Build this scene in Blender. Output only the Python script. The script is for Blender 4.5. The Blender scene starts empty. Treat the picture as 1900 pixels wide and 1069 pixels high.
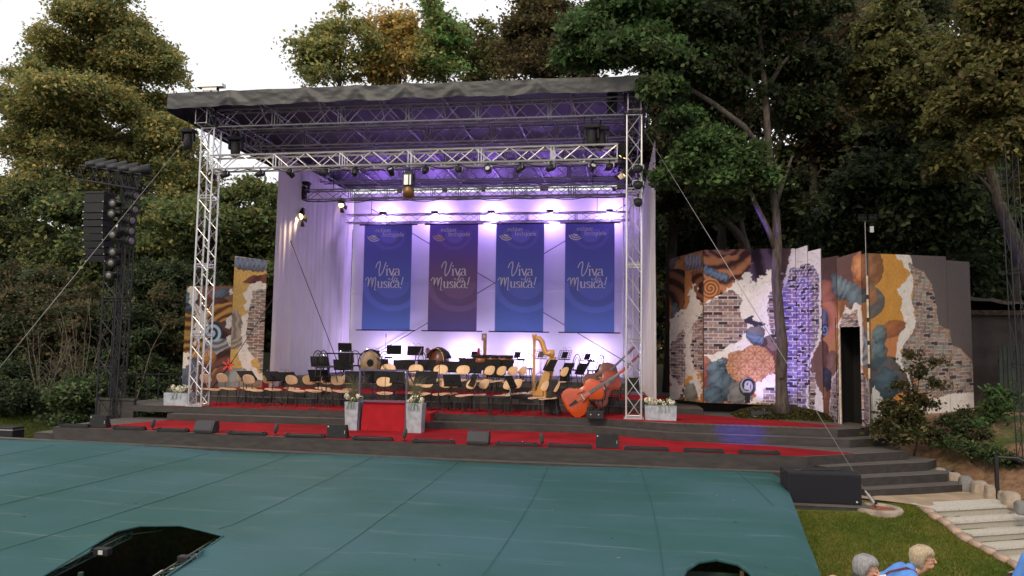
import bpy, bmesh, math, random
import numpy as np
from mathutils import Vector, Matrix, geometry
random.seed(7)
SC = bpy.context.scene
COL = SC.collection
RAD = math.radians
# ---------------------------------------------------------------- camera
F, PITCH, ROLL, YAW, CZ = 1400.0, RAD(4.6), 0.0154, RAD(8.5), 1.78
fw = Vector((-math.sin(YAW)*math.cos(PITCH), math.cos(YAW)*math.cos(PITCH), math.sin(PITCH)))
r0 = Vector((math.cos(YAW), math.sin(YAW), 0)); u0 = r0.cross(fw)
RR = r0*math.cos(ROLL)+u0*math.sin(ROLL); UU = RR.cross(fw)
CP = Vector((0, 0, CZ))
cd = bpy.data.cameras.new('camera'); cam = bpy.data.objects.new('camera', cd); COL.objects.link(cam)
cd.sensor_width = 36; cd.lens = 36*F/1900; cd.clip_start = .1; cd.clip_end = 500
M = Matrix.Identity(4)
for i in range(3):
    M[i][0] = RR[i]; M[i][1] = UU[i]; M[i][2] = -fw[i]; M[i][3] = CP[i]
cam.matrix_world = M
SC.camera = cam
# ---------------------------------------------------------------- world, sun, exposure
SUN_EL, SUN_AZ = RAD(36), RAD(200)      # azimuth clockwise from +Y
w = bpy.data.worlds.new('World'); SC.world = w; w.use_nodes = True
nt = w.node_tree; bg = nt.nodes['Background']
sk = nt.nodes.new('ShaderNodeTexSky'); sk.sky_type = 'NISHITA'; sk.sun_disc = False
sk.sun_elevation = SUN_EL; sk.sun_rotation = SUN_AZ; sk.air_density = 1.0; sk.dust_density = 1.5; sk.ozone_density = 0.6
# a thin even veil of bright dusk cloud over the clear sky, a little warmer low down on the left
mxs = nt.nodes.new('ShaderNodeMix'); mxs.data_type = 'RGBA'; mxs.inputs[0].default_value = .82
tcw = nt.nodes.new('ShaderNodeTexCoord'); nzw = nt.nodes.new('ShaderNodeTexNoise'); nzw.inputs['Scale'].default_value = 1.6; nzw.inputs['Detail'].default_value = 5
nt.links.new(tcw.outputs['Generated'], nzw.inputs[0])
veil = nt.nodes.new('ShaderNodeMix'); veil.data_type = 'RGBA'; veil.inputs[6].default_value = (6.7, 6.4, 6.45, 1); veil.inputs[7].default_value = (8.3, 8.15, 8.2, 1)
nt.links.new(nzw.outputs[0], veil.inputs[0]); nt.links.new(sk.outputs[0], mxs.inputs[6]); nt.links.new(veil.outputs[2], mxs.inputs[7])
nt.links.new(mxs.outputs[2], bg.inputs[0]); bg.inputs[1].default_value = .15
sl = bpy.data.lights.new('sun', 'SUN'); sl.energy = 1.5; sl.angle = RAD(12); sl.color = (1, .83, .60)
so = bpy.data.objects.new('sun', sl); COL.objects.link(so)
sd = Vector((math.sin(SUN_AZ)*math.cos(SUN_EL), math.cos(SUN_AZ)*math.cos(SUN_EL), math.sin(SUN_EL)))
so.rotation_euler = (-sd).to_track_quat('-Z', 'Y').to_euler()
so.location = sd*60
SC.view_settings.view_transform = 'Standard'; SC.view_settings.look = 'None'
SC.view_settings.exposure = 0.12; SC.view_settings.gamma = 1
# ---------------------------------------------------------------- helpers
def ray(px, py): return fw+RR*((px-950)/F)+UU*((534.5-py)/F)
def at(px, py, z=None, y=None, x=None):
    """a point of the place seen at (px, py) of the survey photo, on a known level z or plane y / x"""
    d = ray(px, py)
    t = (z-CZ)/d.z if z is not None else (y/d.y if y is not None else x/d.x)
    return CP+d*t
def hexc(r, g, b):
    f = lambda c: (c/255/12.92) if c <= 10 else ((c/255+.055)/1.055)**2.4
    return (f(r), f(g), f(b))
def mat(name, col, rough=.7, metal=0, var=0, scale=6, bump=0, bscale=None, col2=None, emit=None, estr=1, spec=None, coat=0, trans=0, detail=6, stretch=None):
    m = bpy.data.materials.new(name); m.use_nodes = True; N = m.node_tree; b = N.nodes['Principled BSDF']
    c4 = (*col, 1); b.inputs['Base Color'].default_value = c4
    b.inputs['Roughness'].default_value = rough; b.inputs['Metallic'].default_value = metal
    if spec is not None: b.inputs['Specular IOR Level'].default_value = spec
    if coat: b.inputs['Coat Weight'].default_value = coat
    if var or col2 or bump:
        tc = N.nodes.new('ShaderNodeTexCoord'); mp = N.nodes.new('ShaderNodeMapping'); N.links.new(tc.outputs['Object'], mp.inputs[0])
        if stretch: mp.inputs['Scale'].default_value = stretch
        nz = N.nodes.new('ShaderNodeTexNoise'); nz.inputs['Scale'].default_value = scale; nz.inputs['Detail'].default_value = detail
        N.links.new(mp.outputs[0], nz.inputs[0])
    if var or col2:
        mx = N.nodes.new('ShaderNodeMix'); mx.data_type = 'RGBA'
        cr = N.nodes.new('ShaderNodeMapRange'); cr.inputs[1].default_value = .35; cr.inputs[2].default_value = .65
        N.links.new(nz.outputs[0], cr.inputs[0]); N.links.new(cr.outputs[0], mx.inputs[0])
        mx.inputs[6].default_value = (*[c*(1-var) for c in col], 1)
        mx.inputs[7].default_value = (*(col2 if col2 else [min(1, c*(1+var)) for c in col]), 1)
        N.links.new(mx.outputs[2], b.inputs['Base Color'])
    if bump:
        bp = N.nodes.new('ShaderNodeBump'); bp.inputs['Strength'].default_value = bump; bp.inputs['Distance'].default_value = .03
        if bscale:
            n2 = N.nodes.new('ShaderNodeTexNoise'); n2.inputs['Scale'].default_value = bscale; n2.inputs['Detail'].default_value = 5
            N.links.new(mp.outputs[0], n2.inputs[0]); N.links.new(n2.outputs[0], bp.inputs['Height'])
        else: N.links.new(nz.outputs[0], bp.inputs['Height'])
        N.links.new(bp.outputs[0], b.inputs['Normal'])
    if emit: b.inputs['Emission Color'].default_value = (*emit, 1); b.inputs['Emission Strength'].default_value = estr
    return m
def attr_mat(name, rough=.7, bump=0, bscale=20, translucent=0, spec=.3, var=0):
    m = bpy.data.materials.new(name); m.use_nodes = True; N = m.node_tree; b = N.nodes['Principled BSDF']
    a = N.nodes.new('ShaderNodeAttribute'); a.attribute_name = 'col'
    b.inputs['Roughness'].default_value = rough; b.inputs['Specular IOR Level'].default_value = spec
    src = a.outputs['Color']
    if var:
        tc = N.nodes.new('ShaderNodeTexCoord'); nz = N.nodes.new('ShaderNodeTexNoise'); nz.inputs['Scale'].default_value = 9; nz.inputs['Detail'].default_value = 8
        N.links.new(tc.outputs['Object'], nz.inputs[0])
        mr = N.nodes.new('ShaderNodeMapRange'); mr.inputs[1].default_value = .3; mr.inputs[2].default_value = .7; mr.inputs[3].default_value = 1-var; mr.inputs[4].default_value = 1+var
        N.links.new(nz.outputs[0], mr.inputs[0])
        vm = N.nodes.new('ShaderNodeVectorMath'); vm.operation = 'SCALE'; N.links.new(src, vm.inputs[0]); N.links.new(mr.outputs[0], vm.inputs['Scale']); src = vm.outputs[0]
    N.links.new(src, b.inputs['Base Color'])
    if bump:
        tc = N.nodes.new('ShaderNodeTexCoord'); n2 = N.nodes.new('ShaderNodeTexNoise'); n2.inputs['Scale'].default_value = bscale
        N.links.new(tc.outputs['Object'], n2.inputs[0]); bp = N.nodes.new('ShaderNodeBump'); bp.inputs['Strength'].default_value = bump; bp.inputs['Distance'].default_value = .02
        N.links.new(n2.outputs[0], bp.inputs['Height']); N.links.new(bp.outputs[0], b.inputs['Normal'])
    if translucent:
        tr = N.nodes.new('ShaderNodeBsdfTranslucent'); N.links.new(src, tr.inputs[0])
        ms = N.nodes.new('ShaderNodeMixShader'); ms.inputs[0].default_value = translucent
        N.links.new(b.outputs[0], ms.inputs[1]); N.links.new(tr.outputs[0], ms.inputs[2]); N.links.new(ms.outputs[0], N.nodes['Material Output'].inputs[0])
    return m

class MB:
    def __init__(s): s.v = []; s.f = []; s.mi = []; s.cur = 0; s.X = None
    def mtx(s, X): s.X = X; return s
    def add(s, vs, fs):
        o = len(s.v); X = s.X
        for p in vs:
            p = Vector(p); s.v.append(X@p if X is not None else p)
        for f in fs: s.f.append([o+i for i in f]); s.mi.append(s.cur)
        return s
    def box(s, a, b, bev=0):
        x0, x1 = sorted((a[0], b[0])); y0, y1 = sorted((a[1], b[1])); z0, z1 = sorted((a[2], b[2]))
        if bev <= 0:
            return s.add([(x0,y0,z0),(x1,y0,z0),(x1,y1,z0),(x0,y1,z0),(x0,y0,z1),(x1,y0,z1),(x1,y1,z1),(x0,y1,z1)],
                  [(0,3,2,1),(4,5,6,7),(0,1,5,4),(1,2,6,5),(2,3,7,6),(3,0,4,7)])
        bm = bmesh.new(); bmesh.ops.create_cube(bm, size=1)
        for v in bm.verts: v.co = Vector((x0+(v.co.x+.5)*(x1-x0), y0+(v.co.y+.5)*(y1-y0), z0+(v.co.z+.5)*(z1-z0)))
        bmesh.ops.bevel(bm, geom=bm.edges[:], offset=bev, segments=2, affect='EDGES', profile=.6)
        return s.bm(bm)
    def bm(s, bm):
        bm.verts.index_update(); s.add([v.co for v in bm.verts], [[v.index for v in f.verts] for f in bm.faces]); bm.free(); return s
    def tube(s, p0, p1, r, n=6, r2=None, cap=True):
        p0 = Vector(p0); p1 = Vector(p1); d = p1-p0
        if d.length < 1e-6: return s
        d.normalize(); a = d.orthogonal().normalized(); b = d.cross(a); r2 = r if r2 is None else r2
        vs = []
        for p, rr in ((p0, r), (p1, r2)):
            for k in range(n):
                t = 2*math.pi*k/n; vs.append(p+a*(rr*math.cos(t))+b*(rr*math.sin(t)))
        fs = [(k, (k+1) % n, n+(k+1) % n, n+k) for k in range(n)]
        if cap: fs += [tuple(range(n-1, -1, -1)), tuple(range(n, 2*n))]
        return s.add(vs, fs)
    def path(s, pts, r, n=8, cap=True):
        pts = [Vector(p) for p in pts]; rs = r if isinstance(r, (list, tuple)) else [r]*len(pts)
        vs = []; a = None
        for i, p in enumerate(pts):
            t = (pts[min(i+1, len(pts)-1)]-pts[max(i-1, 0)]).normalized()
            a = (t.orthogonal() if a is None else a-t*a.dot(t)).normalized(); b = t.cross(a)
            for k in range(n):
                q = 2*math.pi*k/n; vs.append(p+a*(rs[i]*math.cos(q))+b*(rs[i]*math.sin(q)))
        fs = []
        for i in range(len(pts)-1):
            for k in range(n): fs.append((i*n+k, i*n+(k+1) % n, (i+1)*n+(k+1) % n, (i+1)*n+k))
        if cap: fs += [tuple(range(n-1, -1, -1)), tuple(range((len(pts)-1)*n, len(pts)*n))]
        return s.add(vs, fs)
    def lathe(s, prof, n=20, c=(0,0,0), axis=None, cap=True):
        vs = []; X = s.X
        Q = Matrix.Identity(3) if axis is None else Vector(axis).to_track_quat('Z', 'Y').to_matrix()
        for r, z in prof:
            for k in range(n):
                t = 2*math.pi*k/n; vs.append(Q@Vector((r*math.cos(t), r*math.sin(t), z))+Vector(c))
        fs = [(i*n+k, i*n+(k+1) % n, (i+1)*n+(k+1) % n, (i+1)*n+k) for i in range(len(prof)-1) for k in range(n)]
        if cap and prof[0][0] > 1e-4: fs.append(tuple(range(n-1, -1, -1)))
        if cap and prof[-1][0] > 1e-4: fs.append(tuple(range((len(prof)-1)*n, len(prof)*n)))
        return s.add(vs, fs)
    def prism(s, poly, z0, z1, fn=None):
        """poly in 2D extruded from z0 to z1; fn maps (x,y,z) -> point"""
        n = len(poly); fn = fn or (lambda x, y, z: (x, y, z))
        vs = [fn(x, y, z0) for x, y in poly]+[fn(x, y, z1) for x, y in poly]
        return s.add(vs, [tuple(range(n-1, -1, -1)), tuple(range(n, 2*n))]+[(k, (k+1) % n, n+(k+1) % n, n+k) for k in range(n)])
    def ball(s, c, r, n=12, m=8, sc=(1,1,1)):
        vs = []; 
        for i in range(m+1):
            ph = math.pi*i/m
            for k in range(n):
                t = 2*math.pi*k/n; vs.append((c[0]+r*sc[0]*math.sin(ph)*math.cos(t), c[1]+r*sc[1]*math.sin(ph)*math.sin(t), c[2]+r*sc[2]*math.cos(ph)))
        return s.add(vs, [(i*n+k, (i+1)*n+k, (i+1)*n+(k+1) % n, i*n+(k+1) % n) for i in range(m) for k in range(n)])
    def build(s, name, material, parent=None, smooth=False, loc=None):
        me = bpy.data.meshes.new(name)
        me.from_pydata([tuple(p) for p in s.v], [], s.f)
        for m in (material if isinstance(material, (list, tuple)) else [material]): me.materials.append(m)
        if len(set(s.mi)) > 1: me.polygons.foreach_set('material_index', s.mi)
        if smooth: me.shade_smooth()
        me.validate(); me.update()
        o = bpy.data.objects.new(name, me); COL.objects.link(o)
        if parent is not None: o.parent = parent
        if loc is not None: o.location = loc
        return o
def smooth_angle(o, deg=40):
    me = o.data; me.shade_smooth()
    try: me.set_sharp_from_angle(angle=RAD(deg))
    except Exception: pass
    return o
def tag(o, label=None, cat=None, group=None, kind=None):
    if label: o['label'] = label
    if cat: o['category'] = cat
    if group: o['group'] = group
    if kind: o['kind'] = kind
    return o
def thing(name, label, cat, loc=(0,0,0), rz=0, group=None, rot=None):
    o = bpy.data.objects.new(name, None); COL.objects.link(o); o.location = loc
    o.rotation_euler = rot if rot else (0, 0, rz); o.empty_display_size = .2
    return tag(o, label, cat, group)
def kids(o): return [c for c in KID if c.parent == o] if False else list(o.children)
def dup(root, label=None, group=None, loc=None, rot=None):
    def cp(o, par):
        c = o.copy(); COL.objects.link(c); c.parent = par
        for ch in list(o.children): cp(ch, c)
        return c
    c = cp(root, None)
    if label: c['label'] = label
    if group: c['group'] = group
    if loc is not None: c.location = loc
    if rot is not None: c.rotation_euler = rot
    return c
def fastmesh(name, V, Fq, material, parent=None, col=None, smooth=False):
    """numpy mesh of quads (or tris) with optional per-vertex colours"""
    me = bpy.data.meshes.new(name); nv = len(V); nf, k = Fq.shape
    me.vertices.add(nv); me.vertices.foreach_set('co', np.ascontiguousarray(V, dtype=np.float32).ravel())
    me.loops.add(nf*k); me.loops.foreach_set('vertex_index', Fq.astype(np.int32).ravel())
    me.polygons.add(nf); me.polygons.foreach_set('loop_start', (np.arange(nf)*k).astype(np.int32))
    try: me.polygons.foreach_set('loop_total', np.full(nf, k, dtype=np.int32))
    except Exception: pass
    for m in (material if isinstance(material, (list, tuple)) else [material]): me.materials.append(m)
    if col is not None:
        a = me.color_attributes.new('col', 'FLOAT_COLOR', 'POINT')
        c4 = np.ones((nv, 4), dtype=np.float32); c4[:, :3] = col; a.data.foreach_set('color', c4.ravel())
    me.update(calc_edges=True)
    if smooth: me.shade_smooth()
    o = bpy.data.objects.new(name, me); COL.objects.link(o)
    if parent is not None: o.parent = parent
    return o
def truss(mb, p0, p1, w, r=.024, seg=.5, up=(0,0,1), br=.011, tri=False, n=6, h=None):
    """box truss along p0-p1 (centre line), side w, height h"""
    p0 = Vector(p0); p1 = Vector(p1); d = (p1-p0); L = d.length; d.normalize(); h = h or w
    u = Vector(up); u = (u-d*u.dot(d)).normalized(); s = d.cross(u)
    cs = [(-.5, -.5), (.5, -.5), (.5, .5), (-.5, .5)] if not tri else [(-.5, .5), (.5, .5), (0, -.5)]
    P = lambda c, t: p0+d*t+s*(c[0]*w)+u*(c[1]*h)
    for c in cs: mb.tube(P(c, 0), P(c, L), r, n)
    N = max(1, round(L/seg)); m = len(cs)
    for k in range(m):
        a, b = cs[k], cs[(k+1) % m]
        for i in range(N):
            t0, t1 = L*i/N, L*(i+1)/N
            if i % 2: mb.tube(P(a, t0), P(b, t1), br, 5)
            else: mb.tube(P(b, t0), P(a, t1), br, 5)
        for t in (r, L-r): mb.tube(P(a, t), P(b, t), br*1.2, 5)
        per = 2.0
        q = per
        while q < L-.5:
            mb.tube(P(a, q-.04), P(b, q-.04), br*1.2, 5); mb.tube(P(a, q+.04), P(b, q+.04), br*1.2, 5); q += per
    return mb
def lamp_light(parent, typ, loc, target, energy, color, size=.1, cone=60, blend=.5, name='lamp_light'):
    l = bpy.data.lights.new(name, typ); l.energy = energy; l.color = color
    if typ == 'SPOT': l.spot_size = RAD(cone); l.spot_blend = blend; l.shadow_soft_size = size
    elif typ == 'POINT': l.shadow_soft_size = size
    o = bpy.data.objects.new(name, l); COL.objects.link(o)
    o.location = loc; o.rotation_euler = (Vector(target)-Vector(loc)).to_track_quat('-Z', 'Y').to_euler()
    return o
def gat(px, py, lift=0):
    """where the survey ray meets the terrain"""
    d = ray(px, py); t = 4.0
    while t < 80:
        p = CP+d*t
        if p.z <= tz(p.x, p.y)+lift: return p
        t += .02
    return p
# ---------------------------------------------------------------- materials
MT = {}
MT['alu'] = mat('brushed aluminium', (.62, .61, .60), .38, .85, var=.08, scale=30)
MT['alu_shade'] = mat('shade-toned aluminium', (.34, .33, .34), .5, .7, var=.15, scale=30)  # same aluminium, darkened: shade under the roof is put into its colour
MT['blk'] = mat('black metal', (.018, .018, .02), .5, .3, var=.2, scale=20)
MT['blkm'] = mat('matt black', (.012, .012, .014), .75, 0, var=.3, scale=12)
MT['deck'] = mat('dark deck boards', (.034, .028, .026), .62, 0, var=.28, scale=3, bump=.25, bscale=30, stretch=(1, 4, 4))
MT['decktop'] = mat('worn deck top', (.10, .087, .078), .6, 0, var=.25, scale=2.5, bump=.3, bscale=25, stretch=(1, 5, 1))
MT['carpet'] = mat('red carpet', (.27, .012, .017), .95, 0, var=.22, scale=1.1, bump=.3, bscale=140, spec=.1)
MT['cloth'] = mat('red velvet', (.35, .012, .018), .85, 0, var=.1, scale=4, bump=.2, bscale=60, spec=.2)
MT['tarp'] = mat('grey roof tarpaulin', (.035, .035, .037), .5, 0, var=.25, scale=3, bump=.35, bscale=5)
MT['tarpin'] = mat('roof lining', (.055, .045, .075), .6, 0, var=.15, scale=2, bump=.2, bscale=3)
MT['white'] = mat('white cloth', (.74, .71, .69), .9, 0, var=.04, scale=1.2, bump=.15, bscale=3, spec=.1)
MT['birch'] = mat('light plywood', (.66, .42, .23), .45, 0, var=.12, scale=5, stretch=(1, 8, 1))
MT['glassw'] = mat('lamp lens', (.5, .5, .5), .1, 0)
MT['lit_w'] = mat('lit warm lens', (.9, .7, .4), .3, emit=(1, .62, .25), estr=9)
MT['lit_v'] = mat('lit violet lens', (.7, .5, .9), .3, emit=(.72, .5, 1), estr=60)
MT['rope'] = mat('steel cable', (.3, .29, .28), .5, .6, var=.1)
MT['ropedk'] = mat('dark cable', (.05, .045, .05), .6, .2, var=.1)
MT['pit'] = mat('pit darkness', (.006, .006, .007), .95, 0, var=.3, scale=3)
MT['zinc'] = mat('zinc planter', (.36, .39, .44), .5, .25, var=.2, scale=7, bump=.15, bscale=18)
# ---------------------------------------------------------------- terrain
def sstep(a, b, x): t = np.clip((x-a)/(b-a), 0, 1); return t*t*(3-2*t)
_rg = np.random.default_rng(5)
_T = _rg.random((256, 256))
def vnoise(x, y, s=1.0):
    x = np.asarray(x)/s; y = np.asarray(y)/s
    xi = np.floor(x).astype(int); yi = np.floor(y).astype(int); fx = x-xi; fy = y-yi
    fx = fx*fx*(3-2*fx); fy = fy*fy*(3-2*fy); g = lambda a, b: _T[a % 256, b % 256]
    return (g(xi, yi)*(1-fx)+g(xi+1, yi)*fx)*(1-fy)+(g(xi, yi+1)*(1-fx)+g(xi+1, yi+1)*fx)*fy
def fbm(x, y, s=1.0, o=4):
    r = 0; a = .5
    for i in range(o): r = r+a*vnoise(np.asarray(x)+i*17.3, np.asarray(y)-i*9.1, s/2**i); a *= .5
    return r/.94
EDG = None
def terr(x, y):
    x = np.asarray(x, float); y = np.asarray(y, float)
    z = -1.05+0*x
    z = z-.70*np.clip((14.6-y)/2.3, 0, 1)-.25*sstep(12.3, 8.5, y)      # lawn falls towards the seats
    bl = x-(7.15+(18.4-y)*.28)
    z = z+.95*sstep(0, 1.6, bl)*sstep(9, 13.5, y)+.8*sstep(18.5, 20.2, y)*sstep(5.3, 6.6, x)*(1-.6*sstep(0, 1.6, bl))      # bank by the right set
    if EDG is not None:
        ex = np.interp(y, EDG[1], EDG[0]); s_ = (x-STA.x)*STN.x+(y-STA.y)*STN.y; zp = np.minimum(z, -1.16-.5*np.clip(s_, 0, 2.4)); k = sstep(.02, .25, x-ex)*sstep(.9, .3, bl)*(s_ > -.1); z = z*(1-k)+zp*k
    z = z+2.6*sstep(10, 26, x)*sstep(14, 30, y)
    z = z+.9*sstep(-15, -24, x)*sstep(14, 28, y)+.35*sstep(-13.5, -18, x)
    z = z+1.1*sstep(32, 45, y)
    z = z+.10*(fbm(x, y, 2.2)-.5)+.03*(fbm(x, y, .5)-.5)
    return z
def tz(x, y): return float(terr(x, y))
STA = at(1734, 945, z=-1.01); STN = at(1875, 937, z=-1.01)-STA; STN = Vector((STN.y, -STN.x, 0)).normalized()
PLb = [(1712, 942), (1728, 952), (1744, 962), (1762, 974), (1780, 990), (1800, 1003), (1822, 1014), (1846, 1026), (1872, 1040), (1898, 1056), (1925, 1074)]
EDP = [gat(*q, .04) for q in PLb]
_e = sorted([(p.y, p.x) for p in EDP]); _e = [(6.0, _e[0][1]-.3)]+_e+[(15.6, _e[-1][1]-.1), (16.2, _e[-1][1]-1.0)]; EDG = ([q[1] for q in _e], [q[0] for q in _e])
def axis(fine0, fine1, st, lo, hi):
    a = list(np.arange(fine0, fine1, st)); s = st; q = fine0
    while q > lo: s *= 1.25; q -= s; a.insert(0, q)
    s = st; q = a[-1]
    while q < hi: s *= 1.25; q += s; a.append(q)
    return np.array(a)
gx = axis(-24, 16, .16, -220, 220); gy = axis(4, 32, .16, -60, 300)
GX, GY = np.meshgrid(gx, gy); GZ = terr(GX, GY)
# pit under the cover
pit = (GY < 16.2) & (GX < 2.05+.13*(GY-9)) & (GX > -24)
GZ = np.where(pit, -3.6, GZ)
V0 = None
under = (GX > -13.6) & (GX < 5.0) & (GY > 16.9) & (GY < 31); GZ = np.where(under, -1.35, GZ)
V = np.stack([GX, GY, GZ], -1).reshape(-1, 3); nx = len(gx); ny = len(gy)
I = (np.arange(ny-1)[:, None]*nx+np.arange(nx-1)[None]).ravel()
Fq = np.stack([I, I+1, I+nx+1, I+nx], -1)
g_grass = np.array((.058, .088, .014)); g_dry = np.array((.13, .115, .03)); g_soil = np.array((.20, .115, .065)); g_sand = np.array((.36, .26, .165)); g_for = np.array((.03, .026, .014))
n1 = fbm(V[:, 0], V[:, 1], 1.2)[:, None]; n2 = fbm(V[:, 0]+50, V[:, 1], .35)[:, None]
C = g_grass*(1-sstep(.45, .75, n2))+g_dry*sstep(.45, .75, n2)*1.0
bank = np.clip(sstep(-.3, .2, V[:, 0]-(7.15+(18.4-V[:, 1])*.28)+.5*(n1[:, 0]-.5))*sstep(9, 11, V[:, 1])+sstep(18.2, 18.8, V[:, 1])*sstep(4.5, 5.5, V[:, 0]), 0, 1)[:, None]
soil = g_soil*(.6+.8*n2)
C = C*(1-bank)+soil*bank
grn = bank*(sstep(.48, .6, fbm(V[:, 0]+9, V[:, 1], 1.6)))[:, None]*sstep(16.5, 19, V[:, 1])[:, None]; C = C*(1-grn)+g_grass*.7*grn
fo = np.clip(sstep(11, 14, V[:, 0])+sstep(24, 30, V[:, 1])+sstep(-15.5, -17.5, V[:, 0]), 0, 1)[:, None]; C = C*(1-fo)+g_for*fo
C[(V[:, 2] < -3)] = (.008, .008, .008)
MT['ground'] = attr_mat('ground', .95, bump=.6, bscale=30, var=.35)
g = fastmesh('ground', V, Fq, MT['ground'], col=C, smooth=True); tag(g, kind='structure')
# ================================================================ STAGE
ORD = ['first', 'second', 'third', 'fourth', 'fifth', 'sixth', 'seventh', 'eighth', 'ninth', 'tenth', 'eleventh', 'twelfth', 'thirteenth', 'fourteenth', 'fifteenth', 'sixteenth']
YA = 16.6
stage = thing('stage', 'dark wooden open-air stage with red carpet, wide steps and tiered orchestra risers', 'stage', (-6, 20, -1.05))
def st(mb, name, m):
    o = mb.build(name, m, None); o.parent = stage; o.matrix_parent_inverse = Matrix.Translation((6, -20, 1.05)); return o
def slab(name, poly, ztop, zbot, m=None, top=None):
    """deck block: dark sides, worn top laid a few millimetres proud"""
    mb = MB(); mb.prism(poly, zbot, ztop)
    n = len(poly); mb.cur = 1
    mb.add([(x, y, ztop+.004) for x, y in poly], [tuple(range(n))])
    return st(mb, name, [m or MT['deck'], top or MT['decktop']])
slab('apron_deck', [(-14.2, 17.3), (-4, YA), (3.76, YA), (6.25, 18.1), (6.1, 19.4), (5.0, 21), (-13.6, 21), (-14.2, 19.6)], -.36, -1.3)
slab('step', [(-12.6, 19.62), (-.8, 19.62), (1.0, 18.68), (5.1, 18.42), (6.25, 19.15), (6.1, 20.4), (-12.6, 20.4)], -.18, -.36+.01)
slab('main_deck', [(-13.9, 20.0), (-.72, 20.0), (1.12, 19.06), (4.95, 18.82), (6.0, 19.55), (6.0, 20.6), (4.9, 23.4), (-13.9, 24.0)], 0, -.17)
slab('step', [(4.1, 16.45), (6.5, 17.75), (6.9, 18.3), (6.2, 19.3), (3.7, 17.2)], -.54, -1.3)
slab('step', [(4.45, 16.2), (6.75, 17.4), (7.2, 18.15), (6.8, 19.0), (3.9, 17.0)], -.72, -1.3)
slab('step', [(4.75, 15.95), (6.95, 17.1), (7.45, 18.0), (7.1, 19.0), (4.4, 16.5)], -.885, -1.4)
slab('riser', [(-14.0, 21.95), (2.2, 21.95), (2.2, 24), (-14.0, 24)], .17, -.1)
slab('riser', [(-14.0, 22.3), (1.35, 22.3), (1.3, 24.5), (5.2, 24.5), (5.2, 27), (-14.4, 27), (-14.4, 22.3)], .35, -.1)
slab('riser', [(-11.7, 24.75), (.1, 24.75), (.1, 27), (-11.7, 27)], .53, .34)
slab('riser', [(-11.7, 25.15), (.1, 25.15), (.1, 31.5), (-11.7, 31.5)], .70, .34)
# front ledge where the pit cover is fixed, and the low block at the left end
slab('front_ledge', [(-24, 17.72), (-14.2, 17.02), (-4, 16.34), (3.3, 16.34), (3.3, YA-.01), (-4, YA-.01), (-14.2, 17.29), (-24, 18.0)], -.665, -1.0, MT['deck'], MT['decktop'])
slab('end_step', [(-14.75, 17.34), (-14.21, 17.3), (-14.21, 19), (-14.75, 19)], -.52, -1.3)
mb = MB(); mb.box((-15.1, 20.03, -1.1), (-13.92, 20.16, .13)); mb.box((-15.15, 19.98, .13), (-13.88, 20.26, .17)); st(mb, 'end_panel', MT['deck'])
mb = MB()
for k in range(9): mb.box((-14.9+.11*k, 20.3, -.02), (-14.9+.11*k+.1, 23.8, .0)) if k < 9 else None
st(mb, 'side_boards', MT['decktop'])
# hairline gaps between deck boards on the right hand edge
mb = MB()
for k in range(22): x = 1.3+.17*k; mb.box((x, 18.93-.06*(x-1.3)/3.6, .0035), (x+.012, 19.3, .0065))
st(mb, 'board_gap', MT['blkm'])
def sheet(name, poly, z, m, dz=.008, wav=0):
    mb = MB(); mb.prism(poly, z+.0045, z+dz+.0045); return st(mb, name, m)
sheet('carpet', [(-12.95, 20.03), (-.7, 20.03), (.2, 19.62), (1.15, 19.42), (4.6, 19.28), (5.3, 19.75), (3.7, 21.0), (2.2, 21.9), (-12.95, 21.9)], 0, MT['carpet'])
sheet('carpet', [(-13.3, 17.42), (-4, YA+.03), (3.62, YA+.03), (4.9, 17.35), (3.3, 18.2), (1.0, 18.65), (-.8, 19.6), (-12.6, 19.6)], -.36, MT['carpet'])
sheet('carpet', [(-13.9, 22.34), (1.3, 22.34), (1.3, 24.74), (-11.72, 24.74), (-11.8, 26.8), (-13.9, 26.8)], .35, MT['carpet'])
sheet('carpet', [(-11.6, 25.2), (0, 25.2), (0, 30.8), (-11.6, 30.8)], .70, mat('grey stage covering', (.12, .11, .11), .9, var=.2, scale=3))
# nosing strips
mb = MB(); mb.box((-14.0, 21.93, .165), (1.2, 21.99, .178)); mb.box((-11.7, 24.73, .525), (.1, 24.79, .538)); st(mb, 'step_nosing', MT['decktop'])

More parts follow.
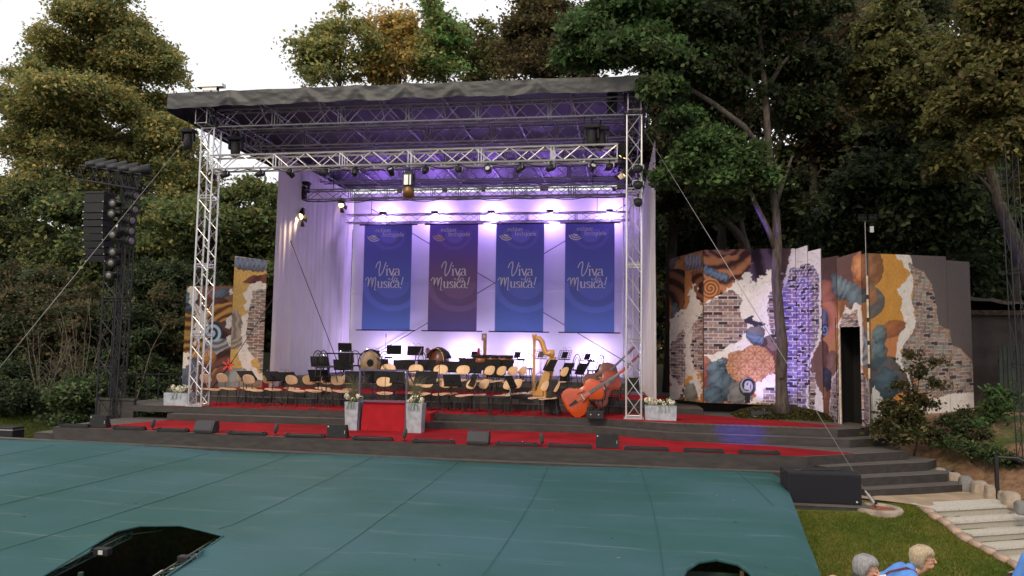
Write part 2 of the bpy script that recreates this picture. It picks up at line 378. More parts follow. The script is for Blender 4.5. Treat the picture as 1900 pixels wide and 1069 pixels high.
# ================================================================ PIT COVER
def poly_mesh(outer, holes, hfn, step, jit=0):
    pts = []; edges = []
    def loop(L):
        o = len(pts); n0 = 0; dense = []
        for i, p in enumerate(L):
            q = L[(i+1) % len(L)]; d = math.hypot(q[0]-p[0], q[1]-p[1]); n = max(1, int(d/step))
            for k in range(n): dense.append((p[0]+(q[0]-p[0])*k/n, p[1]+(q[1]-p[1])*k/n))
        pts.extend(Vector(p) for p in dense)
        edges.extend((o+i, o+(i+1) % len(dense)) for i in range(len(dense)))
        return dense
    loops = [loop(outer)]+[loop(h) for h in holes]
    def inside(P, x, y):
        c = False; n = len(P)
        for i in range(n):
            x0, y0 = P[i]; x1, y1 = P[i-1]
            if (y0 > y) != (y1 > y) and x < (x1-x0)*(y-y0)/(y1-y0+1e-12)+x0: c = not c
        return c
    xs = [p[0] for p in outer]; ys = [p[1] for p in outer]
    x = min(xs)
    while x < max(xs):
        y = min(ys)
        while y < max(ys):
            if inside(outer, x, y) and not any(inside(h, x, y) for h in holes): pts.append(Vector((x, y)))
            y += step
        x += step
    co, ed, fa, *_ = geometry.delaunay_2d_cdt(pts, edges, [], 0, 1e-4)
    F2 = []
    for f in fa:
        cx = sum(co[i].x for i in f)/len(f); cy = sum(co[i].y for i in f)/len(f)
        if inside(outer, cx, cy) and not any(inside(h, cx, cy) for h in holes): F2.append(tuple(f))
    return [(c.x, c.y, hfn(c.x, c.y)) for c in co], F2
hole1 = [at(x, y, z=-.7) for x, y in [(70, 1069), (215, 990), (262, 979), (335, 978), (375, 986), (414, 998), (395, 1012), (300, 1069), (250, 1110), (20, 1110)]]
hole1 = [(p.x, p.y) for p in hole1]
hole2 = [(p.x, p.y) for p in [at(x, y, z=-.62) for x, y in [(1262, 1069), (1272, 1050), (1295, 1036), (1330, 1031), (1370, 1040), (1392, 1055), (1404, 1072), (1410, 1100), (1256, 1100)]]]
pr = [(p.x, p.y) for p in [at(x, y, z=-.75) for x, y in [(1450, 884), (1462, 905), (1478, 945), (1500, 1000), (1530, 1069), (1560, 1140)]]]
outer = [(-24, 17.74), (-14.2, 17.04), (-4, 16.36), (3.15, 16.36)]+pr[0:]+[(1.9, 5.5), (-24, 5.5)]
h1c = Vector((sum(p[0] for p in hole1)/len(hole1), sum(p[1] for p in hole1)/len(hole1)))
h2c = Vector((sum(p[0] for p in hole2)/len(hole2), sum(p[1] for p in hole2)/len(hole2)))
seamx = [at(1010, 873, z=-.69).x+1.95*k for k in range(-12, 3)]
def segd(px, py, a, b):
    dx, dy = b[0]-a[0], b[1]-a[1]; t = max(0, min(1, ((px-a[0])*dx+(py-a[1])*dy)/(dx*dx+dy*dy+1e-9)))
    return math.hypot(px-a[0]-t*dx, py-a[1]-t*dy)
def ldist(P, x, y): return min(segd(x, y, P[i], P[i-1]) for i in range(len(P)))
def chz(x, y):
    z = -.695-.004*(16-y)+.05*math.sin(x*.9+.4*y)*.5
    for s in seamx:
        xx = s+.25*math.sin((16.4-y)*.22)-.02*(16.4-y); d = abs(x-xx)
        if d < .5: z += .018*math.exp(-(d/.05)**2)-.012*math.exp(-(d/.25)**2)
    d1 = ldist(hole1, x, y)
    if d1 < 1.2 and y > 8.6: z += .06*math.exp(-(d1/.35)**2)
    d2 = ldist(hole2, x, y)
    if d2 < 1.0: z += .07*math.exp(-(d2/.28)**2)
    e = min(segd(x, y, pr[i], pr[i+1]) for i in range(len(pr)-1))
    z -= .10*math.exp(-(e/.12)**2)
    if y > 16.0: z += .02*(y-16.0)
    z += .012*(float(fbm(x*.4, y, .9))-.5)*2
    return z
vs, fs = poly_mesh(outer, [hole1, hole2], chz, .14)
mb = MB(); mb.add(vs, fs)
MT['cover'] = mat('green pit tarpaulin', hexc(46, 90, 87), .7, 0, var=.14, scale=.4, bump=.18, bscale=1.6, col2=hexc(58, 94, 100), spec=.25, detail=4)
# chalky crease marks and grime on the sheet: broken pale streaks running across it
def cover_marks(m):
    N = m.node_tree; b = N.nodes['Principled BSDF']; src = b.inputs['Base Color'].links[0].from_socket
    tc = N.nodes.new('ShaderNodeTexCoord'); mp = N.nodes.new('ShaderNodeMapping'); mp.inputs['Scale'].default_value = (1.1, 26, 1); N.links.new(tc.outputs['Object'], mp.inputs[0])
    nz = N.nodes.new('ShaderNodeTexNoise'); nz.inputs['Scale'].default_value = 1.0; nz.inputs['Detail'].default_value = 7; nz.inputs['Roughness'].default_value = .62
    N.links.new(mp.outputs[0], nz.inputs[0])
    wv = N.nodes.new('ShaderNodeTexWave'); wv.bands_direction = 'Y'; wv.inputs['Scale'].default_value = .33; wv.inputs['Distortion'].default_value = .5; N.links.new(tc.outputs['Object'], wv.inputs[0])
    r1 = N.nodes.new('ShaderNodeMapRange'); r1.inputs[1].default_value = .53; r1.inputs[2].default_value = .68; N.links.new(nz.outputs[0], r1.inputs[0])
    r2 = N.nodes.new('ShaderNodeMapRange'); r2.inputs[1].default_value = .8; r2.inputs[2].default_value = 1.0; N.links.new(wv.outputs[0], r2.inputs[0])
    mu = N.nodes.new('ShaderNodeMath'); mu.operation = 'MULTIPLY'; N.links.new(r1.outputs[0], mu.inputs[0]); N.links.new(r2.outputs[0], mu.inputs[1])
    m2 = N.nodes.new('ShaderNodeMath'); m2.operation = 'MULTIPLY'; m2.inputs[1].default_value = .26; N.links.new(mu.outputs[0], m2.inputs[0])
    mx = N.nodes.new('ShaderNodeMix'); mx.data_type = 'RGBA'; N.links.new(m2.outputs[0], mx.inputs[0]); N.links.new(src, mx.inputs[6]); mx.inputs[7].default_value = (.35, .42, .38, 1)
    N.links.new(mx.outputs[2], b.inputs['Base Color'])
cover_marks(MT['cover'])
cover = thing('pit_cover', 'large green tarpaulin stretched over the orchestra pit in front of the stage', 'tarpaulin', (-6, 11, -1.0))
PI_ = Matrix.Translation((6, -11, 1.0))
def cv(mb, name, m, smooth=False):
    o = mb.build(name, m, cover, smooth); o.matrix_parent_inverse = PI_; return o
cv(mb, 'tarpaulin', MT['cover'], True)
mb = MB()
for s in seamx:
    pts = []
    for k in range(90):
        y = 16.3-.12*k; x = s+.25*math.sin((16.4-y)*.22)-.02*(16.4-y)
        if x > 2.0+.13*(y-9)-.1 or y < 5.6: continue
        if any(ldist(h, x, y) < .12 for h in (hole1, hole2)): pts.append(None); continue
        cx = h1c
        ins = False
        for P in (hole1, hole2):
            c = False
            for i in range(len(P)):
                (x0_, y0_), (x1_, y1_) = P[i], P[i-1]
                if (y0_ > y) != (y1_ > y) and x < (x1_-x0_)*(y-y0_)/(y1_-y0_+1e-12)+x0_: c = not c
            ins = ins or c
        if ins: pts.append(None); continue
        pts.append((x, y, chz(x, y)+.004))
    run = []
    for p in pts+[None]:
        if p is None:
            if len(run) > 1: mb.path(run, .0035, 5)
            run = []
        else: run.append(p)
cv(mb, 'seam', mat('seam thread', hexc(38, 80, 74), .8, 0, var=.2))
# skirt hanging at the right hand edge
mb = MB(); sk_ = [(3.15, 16.36)]+pr+[(1.9, 5.5)]
for a, b in zip(sk_, sk_[1:]):
    n = max(1, int(math.dist(a, b)/.15))
    for k in range(n):
        p = [a[i]+(b[i]-a[i])*k/n for i in (0, 1)]; q = [a[i]+(b[i]-a[i])*(k+1)/n for i in (0, 1)]
        mb.add([(p[0], p[1], chz(*p)), (q[0], q[1], chz(*q)), (q[0]+.03, q[1], -1.9), (p[0]+.03, p[1], -1.9)], [(0, 1, 2, 3)])
cv(mb, 'skirt', MT['cover'], True)
# frame of the left opening: ladder truss, posts and a working lamp
MT['greenfr'] = mat('green painted steel', (.03, .06, .045), .5, .2, var=.2)
mb = MB(); a = at(84, 1069, z=-.79); b = at(240, 992, z=-.79)
truss(mb, a+(a-b)*.15, b, .07, .011, .25, br=.006); c_ = at(300, 984, z=-.8); mb.tube(b, c_, .010)
mb.tube(at(150, 1062, z=-.8), at(150, 1062, z=-.8)+Vector((0, 0, -2)), .03); cv(mb, 'opening_frame', MT['greenfr'])
mb = MB(); a = at(408, 1001, z=-.80); b = at(290, 1075, z=-.80); a.z = b.z = -.86
truss(mb, a, b+(b-a)*.1, .12, .016, .18, br=.009); cv(mb, 'opening_frame', MT['greenfr'])
p = at(345, 1042, z=-.80)
wl = thing('pit_lamp', 'small black clamp lamp with pale cable in the left opening of the green cover', 'lamp', p)
mb = MB(); mb.box((-.09, -.05, -.03), (.06, .05, .07), .012); mb.tube((.07, 0, .02), (.12, .03, .05), .045, 12, r2=.055); mb.build('housing', MT['blk'], wl)
mb = MB(); mb.lathe([(0, 0), (.045, .0), (.045, .012), (0, .016)], 12, (.115, .028, .045), (.8, .45, .4)); mb.build('lens', MT['glassw'], wl)
mb = MB(); mb.path([(0, 0, -.02), (-.05, -.12, -.05), (-.15, -.25, -.05), (-.22, -.42, -.12)], .012, 6); mb.build('cable', mat('pale cable', (.5, .48, .42), .6), wl, True)
p = at(190, 1024, z=-.74)
cl = thing('clamp_bracket', 'black clamp with pale label on the rim of the left cover opening', 'clamp', p)
mb = MB(); mb.box((-.09, -.05, -.04), (.1, .05, .05), .01); mb.build('body', MT['blk'], cl)
mb = MB(); mb.box((-.02, -.053, -.02), (.04, -.051, .03)); mb.build('sticker', mat('sticker', (.5, .5, .48), .6), cl)
# inside of the right hand hatch
p = at(1345, 1085, z=-.8)
a = at(1262, 1057, z=-.86); b = at(1368, 1057, z=-.86)
mb = MB(); mb.box((a.x, a.y-.03, -1.6), (b.x, a.y, -.86)); cv(mb, 'hatch_board', MT['greenfr']); mb = MB(); mb.box((b.x+.005, a.y-.05, -1.6), (b.x+.05, a.y, -.82)); cv(mb, 'hatch_post', MT['birch'])
pts = [(x, y, chz(x, y)+.01) for x, y in hole2]
mb = MB(); mb.path(pts+[pts[0]], .026, 8); cv(mb, 'hatch_rim', MT['cover'])
pts = [(x, y, chz(x, y)+.006) for x, y in hole1]
mb = MB(); mb.path(pts+[pts[0]], .012, 6); cv(mb, 'opening_rim', MT['cover'])
# scattered leaves on the sheet
mb = MB()
for k in range(60):
    x = random.uniform(-11, 2.2); y = random.uniform(8.2, 16)
    if ldist(hole1, x, y) < .3 or ldist(hole2, x, y) < .3: continue
    z = chz(x, y)+.008; a = random.random()*6.28; s = random.uniform(.012, .032)
    mb.cur = k % 2
    mb.add([(x+s*math.cos(a), y+s*math.sin(a), z+.01), (x+s*.5*math.cos(a+1.6), y+s*.5*math.sin(a+1.6), z), (x-s*math.cos(a), y-s*math.sin(a), z+.008), (x+s*.5*math.cos(a-1.6), y+s*.5*math.sin(a-1.6), z)], [(0, 1, 2, 3)])
o = mb.build('fallen_leaves', [mat('dry leaf', (.22, .16, .1), .8), mat('dark leaf', (.03, .025, .02), .8)]); tag(o, 'small dry leaves scattered over the green pit cover', 'leaves', kind='stuff')

# ================================================================ FRONT EDGE EQUIPMENT
def front_y(x): return YA if x > -4 else YA+(17.3-YA)*(-4-x)/10.2
def fpos(px, py=None, off=.12):
    x = at(px, 810, y=17).x
    for _ in range(5):
        yy = front_y(x)+off; x = at(px, 810, y=yy).x
    return Vector((x, yy, -.34))
bats = [(109, 165), (208, 270), (289, 350), (421, 495), (527, 604), (652, 730), (764, 845), (918, 1000), (1015, 1100), (1156, 1242), (1267, 1344), (1369, 1448)]
b0 = None
for i, (a, b) in enumerate(bats):
    p = fpos((a+b)/2, off=.07); lb = ORD[i]+' low black footlight batten from the left along the stage front edge'
    if b0 is None:
        b0 = thing('footlight_batten', lb, 'footlight', p, 0, 'footlight battens along the stage edge')
        mb = MB(); mb.box((-.42, -.05, 0), (.42, .06, .055), .006); mb.build('housing', MT['blk'], b0)
        mb = MB(); mb.box((-.4, .03, .055), (.4, .045, .068)); mb.build('glass_strip', mat('dark glass strip', (.02, .02, .022), .15), b0)
        mb = MB(); [mb.box((x-.012, -.06, -.005), (x+.012, .07, .075)) for x in (-.36, .36)]; mb.build('clip', MT['blkm'], b0); o = b0
    else: o = dup(b0, lb, loc=p)
    L = (at(b, 810, y=p.y).x-at(a, 810, y=p.y).x)*.97; o.scale = (L/.84, 1, 1)
# flat monitors seen from behind, and two wedges
def monitor(px, wpx, label, wedge=False):
    p = fpos(px, off=.2 if not wedge else .13); w = wpx*p.y/1400*1.0
    t = thing('stage_monitor', label, 'loudspeaker', p, 0, 'monitor loudspeakers on the stage front')
    if not wedge:
        mb = MB(); mb.prism([(-.06, 0), (.16, 0), (.03, .3), (-.06, .3)], -w/2, w/2, lambda x, y, z: (z, x, y)); mb.build('cabinet', MT['blkm'], t)
        mb = MB(); mb.box((-w/2+.02, -.068, .24), (-w/2+.05, -.062, .27)); mb.build('connector', MT['glassw'], t); mb = MB(); mb.box((w/2-.045, -.068, .1), (w/2-.035, -.062, .17)); mb.build('connector', MT['glassw'], t)
    else:
        mb = MB(); mb.prism([(-.12, .0), (.16, .0), (.2, .1), (.16, .27), (-.02, .27), (-.15, .05)], -w/2, w/2, lambda x, y, z: (z, x, y)); mb.build('cabinet', mat('grey-black cabinet', (.022, .022, .025), .6, var=.2), t)
        mb = MB(); mb.add([(-w/2+.03, -.152, .07), (w/2-.03, -.152, .07), (w/2-.05, -.03, .262), (-w/2+.05, -.03, .262)], [(0, 1, 2, 3)]); mb.build('grille', mat('grille', (.035, .036, .042), .6, .3), t)
        mb = MB(); mb.box((-w/2+.01, -.15, .0), (w/2-.01, -.11, .045)); mb.build('foot', MT['blkm'], t)
    return t
monitor(183, 36, 'black upright monitor loudspeaker at the far left of the stage front')
monitor(381, 40, 'dark grey wedge monitor on the stage edge below the left truss tower', True)
monitor(626, 39, 'black upright monitor loudspeaker on the stage edge beside the tall left planter')
monitor(888, 40, 'dark grey wedge monitor on the stage edge right of the podium', True)
monitor(1127, 41, 'black upright monitor loudspeaker near the right end of the stage front')
MT['fur'] = mat('grey fur windshield', (.09, .085, .085), 1, 0, var=.5, scale=60, bump=1, bscale=120)
for i, (px, lb, a) in enumerate([(283, 'grey furry microphone on the stage edge left of the left wedge monitor', .5), (512, 'grey furry microphone standing on the edge between two footlights near the flowers', .45), (751, 'grey furry microphone in front of the conductor podium', .35), (1005, 'purple-lit furry microphone on the edge right of the right wedge monitor', -.05)]):
    p = fpos(px, off=.15); t = thing('boundary_microphone', lb, 'microphone', p, 0, 'furry microphones on the stage edge')
    mb = MB(); mb.lathe([(0, -.14), (.035, -.12), (.05, -.05), (.052, .05), (.035, .12), (0, .14)], 12, (0, 0, .16), (math.sin(a), -.45, math.cos(a))); mb.build('windshield', MT['fur'], t, True)
    mb = MB(); mb.tube((-math.sin(a)*.1, .05, .06), (-.02, .06, 0), .008); mb.lathe([(.05, 0), (.05, .012), (0, .014)], 14, (-.02, .06, 0)); mb.build('stand', MT['blk'], t)
# subwoofer block beside the pit
p = at(1590, 953, z=-1.02); q = at(1490, 953, z=-1.02)
t = thing('wooden_plinth', 'low dark wooden plinth under the big black loudspeaker by the lawn', 'plinth', (3.75, 15.0, -1.05))
mb = MB(); mb.box((-.85, -.32, -.2), (.62, .75, .06)); mb.build('box', MT['deck'], t)
mb = MB(); mb.box((-.87, -.34, .06), (.64, .77, .09)); mb.build('lid', MT['decktop'], t)
t = thing('subwoofer', 'long black cloth-covered loudspeaker box lying on the plinth beside the steps', 'loudspeaker', (3.62, 15.05, -.96))
mb = MB(); mb.box((-.62, -.3, 0), (.66, .45, .545), .02); mb.build('cabinet', mat('black speaker cover', (.006, .006, .009), .8, 0, var=.3, scale=3, bump=.5, bscale=5), t)
mb = MB(); mb.add([(-.59, -.305, .03), (.63, -.305, .03), (.63, -.305, .5), (-.59, -.305, .5)], [(0, 1, 2, 3)]); mb.build('grille', mat('speaker cloth', (.008, .008, .013), .95, var=.2, scale=60, bump=.3, bscale=200), t)
mb = MB(); mb.lathe([(0, 0), (.018, 0), (.018, .006), (0, .006)], 12, (.57, -.31, .06), (0, -1, 0)); mb.build('badge', MT['glassw'], t)
mb = MB(); mb.path([(-.64, .1, .5), (-.3, 0, .565), (.3, .1, .56), (.5, .3, .56)], .01, 5); mb.build('cable', MT['blk'], t)

# ================================================================ CONDUCTOR PODIUM AND PLANTERS
MT['railm'] = mat('violet-grey lacquered steel', (.10, .085, .15), .45, .2, var=.1)
px0, px1, py = -6.63, -5.42, 18.62
pod = thing('conductor_podium', 'conductor podium draped in red cloth with a dark guard rail behind', 'podium', (-6.02, 18.62, -.36))
mb = MB()   # podium body: step block with draped front
mb.box((-.54, .12, 0), (.56, .98, .70)); mb.build('platform', MT['deck'], pod)
mb = MB(); rows = 9
vs = []
for i in range(rows):
    t_ = i/(rows-1); z = .72-.715*t_
    for k in range(25):
        u = k/24; x = (-.56-.045*t_)+u*(1.14+.02*t_)+.02*math.sin(3.1*t_)*(1 if u > .5 else -1)
        vs.append((x, .10-.05*t_-.012*math.sin(u*17)*t_, z))
fs = [(i*25+k, i*25+k+1, (i+1)*25+k+1, (i+1)*25+k) for i in range(rows-1) for k in range(24)]
mb.add(vs, fs); mb.box((-.56, .1, .705), (.58, 1.02, .722)); mb.box((.57, .12, .0), (.6, 1.0, .71)); mb.build('red_cloth', MT['cloth'], pod, False)
mb = MB(); mb.box((.1, 1.02, .05), (.95, 1.9, .40)); mb.build('side_step', MT['cloth'], pod)
mb = MB()
for x in (-.66, .58): mb.box((x-.022, .0, 0), (x+.022, .045, 1.52))
mb.box((-.682, .0, 1.52), (.602, .045, 1.565)); mb.box((-.638, .005, .74), (.558, .04, .78))
for x in (-.62, .6): mb.box((x-.015, .045, 1.5), (x+.015, 1.0, 1.53)); mb.tube((x, .05, 1.5), (x+.12, 1.0, .72), .02)
mb.build('guard_rail', MT['railm'], pod)
MT['petal'] = mat('cream petals', (.80, .76, .58), .7, 0, var=.1, scale=30, spec=.2)
MT['fol'] = mat('planter leaves', (.07, .12, .03), .6, 0, var=.4, scale=20)
MT['grs'] = mat('thin ornamental grass', (.16, .16, .08), .7, 0, var=.3, scale=20)
def planter(label, loc, wx, wy, h, grass=False, seed=1):
    rnd = random.Random(seed)
    t = thing('planter', label, 'planter', loc)
    mb = MB(); f = .86 if grass else .97; z = h
    a = [(-wx/2*f, -wy/2*f, 0), (wx/2*f, -wy/2*f, 0), (wx/2*f, wy/2*f, 0), (-wx/2*f, wy/2*f, 0), (-wx/2, -wy/2, z), (wx/2, -wy/2, z), (wx/2, wy/2, z), (-wx/2, wy/2, z)]
    mb.add(a, [(0, 3, 2, 1), (0, 1, 5, 4), (1, 2, 6, 5), (2, 3, 7, 6), (3, 0, 4, 7)])
    i_ = .03; b = [(-wx/2+i_, -wy/2+i_, z), (wx/2-i_, -wy/2+i_, z), (wx/2-i_, wy/2-i_, z), (-wx/2+i_, wy/2-i_, z)]
    c = [(x, y, z-.05) for x, y, _ in b]
    mb.add(a[4:]+b, [(0, 1, 5, 4), (1, 2, 6, 5), (2, 3, 7, 6), (3, 0, 4, 7)]); mb.add(b+c, [(0, 1, 5, 4), (1, 2, 6, 5), (2, 3, 7, 6), (3, 0, 4, 7), (4, 5, 6, 7)])
    mb.build('pot', MT['zinc'], t)
    mb = MB()
    nb = 9 if grass else 17
    for k in range(nb):
        x = rnd.uniform(-.5, .5)*wx*(1.0 if grass else .92); y = rnd.uniform(-.5, .2)*wy*1.1; zz = h+rnd.uniform(.05, .17); r = rnd.uniform(.045, .07)
        for j in range(26):      # each bloom is a ball of small florets
            d = Vector((rnd.gauss(0, 1), rnd.gauss(0, 1), rnd.gauss(0, 1))).normalized(); c0 = Vector((x, y, zz))+d*r; s = rnd.uniform(.014, .024)
            a_ = d.orthogonal().normalized(); a_.rotate(Matrix.Rotation(rnd.random()*6.28, 3, d)); b_ = d.cross(a_)
            mb.add([c0+a_*s, c0+b_*s+d*.004, c0-a_*s, c0-b_*s+d*.004], [(0, 1, 2, 3)])
    mb.build('blossoms', MT['petal'], t)
    mb = MB()
    for k in range(260 if not grass else 150):
        x = rnd.uniform(-.52, .52)*wx; y = rnd.uniform(-.55, .5)*wy; zz = h+rnd.uniform(-.01, .16); s = rnd.uniform(.02, .045)
        q = Matrix.Rotation(rnd.random()*6.28, 3, 'Z')@Matrix.Rotation(rnd.uniform(-.9, .9), 3, 'X')
        mb.add([Vector((x, y, zz))+q@Vector(v) for v in ((0, 0, 0), (s*.4, s*.5, .01), (0, s*1.3, 0), (-s*.4, s*.5, .01))], [(0, 1, 2, 3)])
    for k in range(10 if not grass else 14):   # trailing stems down the front
        x = rnd.uniform(-.25, .25)*wx; pts = [(x, -wy/2*.9, h+.02)]
        for j in range(4): pts.append((pts[-1][0]+rnd.uniform(-.04, .04), -wy/2-.012, h-.02-.055*j))
        mb.path(pts, .003, 4)
    mb.build('foliage', MT['fol'], t)
    if grass:
        mb = MB()
        for k in range(110):
            a = rnd.random()*6.28; L = rnd.uniform(.35, .72); e = rnd.uniform(.05, .34); x = rnd.uniform(-.1, .1); y = rnd.uniform(-.05, .1)
            mb.path([(x, y, h), (x+e*.3*math.cos(a), y+e*.3*math.sin(a), h+L*.55), (x+e*.8*math.cos(a), y+e*.8*math.sin(a), h+L*.92), (x+e*1.3*math.cos(a), y+e*1.3*math.sin(a), h+L)], [.003, .0025, .002, .001], 3)
        mb.build('grass', MT['grs'], t)
    return t
planter('long grey zinc planter of cream flowers beside the left truss tower', (-12.68, 20.28, .012), .74, .36, .36, seed=2)
planter('long grey zinc planter of cream flowers right of the right truss tower', (.93, 20.0, .012), .80, .36, .37, seed=3)
planter('tall grey planter with flowers and grass left of the red podium', (-6.86, 18.74, -.355), .36, .36, .72, True, 4)
planter('tall grey planter with flowers and grass right of the red podium', (-5.17, 18.6, -.355), .42, .40, .74, True, 5)
# ================================================================ RIGGING
XL, XR, YF, YB = -12.05, .25, 20.25, 30.7
ZT = 8.1
def tower(name, x, y, label, w=.39, m='alu', z0=0.012, z1=ZT, winch=True, seg=.42, cat='truss tower'):
    t = thing(name, label, cat, (x, y, z0))
    mb = MB(); truss(mb, (0, 0, .03), (0, 0, z1-z0), w, .026, seg, up=(0, 1, 0), br=.013); mb.build('mast', MT[m], t)
    mb = MB(); mb.box((-w/2-.06, -w/2-.06, 0), (w/2+.06, w/2+.06, .025)); mb.build('base_plate', MT[m], t)
    mb = MB()
    for z in np.arange(2.0, z1-z0-.5, 2.0):
        for sx in (-1, 1):
            for sy in (-1, 1): mb.lathe([(.034, -.05), (.034, .05)], 8, (sx*w/2, sy*w/2, z))
    mb.build('coupling', MT[m], t)
    return t
tower('truss_tower', XL, YF, 'front left silver truss tower of the stage roof')
tower('truss_tower', XR, YF-.05, 'front right silver truss tower of the stage roof', seg=.55)
tower('truss_tower', XL+.1, YB, 'rear left silver truss tower behind the tall curtain', z0=.71)
tower('truss_tower', XR-.1, YB, 'rear right silver truss tower hidden behind the front right tower', z0=.71)
roof = thing('stage_roof', 'large stage roof of grey tarpaulin on silver trusses above the orchestra', 'stage roof', (-6, 25, 8.0))
PR = Matrix.Translation((6, -25, -8.0))
def rf(mb, name, m, smooth=False):
    o = mb.build(name, m, roof, smooth); o.matrix_parent_inverse = PR; return o
RX0, RX1, RY0, RY1 = -13.0, .62, 19.5, 31.5
# outer skin with sag between purlins, inner lining below
def skin(z, flip, n=(60, 40)):
    mb = MB(); vs = []
    for j in range(n[1]+1):
        for i in range(n[0]+1):
            u = i/n[0]; v = j/n[1]; x = RX0+(RX1-RX0)*u; y = RY0+(RY1-RY0)*v
            sag = -.05*abs(math.sin(u*math.pi*6))*math.sin(v*math.pi)**.5+.02*(float(fbm(x, y, 1.1))-.5)
            vs.append((x, y, z-.12*v+sag+.25*(1-abs(v-.35)*1.2)*0))
    fs = [(j*(n[0]+1)+i, j*(n[0]+1)+i+1, (j+1)*(n[0]+1)+i+1, (j+1)*(n[0]+1)+i) for j in range(n[1]) for i in range(n[0])]
    mb.add(vs, fs); return mb
rf(skin(8.93, 0), 'roof_skin', MT['tarp'], True)
rf(skin(8.86, 1), 'lining', MT['tarpin'], True)
# valance hanging round the roof: puckered sheet with bunched fixing points
mb = MB(); N = 300; R_ = 14; vs = []
pk = [-11.1+.0, -8.8, -7.35, -5.95, -4.55, -2.3]
for j in range(R_+1):
    v = j/R_
    for i in range(N+1):
        x = RX0+(RX1-RX0)*i/N; top = 8.95+.01*math.sin(x*3)
        hang = .46-.05*(x-RX0)/(RX1-RX0); y = RY0-.03
        for p in pk:
            d = x-p; g_ = math.exp(-(d/.55)**2)
            hang += -.03*g_; top += .035*math.exp(-(d/.25)**2)
            y += .03*g_*math.sin((abs(d)*9-v*5.5))*(.35+.65*v)*(1 if abs(d) > .05 else .5)
        y += .02*(float(fbm(x*1.7, v*2, .5))-.5)*2
        vs.append((x, y, top-hang*v+.008*math.sin(x*11)*v))
fs = [(j*(N+1)+i, j*(N+1)+i+1, (j+1)*(N+1)+i+1, (j+1)*(N+1)+i) for j in range(R_) for i in range(N)]
mb.add(vs, fs); rf(mb, 'front_valance', MT['tarp'], True)
for x, nm in ((RX0-.03, 'left'), (RX1+.03, 'right')):
    mb = MB(); vs = []; N = 80
    for j in range(6):
        for i in range(N+1):
            y = RY0+(RY1-RY0)*i/N; vs.append((x+.02*math.sin(y*5+j), y, 8.95-.10*i/N-.52*j/5))
    mb.add(vs, [(j*(N+1)+i, j*(N+1)+i+1, (j+1)*(N+1)+i+1, (j+1)*(N+1)+i) for j in range(5) for i in range(N)]); rf(mb, 'side_valance', MT['blkm'], True)
MT['alup'] = MT['alu']
for y in (20.25, 22.4, 24.9, 27.6, YB):
    mb = MB(); truss(mb, (XL, y, 8.36), (XR, y, 8.36), .34, .024, .48, h=.5, br=.012); rf(mb, 'cross_truss', MT['alu_shade'])
for x in (XL, XR):
    mb = MB(); truss(mb, (x, 19.65, 8.36), (x, YB+.2, 8.36), .34, .024, .48, h=.5, br=.012); rf(mb, 'side_truss', MT['alu_shade'])
mb = MB()
for x in np.linspace(XL+1.7, XR-1.7, 6):
    mb.tube((x, RY0, 8.72), (x, RY1-.3, 8.66), .03, 6)
    mb.tube((x, RY0+.05, 8.85), (x+.02, 20.3, 8.2), .022, 6)
rf(mb, 'purlin', MT['alu_shade'])
# corner blocks and winches on top
for x, y in ((XL, YF), (XR, YF-.05)):
    mb = MB(); mb.box((x-.28, y-.28, 8.1), (x+.28, y+.28, 8.14)); mb.box((x-.28, y-.28, 8.6), (x+.28, y+.28, 8.64))
    for sx in (-1, 1):
        for sy in (-1, 1): mb.tube((x+sx*.26, y+sy*.26, 8.1), (x+sx*.26, y+sy*.26, 8.64), .02)
    for k in range(3): mb.tube((x-.27, y-.27, 8.17+k*.13), (x+.27, y-.27, 8.25+k*.13), .012)
    rf(mb, 'corner_sleeve', MT['blk'])
p = at(394, 164, y=20.3)
mb = MB(); mb.box((p.x-.2, 20.2, 8.8), (p.x-.02, 20.32, p.z)); mb.box((p.x+.06, 20.2, 8.8), (p.x+.2, 20.32, p.z)); mb.box((p.x-.42, 20.14, p.z), (p.x+.40, 20.36, p.z+.10)); mb.box((p.x-.25, 20.18, p.z-.10), (p.x+.2, 20.34, p.z-.003)); rf(mb, 'tower_head', MT['alu'])
p = at(1192, 150, y=20.2)
mb = MB(); mb.box((p.x-.03, 20.1, 8.5), (p.x+.03, 20.2, p.z+.15)); mb.box((p.x-.25, 20.1, 8.9), (p.x-.05, 20.3, 9.05)); rf(mb, 'tower_head', MT['alu'])
# ---- hanging lighting trusses
ft = thing('lighting_truss', 'long bright front lighting truss with a row of black lamps beneath', 'truss', (-6, YF, 7.05))
mb = MB(); truss(mb, (XL+6.1, 0, 0), (5.82, 0, .05), .39, .027, .5, br=.0145, h=.40); mb.build('truss_beam', MT['alu'], ft)
mt_ = thing('lighting_truss', 'middle lighting truss hanging inside the roof in front of the banners', 'truss', (-6, 26.1, 7.3))
mb = MB(); truss(mb, (-5.9, 0, 0), (6.1, 0, 0), .36, .024, .5, br=.012); mb.build('truss_beam', MT['alu_shade'], mt_)
bt = thing('lighting_truss', 'rear lighting truss carrying the four banners and the violet floodlights', 'truss', (-6, 30.35, 7.16))
mb = MB(); truss(mb, (-5.95, 0, 0), (6.2, 0, 0), .34, .024, .5, br=.012); mb.build('truss_beam', MT['alu_shade'], bt)
for tr_ in (ft, mt_, bt):   # hoist chains up to the roof
    for x in (-4.6, 4.9):
        mb = MB(); mb.tube((x, 0, .18), (x, 0, 8.2-tr_.location.z), .012, 5); mb.build('hoist_chain', MT['blk'], tr_)
